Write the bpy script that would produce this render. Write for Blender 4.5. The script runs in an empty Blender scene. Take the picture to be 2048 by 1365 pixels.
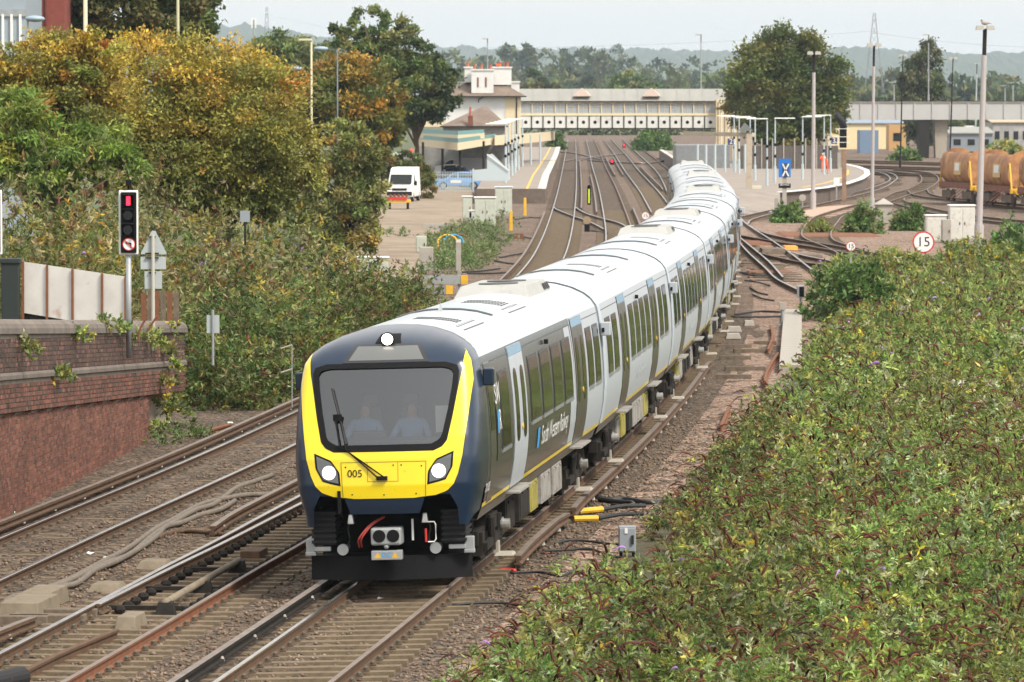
import bpy, math, random
import numpy as np
from mathutils import Vector, Matrix

R = math.radians
random.seed(7)
RNG = np.random.default_rng(11)
SC = bpy.context.scene
COL = SC.collection

# ------------------------------------------------------------------ camera
FPX, CAMH, HORIZON = 9600.0, 7.3, 204.0          # focal length in pixels of the 2048 px wide photograph, eye height, horizon row
PITCH = math.atan((682.5 - HORIZON) / FPX)
cam_d = bpy.data.cameras.new("camera")
cam = bpy.data.objects.new("camera", cam_d)
COL.objects.link(cam)
cam.location = (0, 0, CAMH)
cam.rotation_euler = (math.pi / 2 - PITCH, 0, 0)
cam_d.sensor_width = 36.0
cam_d.lens = 36.0 * FPX / 2048.0
cam_d.clip_start = 1.0
cam_d.clip_end = 16000.0
cam_d.dof.use_dof = True
cam_d.dof.focus_distance = 76.0
cam_d.dof.aperture_fstop = 8.0
SC.camera = cam

# ------------------------------------------------------------------ sky, sun, exposure
SUN_EL, SUN_AZ = R(50), R(132)                    # azimuth clockwise from +Y: behind the camera, to the right
world = bpy.data.worlds.new("World")
SC.world = world
world.use_nodes = True
wn, wl = world.node_tree.nodes, world.node_tree.links
wn.clear()
w_out = wn.new("ShaderNodeOutputWorld")
w_bg = wn.new("ShaderNodeBackground")
w_bg.inputs["Strength"].default_value = 0.15
sky = wn.new("ShaderNodeTexSky")
sky.sky_type = "NISHITA"
sky.sun_disc = False
sky.sun_elevation = SUN_EL
sky.sun_rotation = SUN_AZ
sky.air_density = 1.0
sky.dust_density = 6.0
sky.ozone_density = 1.0
w_hsv = wn.new("ShaderNodeHueSaturation")         # thin even cloud: the blue of the clear sky is washed out to white
w_hsv.inputs["Saturation"].default_value = 0.12
w_mix = wn.new("ShaderNodeMix")
w_mix.data_type = "RGBA"
w_mix.inputs[0].default_value = 0.72
w_mix.inputs[7].default_value = (7.4, 7.3, 7.1, 1)
wl.new(sky.outputs[0], w_hsv.inputs["Color"])
wl.new(w_hsv.outputs[0], w_mix.inputs[6])
wl.new(w_mix.outputs[2], w_bg.inputs["Color"])
wl.new(w_bg.outputs[0], w_out.inputs["Surface"])

sun_d = bpy.data.lights.new("sun", "SUN")
sun_d.energy = 3.2
sun_d.angle = R(11)
sun_d.color = (1.0, 0.92, 0.80)
sun = bpy.data.objects.new("sun", sun_d)
COL.objects.link(sun)
_d = Vector((math.sin(SUN_AZ) * math.cos(SUN_EL), math.cos(SUN_AZ) * math.cos(SUN_EL), math.sin(SUN_EL)))
sun.rotation_euler = _d.to_track_quat("Z", "Y").to_euler()

SC.view_settings.view_transform = "Standard"
SC.view_settings.look = "None"
SC.view_settings.gamma = 1.0
SC.view_settings.use_curve_mapping = False
SC.view_settings.exposure = 0.40
SC.cycles.max_bounces = 8
SC.cycles.diffuse_bounces = 3
SC.cycles.glossy_bounces = 3
SC.cycles.transmission_bounces = 4
SC.cycles.transparent_max_bounces = 8
SC.cycles.volume_bounces = 0
SC.cycles.use_denoising = True
SC.cycles.caustics_reflective = False
SC.cycles.caustics_refractive = False

# ------------------------------------------------------------------ measuring helpers
_cp, _sp = math.cos(PITCH), math.sin(PITCH)
def _ray(px, py):
    dx, dy = (px - 1024.0) / FPX, -(py - 682.5) / FPX
    return dx, _cp + dy * _sp, -_sp + dy * _cp
def G(px, py, z=-0.2):
    """point of the level z seen at photo pixel (px, py)"""
    a, b, c = _ray(px, py)
    t = (z - CAMH) / c
    return Vector((a * t, b * t, z))
def P(px, py, Y):
    """point at distance Y seen at photo pixel (px, py)"""
    a, b, c = _ray(px, py)
    t = Y / b
    return Vector((a * t, Y, CAMH + c * t))
def S(Y):
    return FPX / Y

# ------------------------------------------------------------------ object helpers
def tag(o, label=None, cat=None, group=None, kind=None):
    if label: o["label"] = label
    if cat: o["category"] = cat
    if group: o["group"] = group
    if kind: o["kind"] = kind
    return o

def thing(name, label, cat, loc=(0, 0, 0), rz=0.0, group=None):
    o = bpy.data.objects.new(name, None)
    COL.objects.link(o)
    o.empty_display_size = 0.2
    o.location = loc
    o.rotation_euler = (0, 0, rz)
    return tag(o, label, cat, group)

def link_mesh(name, me, parent=None, loc=None, rz=0.0):
    o = bpy.data.objects.new(name, me)
    COL.objects.link(o)
    if parent is not None: o.parent = parent
    if loc is not None: o.location = loc
    if rz: o.rotation_euler = (0, 0, rz)
    return o

def copy_tree(o, parent=None):
    c = o.copy()
    COL.objects.link(c)
    c.parent = parent
    for ch in list(o.children):
        copy_tree(ch, c)
    return c

class MB:
    """collects faces, builds ONE mesh object"""
    def __init__(s):
        s.v, s.f, s.m = [], [], []
    def add(s, verts, faces, mi=0):
        o = len(s.v)
        s.v.extend([tuple(p) for p in verts])
        for f in faces:
            s.f.append([i + o for i in f]); s.m.append(mi)
        return s
    def quad(s, a, b, c, d, mi=0):
        return s.add([a, b, c, d], [(0, 1, 2, 3)], mi)
    def box(s, c, size, mi=0, rz=0.0, top=1.0, topy=None):
        """box centred at c; top = scale of the upper face"""
        x, y, z = size[0] / 2, size[1] / 2, size[2] / 2
        ty = top if topy is None else topy
        pts = []
        ca, sa = math.cos(rz), math.sin(rz)
        for zz, kx, ky in ((-z, 1, 1), (z, top, ty)):
            for xx, yy in ((-x, -y), (x, -y), (x, y), (-x, y)):
                xx, yy = xx * kx, yy * ky
                pts.append((c[0] + xx * ca - yy * sa, c[1] + xx * sa + yy * ca, c[2] + zz))
        return s.add(pts, [(0, 3, 2, 1), (4, 5, 6, 7), (0, 1, 5, 4), (1, 2, 6, 5), (2, 3, 7, 6), (3, 0, 4, 7)], mi)
    def bar(s, p, q, w, h=None, mi=0):
        """rectangular bar from p to q"""
        p, q = Vector(p), Vector(q)
        h = w if h is None else h
        d = (q - p).normalized()
        a = d.cross(Vector((0, 0, 1)))
        if a.length < 1e-4: a = Vector((1, 0, 0))
        a.normalize()
        b = a.cross(d).normalized()
        pts = [e + a * (w / 2 * i) + b * (h / 2 * j) for e in (p, q) for i, j in ((-1, -1), (1, -1), (1, 1), (-1, 1))]
        return s.add(pts, [(0, 3, 2, 1), (4, 5, 6, 7), (0, 1, 5, 4), (1, 2, 6, 5), (2, 3, 7, 6), (3, 0, 4, 7)], mi)
    def cyl(s, p, q, r0, r1=None, n=10, mi=0, caps=True):
        return s.tube([p, q], [r0, r0 if r1 is None else r1], n, mi, caps)
    def tube(s, pts, r, n=6, mi=0, caps=True):
        pts = [Vector(p) for p in pts]
        if not hasattr(r, "__len__"): r = [r] * len(pts)
        rings = []
        for i, p in enumerate(pts):
            d = (pts[min(i + 1, len(pts) - 1)] - pts[max(i - 1, 0)]).normalized()
            a = d.cross(Vector((0, 0, 1)))
            if a.length < 1e-3: a = Vector((1, 0, 0))
            a.normalize(); b = a.cross(d)
            rings.append([p + (a * math.cos(2 * math.pi * k / n) + b * math.sin(2 * math.pi * k / n)) * r[i] for k in range(n)])
        vs = [p for ring in rings for p in ring]
        fs = []
        for i in range(len(pts) - 1):
            for k in range(n):
                k2 = (k + 1) % n
                fs.append((i * n + k, i * n + k2, (i + 1) * n + k2, (i + 1) * n + k))
        if caps:
            fs.append(tuple(range(n))[::-1]); fs.append(tuple(range((len(pts) - 1) * n, len(pts) * n)))
        return s.add(vs, fs, mi)
    def prism(s, poly, z0, z1, mi=0, top_mi=None):
        """vertical prism over plan polygon (counter-clockwise); z0/z1 may be lists"""
        n = len(poly)
        a = z0 if hasattr(z0, "__len__") else [z0] * n
        b = z1 if hasattr(z1, "__len__") else [z1] * n
        vs = [(p[0], p[1], a[i]) for i, p in enumerate(poly)] + [(p[0], p[1], b[i]) for i, p in enumerate(poly)]
        s.add(vs, [(i, (i + 1) % n, (i + 1) % n + n, i + n) for i in range(n)] + [tuple(range(n))[::-1]], mi)
        s.add([vs[i + n] for i in range(n)], [tuple(range(n))], mi if top_mi is None else top_mi)
        return s
    def plate(s, poly, y0, y1, mi=0):
        """prism over an (x, z) outline, extruded along y (outline counter-clockwise seen from -y)"""
        n = len(poly)
        vs = [(p[0], y0, p[1]) for p in poly] + [(p[0], y1, p[1]) for p in poly]
        return s.add(vs, [tuple(range(n)), tuple(range(n, 2 * n))[::-1]] + [((i + 1) % n, i, i + n, (i + 1) % n + n) for i in range(n)], mi)
    def ball(s, c, r, nu=10, nv=7, mi=0):
        if not hasattr(r, "__len__"): r = (r, r, r)
        vs, fs = [], []
        for j in range(nv + 1):
            t = math.pi * j / nv
            for i in range(nu):
                a = 2 * math.pi * i / nu
                vs.append((c[0] + r[0] * math.sin(t) * math.cos(a), c[1] + r[1] * math.sin(t) * math.sin(a), c[2] + r[2] * math.cos(t)))
        for j in range(nv):
            for i in range(nu):
                i2 = (i + 1) % nu
                fs.append((j * nu + i, (j + 1) * nu + i, (j + 1) * nu + i2, j * nu + i2))
        return s.add(vs, fs, mi)
    def grid(s, rows, mi=0, flip=False):
        n, m = len(rows), len(rows[0])
        vs = [p for r in rows for p in r]
        fs = []
        for i in range(n - 1):
            for j in range(m - 1):
                q = (i * m + j, i * m + j + 1, (i + 1) * m + j + 1, (i + 1) * m + j)
                fs.append(q[::-1] if flip else q)
        return s.add(vs, fs, mi)
    def mesh(s, name, mats, smooth=False):
        me = bpy.data.meshes.new(name)
        me.from_pydata(s.v, [], s.f)
        for m in (mats if isinstance(mats, (list, tuple)) else [mats]):
            me.materials.append(m)
        if len(me.materials) > 1: me.polygons.foreach_set("material_index", s.m)
        if smooth: me.polygons.foreach_set("use_smooth", [True] * len(s.f))
        me.update()
        return me
    def build(s, name, mats, parent=None, loc=None, smooth=False, bevel=0.0, rz=0.0, origin=None):
        if origin is not None:
            s.v = [(p[0] - origin[0], p[1] - origin[1], p[2] - origin[2]) for p in s.v]
        o = link_mesh(name, s.mesh(name, mats, smooth), parent, loc, rz)
        if bevel:
            b = o.modifiers.new("bevel", "BEVEL"); b.width = bevel; b.segments = 2; b.limit_method = "ANGLE"; b.angle_limit = R(40)
        return o

def smooth_by_angle(o, ang=35):
    me = o.data
    me.polygons.foreach_set("use_smooth", [True] * len(me.polygons))
    try: me.set_sharp_from_angle(angle=R(ang))
    except Exception: pass

def catmull(pts, n=8):
    p = [Vector(q) for q in pts]
    p = [p[0] * 2 - p[1]] + p + [p[-1] * 2 - p[-2]]
    out = []
    for i in range(1, len(p) - 2):
        for k in range(n):
            t = k / n
            out.append(0.5 * ((2 * p[i]) + (p[i + 1] - p[i - 1]) * t + (2 * p[i - 1] - 5 * p[i] + 4 * p[i + 1] - p[i + 2]) * t * t + (3 * p[i] - p[i - 1] - 3 * p[i + 1] + p[i + 2]) * t ** 3))
    out.append(p[-2])
    return out

def text_mesh(txt, size, extrude=0.0):
    cu = bpy.data.curves.new("lettering", "FONT")
    cu.body = txt; cu.size = size; cu.align_x = "CENTER"; cu.align_y = "CENTER"; cu.extrude = extrude
    o = bpy.data.objects.new("lettering", cu)
    COL.objects.link(o)
    dg = bpy.context.evaluated_depsgraph_get()
    dg.update()
    me = bpy.data.meshes.new_from_object(o.evaluated_get(dg))
    COL.objects.unlink(o); bpy.data.objects.remove(o); bpy.data.curves.remove(cu)
    vs = [tuple(v.co) for v in me.vertices]
    fs = [tuple(p.vertices) for p in me.polygons]
    bpy.data.meshes.remove(me)
    return vs, fs

# ------------------------------------------------------------------ materials
def new_mat(name):
    m = bpy.data.materials.new(name)
    m.use_nodes = True
    nt = m.node_tree
    return m, nt, nt.nodes, nt.links, nt.nodes["Principled BSDF"]

def mat(name, col, rough=0.6, metal=0.0, var=0.0, vscale=3.0, col2=None, stain=None, sscale=1.2, samount=0.5, bump=0.0, bscale=30.0, coat=0.0, spec=0.5, emit=None, estr=0.0, alpha=1.0):
    """principled material; fine noise of +-var in value, optional second colour in patches (stain)"""
    m, nt, N, L, B = new_mat(name)
    B.inputs["Roughness"].default_value = rough
    B.inputs["Metallic"].default_value = metal
    B.inputs["Coat Weight"].default_value = coat
    B.inputs["Coat Roughness"].default_value = 0.06
    B.inputs["Specular IOR Level"].default_value = spec
    c = (*col, 1.0)
    B.inputs["Base Color"].default_value = c
    src = None
    if var or col2 or stain or bump:
        tc = N.new("ShaderNodeTexCoord")
    if var or col2:
        n1 = N.new("ShaderNodeTexNoise"); n1.inputs["Scale"].default_value = vscale; n1.inputs["Detail"].default_value = 6; n1.inputs["Roughness"].default_value = 0.65
        L.new(tc.outputs["Object"], n1.inputs["Vector"])
        rmp = N.new("ShaderNodeValToRGB")
        a = tuple(max(0, x * (1 - var)) for x in col); b = col2 or tuple(min(1, x * (1 + var)) for x in col)
        rmp.color_ramp.elements[0].color = (*a, 1); rmp.color_ramp.elements[0].position = 0.32
        rmp.color_ramp.elements[1].color = (*b, 1); rmp.color_ramp.elements[1].position = 0.68
        L.new(n1.outputs["Fac"], rmp.inputs["Fac"])
        src = rmp.outputs["Color"]
    if stain:
        n2 = N.new("ShaderNodeTexNoise"); n2.inputs["Scale"].default_value = sscale; n2.inputs["Detail"].default_value = 8; n2.inputs["Roughness"].default_value = 0.7
        L.new(tc.outputs["Object"], n2.inputs["Vector"])
        r2 = N.new("ShaderNodeValToRGB")
        r2.color_ramp.elements[0].position = 0.62 - 0.25 * samount; r2.color_ramp.elements[0].color = (0, 0, 0, 1)
        r2.color_ramp.elements[1].position = 0.85 - 0.25 * samount; r2.color_ramp.elements[1].color = (1, 1, 1, 1)
        L.new(n2.outputs["Fac"], r2.inputs["Fac"])
        mx = N.new("ShaderNodeMix"); mx.data_type = "RGBA"
        L.new(r2.outputs["Color"], mx.inputs[0])
        if src: L.new(src, mx.inputs[6])
        else: mx.inputs[6].default_value = c
        mx.inputs[7].default_value = (*stain, 1)
        src = mx.outputs[2]
    if src: L.new(src, B.inputs["Base Color"])
    if bump:
        n3 = N.new("ShaderNodeTexNoise"); n3.inputs["Scale"].default_value = bscale; n3.inputs["Detail"].default_value = 4
        L.new(tc.outputs["Object"], n3.inputs["Vector"])
        bp = N.new("ShaderNodeBump"); bp.inputs["Strength"].default_value = bump; bp.inputs["Distance"].default_value = 0.02
        L.new(n3.outputs["Fac"], bp.inputs["Height"]); L.new(bp.outputs["Normal"], B.inputs["Normal"])
    if emit:
        B.inputs["Emission Color"].default_value = (*emit, 1); B.inputs["Emission Strength"].default_value = estr
    return m

def ballast_mat(name, cols, scale=20.0, dark=0.25):
    m, nt, N, L, B = new_mat(name)
    tc = N.new("ShaderNodeTexCoord")
    v = N.new("ShaderNodeTexVoronoi"); v.inputs["Scale"].default_value = scale; v.inputs["Randomness"].default_value = 1.0
    L.new(tc.outputs["Object"], v.inputs["Vector"])
    sep = N.new("ShaderNodeSeparateColor"); L.new(v.outputs["Color"], sep.inputs["Color"])
    rmp = N.new("ShaderNodeValToRGB"); cr = rmp.color_ramp; cr.interpolation = "CONSTANT"
    while len(cr.elements) < len(cols): cr.elements.new(0.5)
    for i, c in enumerate(cols):
        cr.elements[i].position = i / len(cols); cr.elements[i].color = (*c, 1)
    L.new(sep.outputs[0], rmp.inputs["Fac"])
    big = N.new("ShaderNodeTexNoise"); big.inputs["Scale"].default_value = 0.55; big.inputs["Detail"].default_value = 7; big.inputs["Roughness"].default_value = 0.7
    L.new(tc.outputs["Object"], big.inputs["Vector"])
    r2 = N.new("ShaderNodeValToRGB"); r2.color_ramp.elements[0].position = 0.3; r2.color_ramp.elements[1].position = 0.7
    r2.color_ramp.elements[0].color = (dark, dark * 0.93, dark * 0.85, 1); r2.color_ramp.elements[1].color = (1, 1, 1, 1)
    L.new(big.outputs["Fac"], r2.inputs["Fac"])
    mx = N.new("ShaderNodeMix"); mx.data_type = "RGBA"; mx.blend_type = "MULTIPLY"; mx.inputs[0].default_value = 1
    L.new(rmp.outputs["Color"], mx.inputs[6]); L.new(r2.outputs["Color"], mx.inputs[7])
    L.new(mx.outputs[2], B.inputs["Base Color"])
    B.inputs["Roughness"].default_value = 0.9
    inv = N.new("ShaderNodeMath"); inv.operation = "SUBTRACT"; inv.inputs[0].default_value = 1.0
    L.new(v.outputs["Distance"], inv.inputs[1])
    add = N.new("ShaderNodeMath"); add.operation = "ADD"
    mul = N.new("ShaderNodeMath"); mul.operation = "MULTIPLY"; mul.inputs[1].default_value = 0.8
    L.new(sep.outputs[1], mul.inputs[0]); L.new(inv.outputs[0], add.inputs[0]); L.new(mul.outputs[0], add.inputs[1])
    bp = N.new("ShaderNodeBump"); bp.inputs["Strength"].default_value = 1.0; bp.inputs["Distance"].default_value = 0.055
    L.new(add.outputs[0], bp.inputs["Height"]); L.new(bp.outputs["Normal"], B.inputs["Normal"])
    return m

def leaf_mat(name, trans=0.3, rough=0.55):
    m, nt, N, L, B = new_mat(name)
    at = N.new("ShaderNodeAttribute"); at.attribute_name = "Col"
    L.new(at.outputs["Color"], B.inputs["Base Color"])
    B.inputs["Roughness"].default_value = rough
    B.inputs["Specular IOR Level"].default_value = 0.3
    tr = N.new("ShaderNodeBsdfTranslucent")
    L.new(at.outputs["Color"], tr.inputs["Color"])
    mx = N.new("ShaderNodeMixShader"); mx.inputs[0].default_value = trans
    L.new(B.outputs[0], mx.inputs[1]); L.new(tr.outputs[0], mx.inputs[2])
    L.new(mx.outputs[0], nt.nodes["Material Output"].inputs["Surface"])
    return m

def brick_mat(name, cols):
    """colour per brick (object random / island random), grime in patches"""
    m, nt, N, L, B = new_mat(name)
    gi = N.new("ShaderNodeNewGeometry")
    rmp = N.new("ShaderNodeValToRGB"); cr = rmp.color_ramp; cr.interpolation = "LINEAR"
    while len(cr.elements) < len(cols): cr.elements.new(0.5)
    for i, c in enumerate(cols):
        cr.elements[i].position = i / (len(cols) - 1); cr.elements[i].color = (*c, 1)
    oi = N.new("ShaderNodeObjectInfo")
    ad = N.new("ShaderNodeMath"); ad.operation = "ADD"; L.new(gi.outputs["Random Per Island"], ad.inputs[0]); L.new(oi.outputs["Random"], ad.inputs[1])
    fr = N.new("ShaderNodeMath"); fr.operation = "FRACT"; L.new(ad.outputs[0], fr.inputs[0])
    L.new(fr.outputs[0], rmp.inputs["Fac"])
    n = N.new("ShaderNodeTexNoise"); n.inputs["Scale"].default_value = 0.8; n.inputs["Detail"].default_value = 8; n.inputs["Roughness"].default_value = 0.7
    L.new(gi.outputs["Position"], n.inputs["Vector"])
    r2 = N.new("ShaderNodeValToRGB"); r2.color_ramp.elements[0].position = 0.35; r2.color_ramp.elements[1].position = 0.65
    r2.color_ramp.elements[0].color = (0.5, 0.47, 0.45, 1); r2.color_ramp.elements[1].color = (1, 1, 1, 1)
    L.new(n.outputs["Fac"], r2.inputs["Fac"])
    mx = N.new("ShaderNodeMix"); mx.data_type = "RGBA"; mx.blend_type = "MULTIPLY"; mx.inputs[0].default_value = 0.8
    L.new(rmp.outputs["Color"], mx.inputs[6]); L.new(r2.outputs["Color"], mx.inputs[7])
    L.new(mx.outputs[2], B.inputs["Base Color"])
    B.inputs["Roughness"].default_value = 0.9
    return m

def glass_mat(name, tint=(0.6, 0.65, 0.66), refl=0.18, rough=0.02):
    """thin pane: partly see-through, partly mirror"""
    m, nt, N, L, B = new_mat(name)
    N.remove(B)
    t = N.new("ShaderNodeBsdfTransparent"); t.inputs["Color"].default_value = (*tint, 1)
    g = N.new("ShaderNodeBsdfGlossy"); g.inputs["Roughness"].default_value = rough; g.inputs["Color"].default_value = (0.95, 0.97, 1, 1)
    lw = N.new("ShaderNodeLayerWeight"); lw.inputs["Blend"].default_value = 0.25
    ad = N.new("ShaderNodeMath"); ad.operation = "ADD"; ad.inputs[1].default_value = refl; ad.use_clamp = True
    L.new(lw.outputs["Fresnel"], ad.inputs[0])
    mx = N.new("ShaderNodeMixShader"); L.new(ad.outputs[0], mx.inputs[0]); L.new(t.outputs[0], mx.inputs[1]); L.new(g.outputs[0], mx.inputs[2])
    L.new(mx.outputs[0], nt.nodes["Material Output"].inputs["Surface"])
    return m

M = {}
M["ground"] = mat("earth_and_scrub", (0.09, 0.085, 0.045), 0.95, col2=(0.06, 0.09, 0.03), vscale=0.08)
M["ballast"] = ballast_mat("ballast", [(0.157, 0.102, 0.063), (0.090, 0.062, 0.040), (0.210, 0.141, 0.091), (0.037, 0.030, 0.022), (0.120, 0.088, 0.061), (0.240, 0.180, 0.132), (0.105, 0.071, 0.046), (0.060, 0.046, 0.033)], 12.5, 0.5)
M["cess"] = ballast_mat("pink_ballast", [(0.395, 0.259, 0.184), (0.224, 0.151, 0.113), (0.485, 0.336, 0.251), (0.099, 0.073, 0.059), (0.323, 0.224, 0.171), (0.521, 0.397, 0.318), (0.278, 0.177, 0.125), (0.162, 0.116, 0.096)], 12.5, 0.6)
M["yardb"] = ballast_mat("yard_ballast", [(0.286, 0.192, 0.133), (0.165, 0.112, 0.081), (0.364, 0.250, 0.182), (0.069, 0.054, 0.042), (0.234, 0.167, 0.121), (0.399, 0.300, 0.234), (0.199, 0.129, 0.089), (0.113, 0.083, 0.065)], 14.0, 0.42)
M["stone"] = brick_mat("loose_stone", [(0.099, 0.072, 0.049), (0.231, 0.160, 0.110), (0.157, 0.116, 0.084), (0.313, 0.232, 0.167)])
M["dirt"] = mat("dirt_road", (0.31, 0.245, 0.18), 0.95, col2=(0.20, 0.15, 0.105), vscale=0.45, stain=(0.13, 0.105, 0.075), sscale=0.25, samount=0.45, bump=0.6, bscale=12)
M["asphalt"] = mat("asphalt", (0.10, 0.095, 0.09), 0.9, var=0.3, vscale=2)
M["sleeper"] = mat("concrete_sleeper", (0.20, 0.15, 0.095), 0.9, col2=(0.115, 0.085, 0.053), vscale=5, bump=0.4, bscale=40)
M["timber"] = mat("old_timber", (0.10, 0.075, 0.055), 0.95, col2=(0.18, 0.14, 0.10), vscale=6, bump=0.4, bscale=20)
M["rail_top"] = mat("polished_rail", (0.50, 0.48, 0.46), 0.25, 1.0, var=0.2, vscale=2)
M["rail_side"] = mat("rusty_rail_side", (0.065, 0.038, 0.022), 0.85, col2=(0.13, 0.07, 0.036), vscale=7)
M["rust"] = mat("bright_rust", (0.23, 0.085, 0.035), 0.9, col2=(0.13, 0.06, 0.035), vscale=5)
M["cond_rail"] = mat("conductor_rail", (0.16, 0.12, 0.10), 0.6, 0.3, col2=(0.24, 0.20, 0.175), vscale=3)
M["black"] = mat("matt_black", (0.006, 0.006, 0.007), 0.75, spec=0.2)
M["blackrub"] = mat("black_rubber", (0.017, 0.017, 0.019), 0.7, spec=0.35, bump=0.2, bscale=20)
M["cable"] = mat("cable_grey", (0.15, 0.125, 0.10), 0.75, var=0.25, vscale=8)
M["cableblack"] = mat("cable_black", (0.02, 0.02, 0.02), 0.6)
M["navy"] = mat("navy_paint", (0.009, 0.022, 0.048), 0.3, spec=0.4, coat=0.35)
M["yellow"] = mat("warning_yellow_paint", (0.86, 0.66, 0.012), 0.32, coat=0.5, var=0.03, vscale=2, stain=(0.58, 0.43, 0.02), sscale=14, samount=0.12)
M["yellowdull"] = mat("dull_yellow", (0.30, 0.26, 0.05), 0.6, var=0.2)
M["silver"] = mat("roof_white", (0.46, 0.50, 0.535), 0.36, coat=0.2, var=0.04, vscale=1.2, stain=(0.44, 0.46, 0.47), sscale=0.9, samount=0.45)
M["rooflo"] = mat("roof_pocket", (0.33, 0.43, 0.52), 0.3)  # pale blue holds the sky reflected in shiny roof metal
M["lgrey"] = mat("light_grey_paint", (0.41, 0.445, 0.48), 0.38, spec=0.35)
M["dgrey"] = mat("dark_grey_paint", (0.060, 0.062, 0.060), 0.22, spec=0.4, coat=0.15)
M["door_d"] = mat("door_dark_paint", (0.075, 0.069, 0.058), 0.3, spec=0.3)
M["pane"] = mat("tinted_window", (0.014, 0.017, 0.015), 0.07, spec=0.4)
M["windscreen"] = glass_mat("windscreen_glass", (0.60, 0.62, 0.62), 0.12)
M["under"] = mat("underframe_black", (0.012, 0.0115, 0.011), 0.85, col2=(0.03, 0.024, 0.019), vscale=6, spec=0.25)
M["undergrey"] = mat("underframe_grey", (0.30, 0.29, 0.27), 0.6, stain=(0.14, 0.11, 0.08), sscale=3, samount=0.6)
M["steel"] = mat("bare_steel", (0.55, 0.55, 0.54), 0.35, 0.9, var=0.15, vscale=9)
M["greysteel"] = mat("galvanised_steel", (0.33, 0.35, 0.36), 0.5, 0.25, var=0.12, vscale=4)
M["white"] = mat("white_paint", (0.78, 0.78, 0.76), 0.5, var=0.04)
M["lamp"] = mat("lit_headlamp", (1, 1, 1), 0.2, emit=(1.0, 0.88, 0.74), estr=5.0)
M["red_light"] = mat("lit_red_lamp", (0.6, 0.0, 0.02), 0.3, emit=(1.0, 0.02, 0.05), estr=3.0)
M["red"] = mat("red_paint", (0.52, 0.035, 0.03), 0.5)
M["orange"] = mat("orange_paint", (0.75, 0.26, 0.02), 0.6, var=0.12)
M["hivis"] = mat("hi_vis_orange", (0.95, 0.14, 0.03), 0.7)
M["ochre"] = mat("ochre_yellow", (0.72, 0.42, 0.03), 0.6, var=0.15)
M["blue"] = mat("sign_blue", (0.01, 0.16, 0.55), 0.4)
M["lblue"] = mat("train_light_blue", (0.03, 0.33, 0.68), 0.4)
M["carblue"] = mat("car_blue", (0.13, 0.33, 0.66), 0.2, coat=0.7)
M["cargrey"] = mat("car_grey", (0.33, 0.31, 0.31), 0.25, coat=0.5)
M["cardark"] = mat("car_dark_blue", (0.03, 0.04, 0.09), 0.2, coat=0.6)
M["concrete"] = mat("concrete", (0.40, 0.37, 0.33), 0.9, col2=(0.30, 0.275, 0.24), vscale=1.5, bump=0.2, bscale=15)
M["palegrn"] = mat("cabinet_pale_green", (0.47, 0.50, 0.43), 0.55, var=0.06, stain=(0.33, 0.33, 0.26), sscale=2.2, samount=0.3)
M["cream"] = mat("cream_board", (0.70, 0.585, 0.39), 0.6, var=0.07, vscale=2)
M["teal"] = mat("teal_fascia", (0.12, 0.27, 0.26), 0.5, var=0.1)
M["slate"] = mat("brown_roof_tiles", (0.14, 0.10, 0.08), 0.85, col2=(0.21, 0.16, 0.125), vscale=1.1, bump=0.5, bscale=5)
M["render_w"] = mat("white_render", (0.68, 0.68, 0.66), 0.7, var=0.06, vscale=0.6, stain=(0.5, 0.48, 0.43), sscale=0.5, samount=0.3)
M["leadgrey"] = mat("lead_grey_roof", (0.25, 0.25, 0.23), 0.7, col2=(0.31, 0.305, 0.28), vscale=0.4)
M["darkwood"] = mat("dark_interior", (0.03, 0.03, 0.035), 0.9)
M["girder_w"] = mat("white_girder", (0.68, 0.68, 0.65), 0.6, var=0.06, stain=(0.35, 0.3, 0.24), sscale=1.0, samount=0.25)
M["viaduct"] = mat("grey_viaduct_paint", (0.45, 0.45, 0.44), 0.6, var=0.06, vscale=0.3)
M["brick"] = brick_mat("red_brick", [(0.15, 0.055, 0.034), (0.22, 0.08, 0.05), (0.30, 0.125, 0.085), (0.18, 0.07, 0.046), (0.10, 0.05, 0.038)])
M["brickd"] = brick_mat("sooty_brick", [(0.055, 0.038, 0.032), (0.10, 0.06, 0.047), (0.14, 0.075, 0.055), (0.075, 0.05, 0.042), (0.30, 0.13, 0.095)])
M["mortar"] = mat("mortar", (0.44, 0.38, 0.30), 0.95, col2=(0.28, 0.235, 0.18), vscale=2)
M["coping"] = mat("sooty_coping", (0.115, 0.095, 0.08), 0.9, col2=(0.19, 0.16, 0.135), vscale=2, bump=0.4, bscale=12)
M["hoard"] = mat("weathered_white_steel", (0.74, 0.72, 0.67), 0.6, col2=(0.60, 0.57, 0.52), vscale=1.2, stain=(0.36, 0.19, 0.09), sscale=1.6, samount=0.12)
M["wagon"] = mat("ochre_wagon", (0.52, 0.27, 0.10), 0.7, col2=(0.36, 0.16, 0.07), vscale=1.2, stain=(0.15, 0.06, 0.035), sscale=0.7, samount=0.7)
M["wagonr"] = mat("wagon_rust", (0.20, 0.085, 0.055), 0.9, var=0.3, vscale=3)
M["bark"] = mat("bark", (0.10, 0.075, 0.05), 0.95, var=0.3, vscale=4, bump=0.6, bscale=10)
M["twig"] = mat("twig", (0.12, 0.07, 0.04), 0.9)
M["skin"] = mat("skin", (0.55, 0.33, 0.25), 0.6)
M["shirt"] = mat("pale_blue_shirt", (0.25, 0.42, 0.68), 0.8)
M["cabin"] = mat("cab_grey", (0.20, 0.21, 0.21), 0.7)
M["leaf"] = leaf_mat("leaf")
M["leaffar"] = leaf_mat("far_leaf", 0.2, 0.8)
M["petal"] = mat("lilac_flower", (0.45, 0.25, 0.62), 0.8)
M["palebl"] = mat("pale_blue_grey_paint", (0.44, 0.51, 0.54), 0.5)
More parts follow.
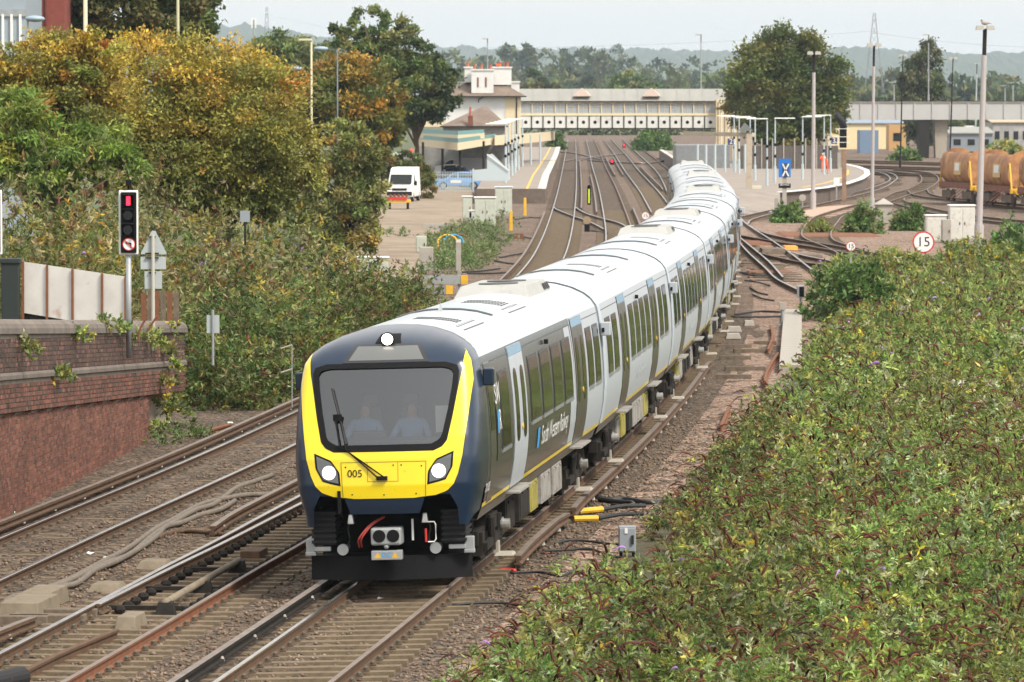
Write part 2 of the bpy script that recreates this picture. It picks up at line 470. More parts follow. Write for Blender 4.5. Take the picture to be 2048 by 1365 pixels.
# ================================================================== railway tracks
def path_fn(ctrl):
    pts = catmull([(x, y, 0) for y, x in ctrl], 10)
    ys = np.array([p.y for p in pts]); xs = np.array([p.x for p in pts])
    return ys, xs
PATH = {
    "T": path_fn([(36, -5.76), (60.4, -3.0), (69.4, -1.99), (92.5, 0.54), (113, 2.52), (133.4, 4.2), (154, 5.65), (177, 7.0), (197, 7.95), (217, 8.65), (237, 9.25), (257, 9.78), (277, 10.3), (340, 12.0), (420, 14.1), (497, 15.8), (584, 17.2), (779, 20.0), (1000, 23.2)]),
    "M": path_fn([(36, -9.3), (63.4, -6.05), (74.8, -4.77), (83, -3.84), (106, -1.5), (150, 2.0), (200, 4.4), (257.6, 5.8), (323, 6.88), (414.7, 8.2), (547.5, 9.9), (674, 11.66), (1062, 16.9)]),
    "L": path_fn([(36, -12.75), (60, -10.02), (79.6, -7.92), (106.3, -5.02), (150, -1.3), (200, 0.9), (253.9, 2.3), (368.8, 4.15), (515, 6.15), (730, 8.97), (987, 12.3)]),
    "C": path_fn([(318, 10.0), (353.9, 10.6), (396, 11.26), (449, 11.95), (519, 12.87), (661, 14.95), (815, 17.0), (1000, 19.4)]),
}
# ================================================================== ground
def noise2(x, y, s=1.0, seed=0):
    return (np.sin(x * 1.3 * s + seed) * np.cos(y * 1.7 * s + seed * 2.1) + np.sin((x + y) * 2.9 * s + seed * 0.7) * 0.5 + np.sin((x * 0.7 - y) * 5.3 * s + seed) * 0.3) / 1.8

def sheet(name, xs, ys, zf, m):
    xs, ys = np.array(xs, float), np.array(ys, float)
    X, Yg = np.meshgrid(xs, ys)
    Z = zf(X, Yg) if callable(zf) else np.full_like(X, zf)
    rows = [[(X[i, j], Yg[i, j], Z[i, j]) for j in range(len(xs))] for i in range(len(ys))]
    mb = MB(); mb.grid(rows)
    o = mb.build(name, m, smooth=True)
    return tag(o, kind="structure")

sheet("ground", np.linspace(-4000, 4000, 9), np.linspace(-60, 10000, 13), -0.55, M["ground"])

def ballast_z(X, Y):
    z = -0.20 + 0.022 * noise2(X, Y, 1.1) + 0.02 * noise2(X, Y, 3.7, 2)
    d = np.abs(X - np.interp(Y, *PATH["L"])) if "PATH" in globals() else 9 + 0 * X
    z = z + 0.046 * np.clip((2.6 - d) / 1.5, 0, 1)
    return np.where(Y > 160, -0.2, z)
sheet("ballast_bed", np.concatenate([np.linspace(-16, 24, 134), np.linspace(26, 90, 9)]),
      np.concatenate([np.linspace(38, 130, 308), np.linspace(132, 170, 20)]), ballast_z, M["ballast"])
sheet("yard_ballast", np.linspace(-16, 90, 40), np.linspace(170, 1100, 60), -0.2, M["yardb"])
for _k, _a in (("T", 165), ("M", 165), ("L", 165), ("C", 322)):
    _mb = MB(); _rows = []
    for _y in np.append(np.arange(_a, 900, 8.0), 900):
        _x = float(np.interp(_y, *PATH[_k])); _rows.append([(_x - 1.3, _y, -0.194), (_x + 1.3, _y, -0.194)])
    _mb.grid(_rows); tag(_mb.build("track_bed", M["ballast"]), kind="structure")

def _shoulder():
    ys = np.concatenate([np.linspace(40, 130, 150), np.linspace(132, 300, 40)]); us = np.linspace(1.9, 13, 28)
    rows = []
    for y in ys:
        x0 = float(np.interp(y, *PATH["T"]))
        rows.append([(x0 + u, y, float(ballast_z(np.array(x0 + u), np.array(y))) + 0.006) for u in us])
    mb = MB(); mb.grid(rows); tag(mb.build("ballast_shoulder", M["cess"], smooth=True), kind="structure")
_shoulder()
WALL_A, WALL_B = Vector((-9.1, 85.4, 0)), Vector((-8.05, 106.0, 0))
WALL_D = (WALL_B - WALL_A).normalized()
WALL_N = Vector((WALL_D.y, -WALL_D.x, 0))          # towards the tracks
def wall_pt(Y):
    return WALL_A + WALL_D * ((Y - WALL_A.y) / WALL_D.y)
def para_bottom(Y): return 1.75 - 0.0447 * (Y - 85.4)
def para_top(Y): return 3.29 - 0.047 * (Y - 85.4)

# road on its ramp behind the parapet, falling away to yard level
def road_z(Y): return np.maximum(para_top(Y) - 1.15, -0.1)
sheet("road", np.linspace(-30, -9.6, 8), np.linspace(60, 330, 40), lambda X, Y: road_z(Y) + 0 * X, M["asphalt"])
def bank_z(X, Y):
    t = np.clip((-7.2 - X - (Y - 118) * 0.012) / 6.0, 0, 1)
    return -0.25 + t * t * (3 - 2 * t) * 2.6 * np.clip((Y - 112) / 10, 0, 1) * np.clip((330 - Y) / 80, 0, 1)
sheet("embankment", np.linspace(-34, -1, 34), np.linspace(114, 330, 44), lambda X, Y: np.where(X < -11, -0.3 + np.minimum(bank_z(X, Y), road_z(Y) + 1.2), bank_z(X, Y) - 0.05), M["ground"])

def poly_sheet(name, pix, z, m, kind="structure"):
    pts = [G(px, py, z) for px, py in pix]
    mb = MB(); mb.add(pts, [tuple(range(len(pts)))])
    o = mb.build(name, m)
    if o.data.polygons[0].normal.z < 0: o.data.flip_normals()
    return tag(o, kind=kind)
poly_sheet("access_road", [(560, 640), (830, 556), (880, 500), (935, 430), (945, 380), (870, 362), (770, 372), (740, 440), (640, 520)], -0.185, M["dirt"])
poly_sheet("station_yard", [(735, 366), (950, 374), (1004, 340), (1000, 312), (830, 306), (700, 330)], -0.18, M["asphalt"])
poly_sheet("yard_crossing", [(1572, 431), (1660, 436), (1706, 421), (1720, 409), (1622, 415)], -0.178, mat("pink_crossing_panel", (0.42, 0.29, 0.22), 0.9, var=0.15))

def path_xy(k, Y):
    ys, xs = PATH[k]
    x = np.interp(Y, ys, xs); dx = (np.interp(Y + 0.5, ys, xs) - np.interp(Y - 0.5, ys, xs))
    a = math.atan(dx)
    return float(x), a           # heading a: angle from +Y towards +X
def off_pt(k, Y, off, z=0.0):
    x, a = path_xy(k, Y)
    return Vector((x + off * math.cos(a), Y - off * math.sin(a), z))

RAIL = [(-0.07, -0.158), (0.07, -0.158), (0.07, -0.148), (0.012, -0.13), (0.010, -0.05), (0.034, -0.038), (0.036, -0.008), (0.028, 0.0), (-0.028, 0.0), (-0.036, -0.008), (-0.034, -0.038), (-0.010, -0.05), (-0.012, -0.13), (-0.07, -0.148)]
def rail_mesh(mb, pts, prof=RAIL, shiny=True, scale=1.0, shiny_faces=(6, 7, 8)):
    pts = [Vector(p) for p in pts]
    n = len(prof); rings = []
    for i, p in enumerate(pts):
        d = pts[min(i + 1, len(pts) - 1)] - pts[max(i - 1, 0)]
        d.z = 0; d.normalize(); r = Vector((d.y, -d.x, 0))
        rings.append([p + r * (u * scale) + Vector((0, 0, w * scale)) for u, w in prof])
    vs = [q for ring in rings for q in ring]
    base = len(mb.v); mb.v.extend([tuple(q) for q in vs])
    for i in range(len(pts) - 1):
        for k in range(n):
            k2 = (k + 1) % n
            mb.f.append([base + i * n + k, base + i * n + k2, base + (i + 1) * n + k2, base + (i + 1) * n + k][::-1])
            mb.m.append(1 if (shiny and k in shiny_faces) else 0)
    mb.f.append([base + k for k in range(n)]); mb.m.append(0)
    mb.f.append([base + (len(pts) - 1) * n + k for k in range(n)][::-1]); mb.m.append(0)
    return mb

_mb = MB(); _mb.box((0, 0, -0.10), (2.5, 0.25, 0.2), top=0.985, topy=0.82)
SLEEPER_ME = _mb.mesh("sleeper", M["sleeper"])
def cant(Y): return 0.03 * float(np.clip((200 - Y) / 60, 0, 1))
def track(k, label, y0, y1, sl_ranges, sl_stuff=(), clips=None, can=False, mats=None, rmats=None):
    Ys = np.concatenate([np.arange(y0, min(150, y1), 1.5), np.arange(max(150, y0), y1, 6.0), [y1]]) if y0 < 150 else np.append(np.arange(y0, y1, 6.0), y1)
    o0 = off_pt(k, y0, 0, -0.2)
    t = thing("railway_track", label, "railway track", o0, group="railway tracks")
    for s in (-1, 1):
        mb = MB(); rail_mesh(mb, [off_pt(k, Y, s * 0.7525, (s * 0.75 * cant(Y)) if can else 0.0) for Y in Ys])
        mb.build("rail", (rmats if s > 0 and rmats else mats) or [M["rail_side"], M["rail_top"]], t, origin=o0)
    for (a, b) in sl_ranges:
        Y = a
        while Y < b:
            x, h = path_xy(k, Y)
            so = link_mesh("sleeper", SLEEPER_ME, t, Vector((x, Y, -0.16)) - o0)
            so.rotation_euler = (0, -(math.atan(cant(Y)) if can else 0), -h)
            Y += 0.62
    if sl_stuff:
        mb = MB()
        for (a, b) in sl_stuff:
            Y = a
            while Y < b:
                x, h = path_xy(k, Y)
                mb.box((x, Y, -0.25), (2.5, 0.25, 0.18), rz=-h)
                Y += 0.62
        tag(mb.build("distant_sleepers", M["sleeper"], t, origin=o0), kind="stuff")
    if clips:
        mb = MB()
        Y = clips[0]
        while Y < clips[1]:
            x, h = path_xy(k, Y)
            for s in (-1, 1):
                for q in (-1, 1):
                    c = off_pt(k, Y, s * 0.7525 + q * 0.10, -0.125 + (s * 0.75 * cant(Y) if can else 0))
                    mb.box(c, (0.11, 0.09, 0.045), rz=-h, mi=0, top=0.6)
                    mb.cyl(c + Vector((0, -0.05, 0.02)), c + Vector((0, 0.05, 0.02)), 0.014, n=5, mi=1)
            Y += 0.62
        tag(mb.build("rail_clips", [mat("clip_rust", (0.09, 0.06, 0.04), 0.8), mat("clip_green", (0.09, 0.14, 0.11), 0.7)], t, origin=o0), kind="stuff")
    return t
track("T", "track under the passenger train, its polished rails leading out at the bottom", 44, 950, [(52, 82)], [(82, 330)], (52, 84), can=True, rmats=[M["rail_side"], M["cond_rail"]])
track("M", "middle track left of the train with a set of points in it", 44, 950, [(54, 100)], [(200, 330)], (54, 95), rmats=[M["rust"], M["cond_rail"]])
track("L", "leftmost track beside the brick wall, running on to the left platform", 44, 950, [(56, 118)], [(118, 140), (190, 330)], (56, 100))
track("C", "far track between the two platforms, right of the person-high yellow marker", 318, 950, [], [(318, 420)])

COND = [(-0.05, -0.12), (0.05, -0.12), (0.05, -0.10), (0.02, -0.09), (0.02, -0.05), (0.042, -0.04), (0.042, 0.0), (-0.042, 0.0), (-0.042, -0.04), (-0.02, -0.05), (-0.02, -0.09), (-0.05, -0.10)]
def conductor(label, k, off, y0, y1, dip0=True, dip1=True, mats=None):
    o0 = off_pt(k, y0, off, -0.2)
    t = thing("conductor_rail", label, "conductor rail", o0, group="raised conductor rails")
    Ys = np.append(np.arange(y0, y1, 1.5 if y0 < 150 else 5.0), y1)
    pts = []
    for Y in Ys:
        z = 0.085
        if dip0: z -= 0.06 * max(0, 1 - (Y - y0) / 2.0)
        if dip1: z -= 0.06 * max(0, 1 - (y1 - Y) / 2.0)
        if k == "T": z += off * cant(Y)
        pts.append(off_pt(k, Y, off, z))
    mb = MB(); rail_mesh(mb, pts, COND, True, 1.25, (6,))
    mb.build("rail", mats or [M["rail_side"], M["cond_rail"]], t, origin=o0)
    if y0 < 140:
        Y = y0 + 1.0
        mbi = MB()
        _i = 0
        while Y < min(y1, 130):
            p = off_pt(k, Y, off, -0.1)
            mbi = MB(); mbi.cyl(p, p + Vector((0, 0, 0.06)), 0.07, 0.05, 8)
            mbi.build("insulator", M["concrete"], t, origin=o0)
            Y += 2.6
    return t
_pol = [M["rail_side"], M["rail_top"]]
conductor("conductor rail left of the train's own track, bright on top at the bottom edge", "T", -1.20, 44, 90, False, True, [M["under"], M["cond_rail"]])
conductor("conductor rail starting beside the train's right front wheel", "T", 1.30, 76.5, 84.5)
conductor("long conductor rail along the right side of the train", "T", 1.30, 85.6, 134)
conductor("conductor rail between the brick wall and the leftmost track", "L", -1.20, 44, 318, False, True)
conductor("short conductor rail ending on the gravel left of the train's nose", "M", -1.20, 82, 160)
conductor("conductor rail end at the lower left corner beside grey concrete boxes", "M", -1.20, 44, 67.5, False, True)
conductor("far conductor rail just right of the leftmost track by the left platform", "L", 1.20, 330, 600)
conductor("far conductor rail just right of the yellow striped marker", "M", -1.20, 318, 480)
conductor("far conductor rail in the gap between the middle tracks", "C", -1.25, 480, 640)
conductor("farthest short conductor rail before the crossover", "M", 1.25, 480, 640)
conductor("short grey conductor rail beside the small round fifteen sign", "M", 1.3, 285, 330)
conductor("conductor rail next to the tail of the train on its left", "C", 1.25, 400, 540)

# ---- side tracks: rails traced on the ground
def side_track(label, rails, mats=None, cat="railway track", group="railway tracks", n=6, width=1.0):
    o0 = G(*rails[0][0], -0.2)
    t = thing("railway_track", label, cat, o0, group=group)
    for r in rails:
        pts = catmull([G(px, py, 0.0) for px, py in r], n)
        mb = MB(); rail_mesh(mb, pts, scale=width * 1.2)
        mb.build("rail", mats or [M["rail_side"], M["rail_top"]], t, origin=o0)
    if len(rails) == 2:
        A = catmull([G(px, py, 0.0) for px, py in rails[0]], 12); Bp = catmull([G(px, py, 0.0) for px, py in rails[1]], 12)
        mb = MB(); lastp = None
        for p in A:
            qn = min(Bp, key=lambda r: (r - p).length)
            if (qn - p).length > 2.6 or (qn - p).length < 0.3: continue
            c = (p + qn) / 2
            if lastp is not None and (c - lastp).length < 0.9: continue
            lastp = c; e = (qn - p).normalized() * 1.25
            mb.bar(c - e + Vector((0, 0, -0.22)), c + e + Vector((0, 0, -0.22)), 0.26, 0.13)
        if mb.v: tag(mb.build("distant_sleepers", M["timber"], t, origin=o0), kind="stuff")
    return t
_rs = [M["rail_side"], M["cond_rail"]]
side_track("crossover track curving from the left platform line across to the middle line", [[(1106, 412), (1114, 419), (1144, 431), (1168, 439), (1187, 447), (1208, 458)], [(1150, 413), (1158, 419), (1176, 428), (1205, 436.5), (1237, 445), (1258, 456)]])
side_track("farther crossover of flat diagonal rails beyond the left platform end", [[(1130, 322), (1150, 318), (1180, 314), (1225, 309)], [(1152, 322), (1176, 316), (1200, 313), (1250, 306)], [(1105, 302), (1150, 306), (1200, 318)], [(1175, 320), (1225, 323), (1290, 326), (1330, 320)]])
side_track("track curving out from behind the train to the grey post by the bush", [[(1478, 472), (1486, 480), (1514, 502.5), (1540, 525), (1566, 554)], [(1478, 484), (1498, 506), (1530, 535), (1553, 557), (1598, 580)]])
side_track("bright diagonal track crossing the junction right of the train", [[(1478, 432), (1495, 449), (1543, 480), (1585, 509), (1624, 539)], [(1553, 494.5), (1601, 509), (1650, 519), (1698, 527.5), (1760, 533)]])
side_track("long flat track through the junction below the small fifteen sign", [[(1496, 449), (1527, 465), (1585, 478), (1666, 490), (1740, 504), (1800, 512)], [(1480, 470), (1553, 483), (1625, 493), (1698, 506), (1770, 519)]], _rs)
side_track("rusty junction rail low behind the green bush", [[(1512.5, 504), (1553, 514), (1601, 523.5), (1660, 530)]], _rs)
side_track("curved track along the right edge of the island platform", [[(1480, 433), (1553, 417), (1617, 404), (1666, 394.5), (1720, 382), (1770, 366), (1780, 356), (1765, 346), (1735, 341)], [(1496, 448), (1501, 440), (1521, 433), (1553, 425), (1617, 412), (1690, 396), (1760, 378), (1786, 364), (1794, 354), (1778, 345), (1738, 339)]])
side_track("siding bending in an S from the pink crossing down to the junction", [[(1700, 521), (1660, 497), (1618, 480), (1604, 470), (1606, 457), (1617, 443), (1633, 431.6), (1674, 418.7), (1720, 407), (1766.6, 396), (1786, 386), (1815, 378), (1840, 365), (1842, 353), (1825, 347), (1730, 337)], [(1745, 505), (1690, 488), (1666, 478), (1662.5, 463), (1674, 445), (1690, 430), (1740, 412), (1782, 401.6), (1821, 388), (1854, 378), (1877, 361), (1869.6, 349), (1844, 343), (1786, 338.4)]], _rs)
side_track("yard track leading under the ochre hopper wagons", [[(1815, 380), (1825, 388), (1854, 394), (1903, 399), (1960, 406), (2060, 416)], [(1854, 378), (1860, 386), (1883, 393), (1922, 396.5), (1961, 401), (2060, 409.5)]], _rs)
side_track("yard track in front of the white relay cabinets", [[(1809, 396), (1811, 402), (1844, 411), (1899, 423), (1960, 432), (2060, 442)], [(1786, 405), (1830, 417), (1880, 428), (1960, 439), (2060, 450)]], _rs)
for j, (a, b, w) in enumerate((((1690, 320), (1905, 326), "farthest"), ((1690, 330), (1905, 336), "second"), ((1720, 343), (1905, 349), "nearest"))):
    side_track(f"{w} of three straight yard tracks running across under the viaduct", [[a, ((a[0] + b[0]) / 2, (a[1] + b[1]) / 2), b], [(a[0], a[1] + 3.5), ((a[0] + b[0]) / 2, (a[1] + b[1]) / 2 + 3.5), (b[0], b[1] + 3.5)]], _rs)

# loose lineside rails
def loose_rail(label, pts, m=None, scale=1.0, z=-0.03):
    p = [G(a, b, z) for a, b in pts]
    mb = MB(); rail_mesh(mb, catmull(p, 4) if len(p) > 2 else p, shiny=False, scale=scale)
    return tag(mb.build("scrap_rail", m or M["rust"], origin=p[0], loc=p[0]), label, "scrap rail", "scrap rails lying beside the tracks")
loose_rail("brown spare rail lying between the rails at the lower left corner", [(18, 1356), (120, 1305), (233, 1258)], M["rail_side"], 1.15)
loose_rail("short rusty rail offcut lying left of the leftmost track by the bushes", [(421, 858), (462, 846)], M["rust"], 1.3)
loose_rail("rusty rail piece lying at the thicket edge near the bottom", [(1016, 1296), (1046, 1262), (1078, 1226)], M["rust"], 1.3)
loose_rail("bent rusty rail beside the concrete cable trough", [(1537, 782), (1530, 755), (1541, 728), (1556, 705)], M["rust"], 1.0)
loose_rail("short curved rusty rail just before the trough's far end", [(1536, 698), (1545, 672), (1541, 650)], M["rust"], 1.0)
loose_rail("rusty rail stub sticking out of the thicket right of the train", [(1442, 850), (1460, 810)], M["rust"], 1.1)
loose_rail("rusty scrap rail among the leaves beside the stub", [(1500, 832), (1516, 800)], M["rust"], 1.0)

# ---- ballast stones lying loose on the bed (uncountable)
def stones(name, n, sampler, smin, smax):
    base = np.array([[1, 0, 0], [-1, 0, 0], [0, 1, 0], [0, -1, 0], [0, 0, 1], [0, 0, -1]], float)
    fc = np.array([[0, 2, 4], [2, 1, 4], [1, 3, 4], [3, 0, 4], [2, 0, 5], [1, 2, 5], [3, 1, 5], [0, 3, 5]])
    c = sampler(n); n = len(c)
    s = RNG.uniform(smin, smax, (n, 1, 1))
    jit = RNG.uniform(0.55, 1.25, (n, 6, 1))
    v = base[None] * jit * s
    v[:, :, 2] *= 0.75
    a = RNG.uniform(0, 6.28, n); ca, sa = np.cos(a), np.sin(a)
    x = v[:, :, 0] * ca[:, None] - v[:, :, 1] * sa[:, None]; y = v[:, :, 0] * sa[:, None] + v[:, :, 1] * ca[:, None]
    v = np.stack([x, y, v[:, :, 2]], 2) + c[:, None, :]
    f = fc[None] + (np.arange(n) * 6)[:, None, None]
    np_mesh(name, v.reshape(-1, 3), f.reshape(-1, 3), M["stone"])

def np_mesh(name, v, f, m, col=None, parent=None, kind="stuff", smooth=False):
    me = bpy.data.meshes.new(name)
    nv, nf, k = len(v), len(f), f.shape[1]
    me.vertices.add(nv); me.vertices.foreach_set("co", np.ascontiguousarray(v, dtype=np.float32).ravel())
    me.loops.add(nf * k); me.loops.foreach_set("vertex_index", np.ascontiguousarray(f, dtype=np.int32).ravel())
    me.polygons.add(nf); me.polygons.foreach_set("loop_start", np.arange(0, nf * k, k, dtype=np.int32))
    try: me.polygons.foreach_set("loop_total", np.full(nf, k, dtype=np.int32))
    except Exception: pass
    me.materials.append(m)
    if col is not None:
        at = me.color_attributes.new("Col", "FLOAT_COLOR", "POINT")
        c4 = np.ones((nv, 4), np.float32); c4[:, :3] = col
        at.data.foreach_set("color", c4.ravel())
    me.update(calc_edges=True)
    o = link_mesh(name, me, parent)
    if kind: o["kind"] = kind
    return o

def _stone_sampler(n):
    Y = 54 + 60 * RNG.random(n) ** 1.6
    tx = np.interp(Y, *PATH["T"])
    X = RNG.uniform(-9.2, 4.5, n) + (tx + 2)
    wallx = WALL_A.x + WALL_D.x / WALL_D.y * (Y - WALL_A.y)
    keep = X > np.where(Y > 70, wallx + 0.15, -99)
    for k in ("T", "M", "L"):
        d = np.abs(X - np.interp(Y, *PATH[k]))
        keep &= ~((np.abs(d - 0.7525) < 0.13) | (np.abs(d - 1.2) < 0.1))
        keep &= ~((d < 1.25) & (RNG.random(n) < 0.55))
    X, Y = X[keep], Y[keep]
    return np.stack([X, Y, ballast_z(X, Y) + 0.008], 1)
stones("ballast_stones", 44000, _stone_sampler, 0.02, 0.05)

# ================================================================== brick retaining wall
brick_t = thing("brick_wall", "long sooty red brick retaining wall with parapet at the left edge", "wall", wall_pt(85.4) + Vector((0, 0, -0.25)))
_o = brick_t.location.copy()
mb = MB()
for (ya, yb) in ((70, 106), ):
    a, b = wall_pt(ya) - WALL_N * 0.012, wall_pt(yb) - WALL_N * 0.012
    back = WALL_N * -0.6
    mb.add([a + Vector((0, 0, -0.4)), b + Vector((0, 0, -0.4)), b + Vector((0, 0, para_bottom(yb))), a + Vector((0, 0, para_bottom(ya))),
            a + back + Vector((0, 0, -0.4)), b + back + Vector((0, 0, -0.4)), b + back + Vector((0, 0, para_bottom(yb))), a + back + Vector((0, 0, para_bottom(ya)))],
           [(0, 1, 2, 3), (1, 5, 6, 2), (5, 4, 7, 6), (3, 2, 6, 7)])
ya, yb = 70, 112.2
a, b = wall_pt(ya) + WALL_N * 0.05, wall_pt(yb) + WALL_N * 0.05
back = WALL_N * -0.42
mb.add([a + Vector((0, 0, para_bottom(ya))), b + Vector((0, 0, para_bottom(yb))), b + Vector((0, 0, para_top(yb) - 0.05)), a + Vector((0, 0, para_top(ya) - 0.05)),
        a + back + Vector((0, 0, para_bottom(ya))), b + back + Vector((0, 0, para_bottom(yb))), b + back + Vector((0, 0, para_top(yb) - 0.05)), a + back + Vector((0, 0, para_top(ya) - 0.05))],
       [(0, 1, 2, 3), (1, 5, 6, 2), (5, 4, 7, 6), (3, 2, 6, 7), (0, 4, 5, 1)])
# set-back end of the wall below the parapet
a, b = wall_pt(106) - WALL_N * 0.35, wall_pt(112) - WALL_N * 0.35
mb.add([a + Vector((0, 0, -0.4)), b + Vector((0, 0, -0.4)), b + Vector((0, 0, para_bottom(112))), a + Vector((0, 0, para_bottom(106)))], [(0, 1, 2, 3)])
mb.build("mortar_core", M["mortar"], brick_t, origin=_o)
brick_me = {}
def brick_unit(length, m):
    k = (round(length, 3), m.name)
    if k not in brick_me:
        q = MB(); q.box((0, 0, 0), (0.05, length, 0.068)); brick_me[k] = q.mesh("brick", m)
    return brick_me[k]
bricks = []
SL = math.atan(-0.0447); HD = -math.atan2(WALL_D.x, WALL_D.y)
def lay(Ya, Yb, zf0, zf1, off, mfun, slope):
    c = 0
    zmin = min(zf0(Ya), zf0(Yb)); zmax = max(zf1(Ya), zf1(Yb))
    nz = int((zmax - zmin) / 0.088) + 1 if not slope else int((zf1(Ya) - zf0(Ya)) / 0.088)
    for c in range(nz):
        hdr = c % 2 == 0
        L0 = 0.225 if not hdr else 0.112
        Y = Ya + (0.0 if not hdr else 0.05)
        while Y < Yb:
            ln = L0
            Yc = Y + ln / 2
            z = (zf0(Yc) + 0.038 + c * 0.088) if slope else (zmin + 0.038 + c * 0.088)
            if z + 0.03 < zf1(Yc) and z - 0.03 > zf0(Yc) - 0.02:
                bricks.append((Yc, z, ln - 0.016, off + random.uniform(-0.004, 0.004), mfun(Yc, z), slope))
            Y += ln
            if not hdr and random.random() < 0.02: pass
band = lambda Y: para_bottom(Y) + 0.60
lay(81.0, 106, lambda Y: -0.32, para_bottom, 0.0, lambda Y, z: M["brick"], False)
lay(81.0, 112.2, para_bottom, band, 0.07, lambda Y, z: M["brickd"] if random.random() < 0.35 else M["brick"], True)
lay(81.0, 112.2, lambda Y: band(Y) + 0.13, lambda Y: para_top(Y) - 0.12, 0.07, lambda Y, z: M["brickd"], True)
bricks.sort(key=lambda b: b[0])
vis = [b for b in bricks if b[0] > 85.2]
ind = vis[:300]; indset = set(map(id, ind))
for b in ind:
    p = wall_pt(b[0]) + WALL_N * (b[3] - 0.02)
    o = link_mesh("brick", brick_unit(b[2], b[4]), brick_t, Vector((p.x, p.y, b[1])) - _o)
    o.rotation_euler = (SL if b[5] else 0, 0, HD)
for mm, nm in ((M["brick"], "red_brickwork"), (M["brickd"], "sooty_brickwork")):
    q = MB()
    for b in bricks:
        if id(b) in indset or b[4] is not mm: continue
        p = wall_pt(b[0]) + WALL_N * (b[3] - 0.02)
        dz = b[2] / 2 * (math.sin(SL) if b[5] else 0)
        e = WALL_D * (b[2] / 2)
        q.bar(Vector((p.x, p.y, b[1] - dz)) - e, Vector((p.x, p.y, b[1] + dz)) + e, 0.05, 0.068)
    tag(q.build(nm, mm, brick_t, origin=_o), kind="stuff")
# string course and rounded coping stones
def along(mbx, ya, yb, prof, zf):
    rows = []
    for Y in (ya, yb):
        p = wall_pt(Y)
        rows.append([p + WALL_N * u + Vector((0, 0, zf(Y) + w)) for u, w in prof])
    n = len(prof)
    mbx.add(rows[0] + rows[1], [(i, (i + 1) % n, (i + 1) % n + n, i + n) for i in range(n)] + [tuple(range(n))[::-1], tuple(range(n, 2 * n))])
Y = 76.0
while Y < 112.2:
    q = MB(); along(q, Y, min(Y + 0.985, 112.3), [(0.0, 0), (0.12, 0), (0.12, 0.07), (0.09, 0.12), (0.0, 0.12)], band)
    q.build("string_course_stone", M["coping"], brick_t, origin=_o)
    q = MB(); along(q, Y, min(Y + 0.985, 112.3), [(-0.42, -0.12), (0.13, -0.12), (0.13, -0.02), (0.10, 0.06), (0.02, 0.12), (-0.12, 0.145), (-0.26, 0.12), (-0.38, 0.05), (-0.42, -0.02)], para_top)
    q.build("coping_stone", M["coping"], brick_t, origin=_o)
    Y += 1.0
# ================================================================== passenger train
SIDE = [(1.285, 1.12), (1.33, 1.30), (1.385, 1.58), (1.41, 1.88), (1.41, 2.2), (1.395, 2.6), (1.365, 2.95), (1.325, 3.25), (1.295, 3.40)]
ROOF = [(1.295, 3.40), (1.215, 3.525), (1.065, 3.645), (0.84, 3.755), (0.55, 3.84), (0.28, 3.88), (0.0, 3.89)]
_sz = np.array([p[1] for p in SIDE]); _sx = np.array([p[0] for p in SIDE])
def side_x(z): return float(np.interp(z, _sz, _sx))
def half_w(z):
    if z <= 3.40: return float(np.interp(z, _sz, _sx))
    return float(np.interp(z, [p[1] for p in ROOF], [p[0] for p in ROOF]))
_rx = np.array([p[0] for p in ROOF][::-1]); _rz = np.array([p[1] for p in ROOF][::-1])
def roof_z(x): return float(np.interp(abs(x), _rx, _rz))
CARL = 19.86

def side_patch(mb, s, y0, y1, z0, z1, off, mi=0, rad=0.0, rim=True, slant=0.0):
    """panel lying on the body side s (+1 right), rounded corners of radius rad, raised by off"""
    zs = list(np.linspace(z0 + rad, z1 - rad, max(2, int((z1 - z0) / 0.18) + 2)))
    if rad > 0:
        k = [0, 0.12, 0.3, 0.6]
        zs = [z0 + rad * q for q in k] + zs + [z1 - rad * q for q in k[::-1]]
    rows = []
    for z in zs:
        d = min(z - z0, z1 - z)
        ins = 0.0
        if rad > 0 and d < rad: ins = rad - math.sqrt(max(0, rad * rad - (rad - d) ** 2))
        x = s * (side_x(z) + off)
        sl = slant * (z - z0)
        rows.append([(x, y0 + ins + sl, z), (x, y1 - ins + sl, z)])
    mb.grid(rows, mi, flip=(s < 0))
    if rim and off > 0.003:
        inner = [[(p[0] - s * (off + 0.004), p[1], p[2]) for p in r] for r in rows]
        loop = [r[0] for r in rows] + [r[1] for r in rows[::-1]]
        loopi = [r[0] for r in inner] + [r[1] for r in inner[::-1]]
        n = len(loop)
        mb.add(loop + loopi, [(i, (i + 1) % n, (i + 1) % n + n, i + n) if s < 0 else (i, i + n, (i + 1) % n + n, (i + 1) % n) for i in range(n)], mi)
    return mb

def side_text(parent, name, txt, size, yc, zc, m, s=1, off=0.014):
    vs, fs = text_mesh(txt, size)
    mb = MB()
    mb.add([((side_x(zc + v[1]) + off) * s, yc + v[0] * s, zc + v[1]) for v in vs], fs)
    o = mb.build(name, m, parent)
    return o

def side_shell(parent, s, y0, y1, m, name, front=None):
    mb = MB()
    ys = list(np.linspace(y0, y1, 8))
    rows = []
    for (x, z) in SIDE:
        r = []
        for i, y in enumerate(ys):
            yy = y
            if front is not None and i == 0: yy = front(z)
            r.append((s * x, yy, z))
        rows.append(r)
    mb.grid(rows, 0, flip=(s < 0))
    return mb.build(name, m, parent, smooth=True)

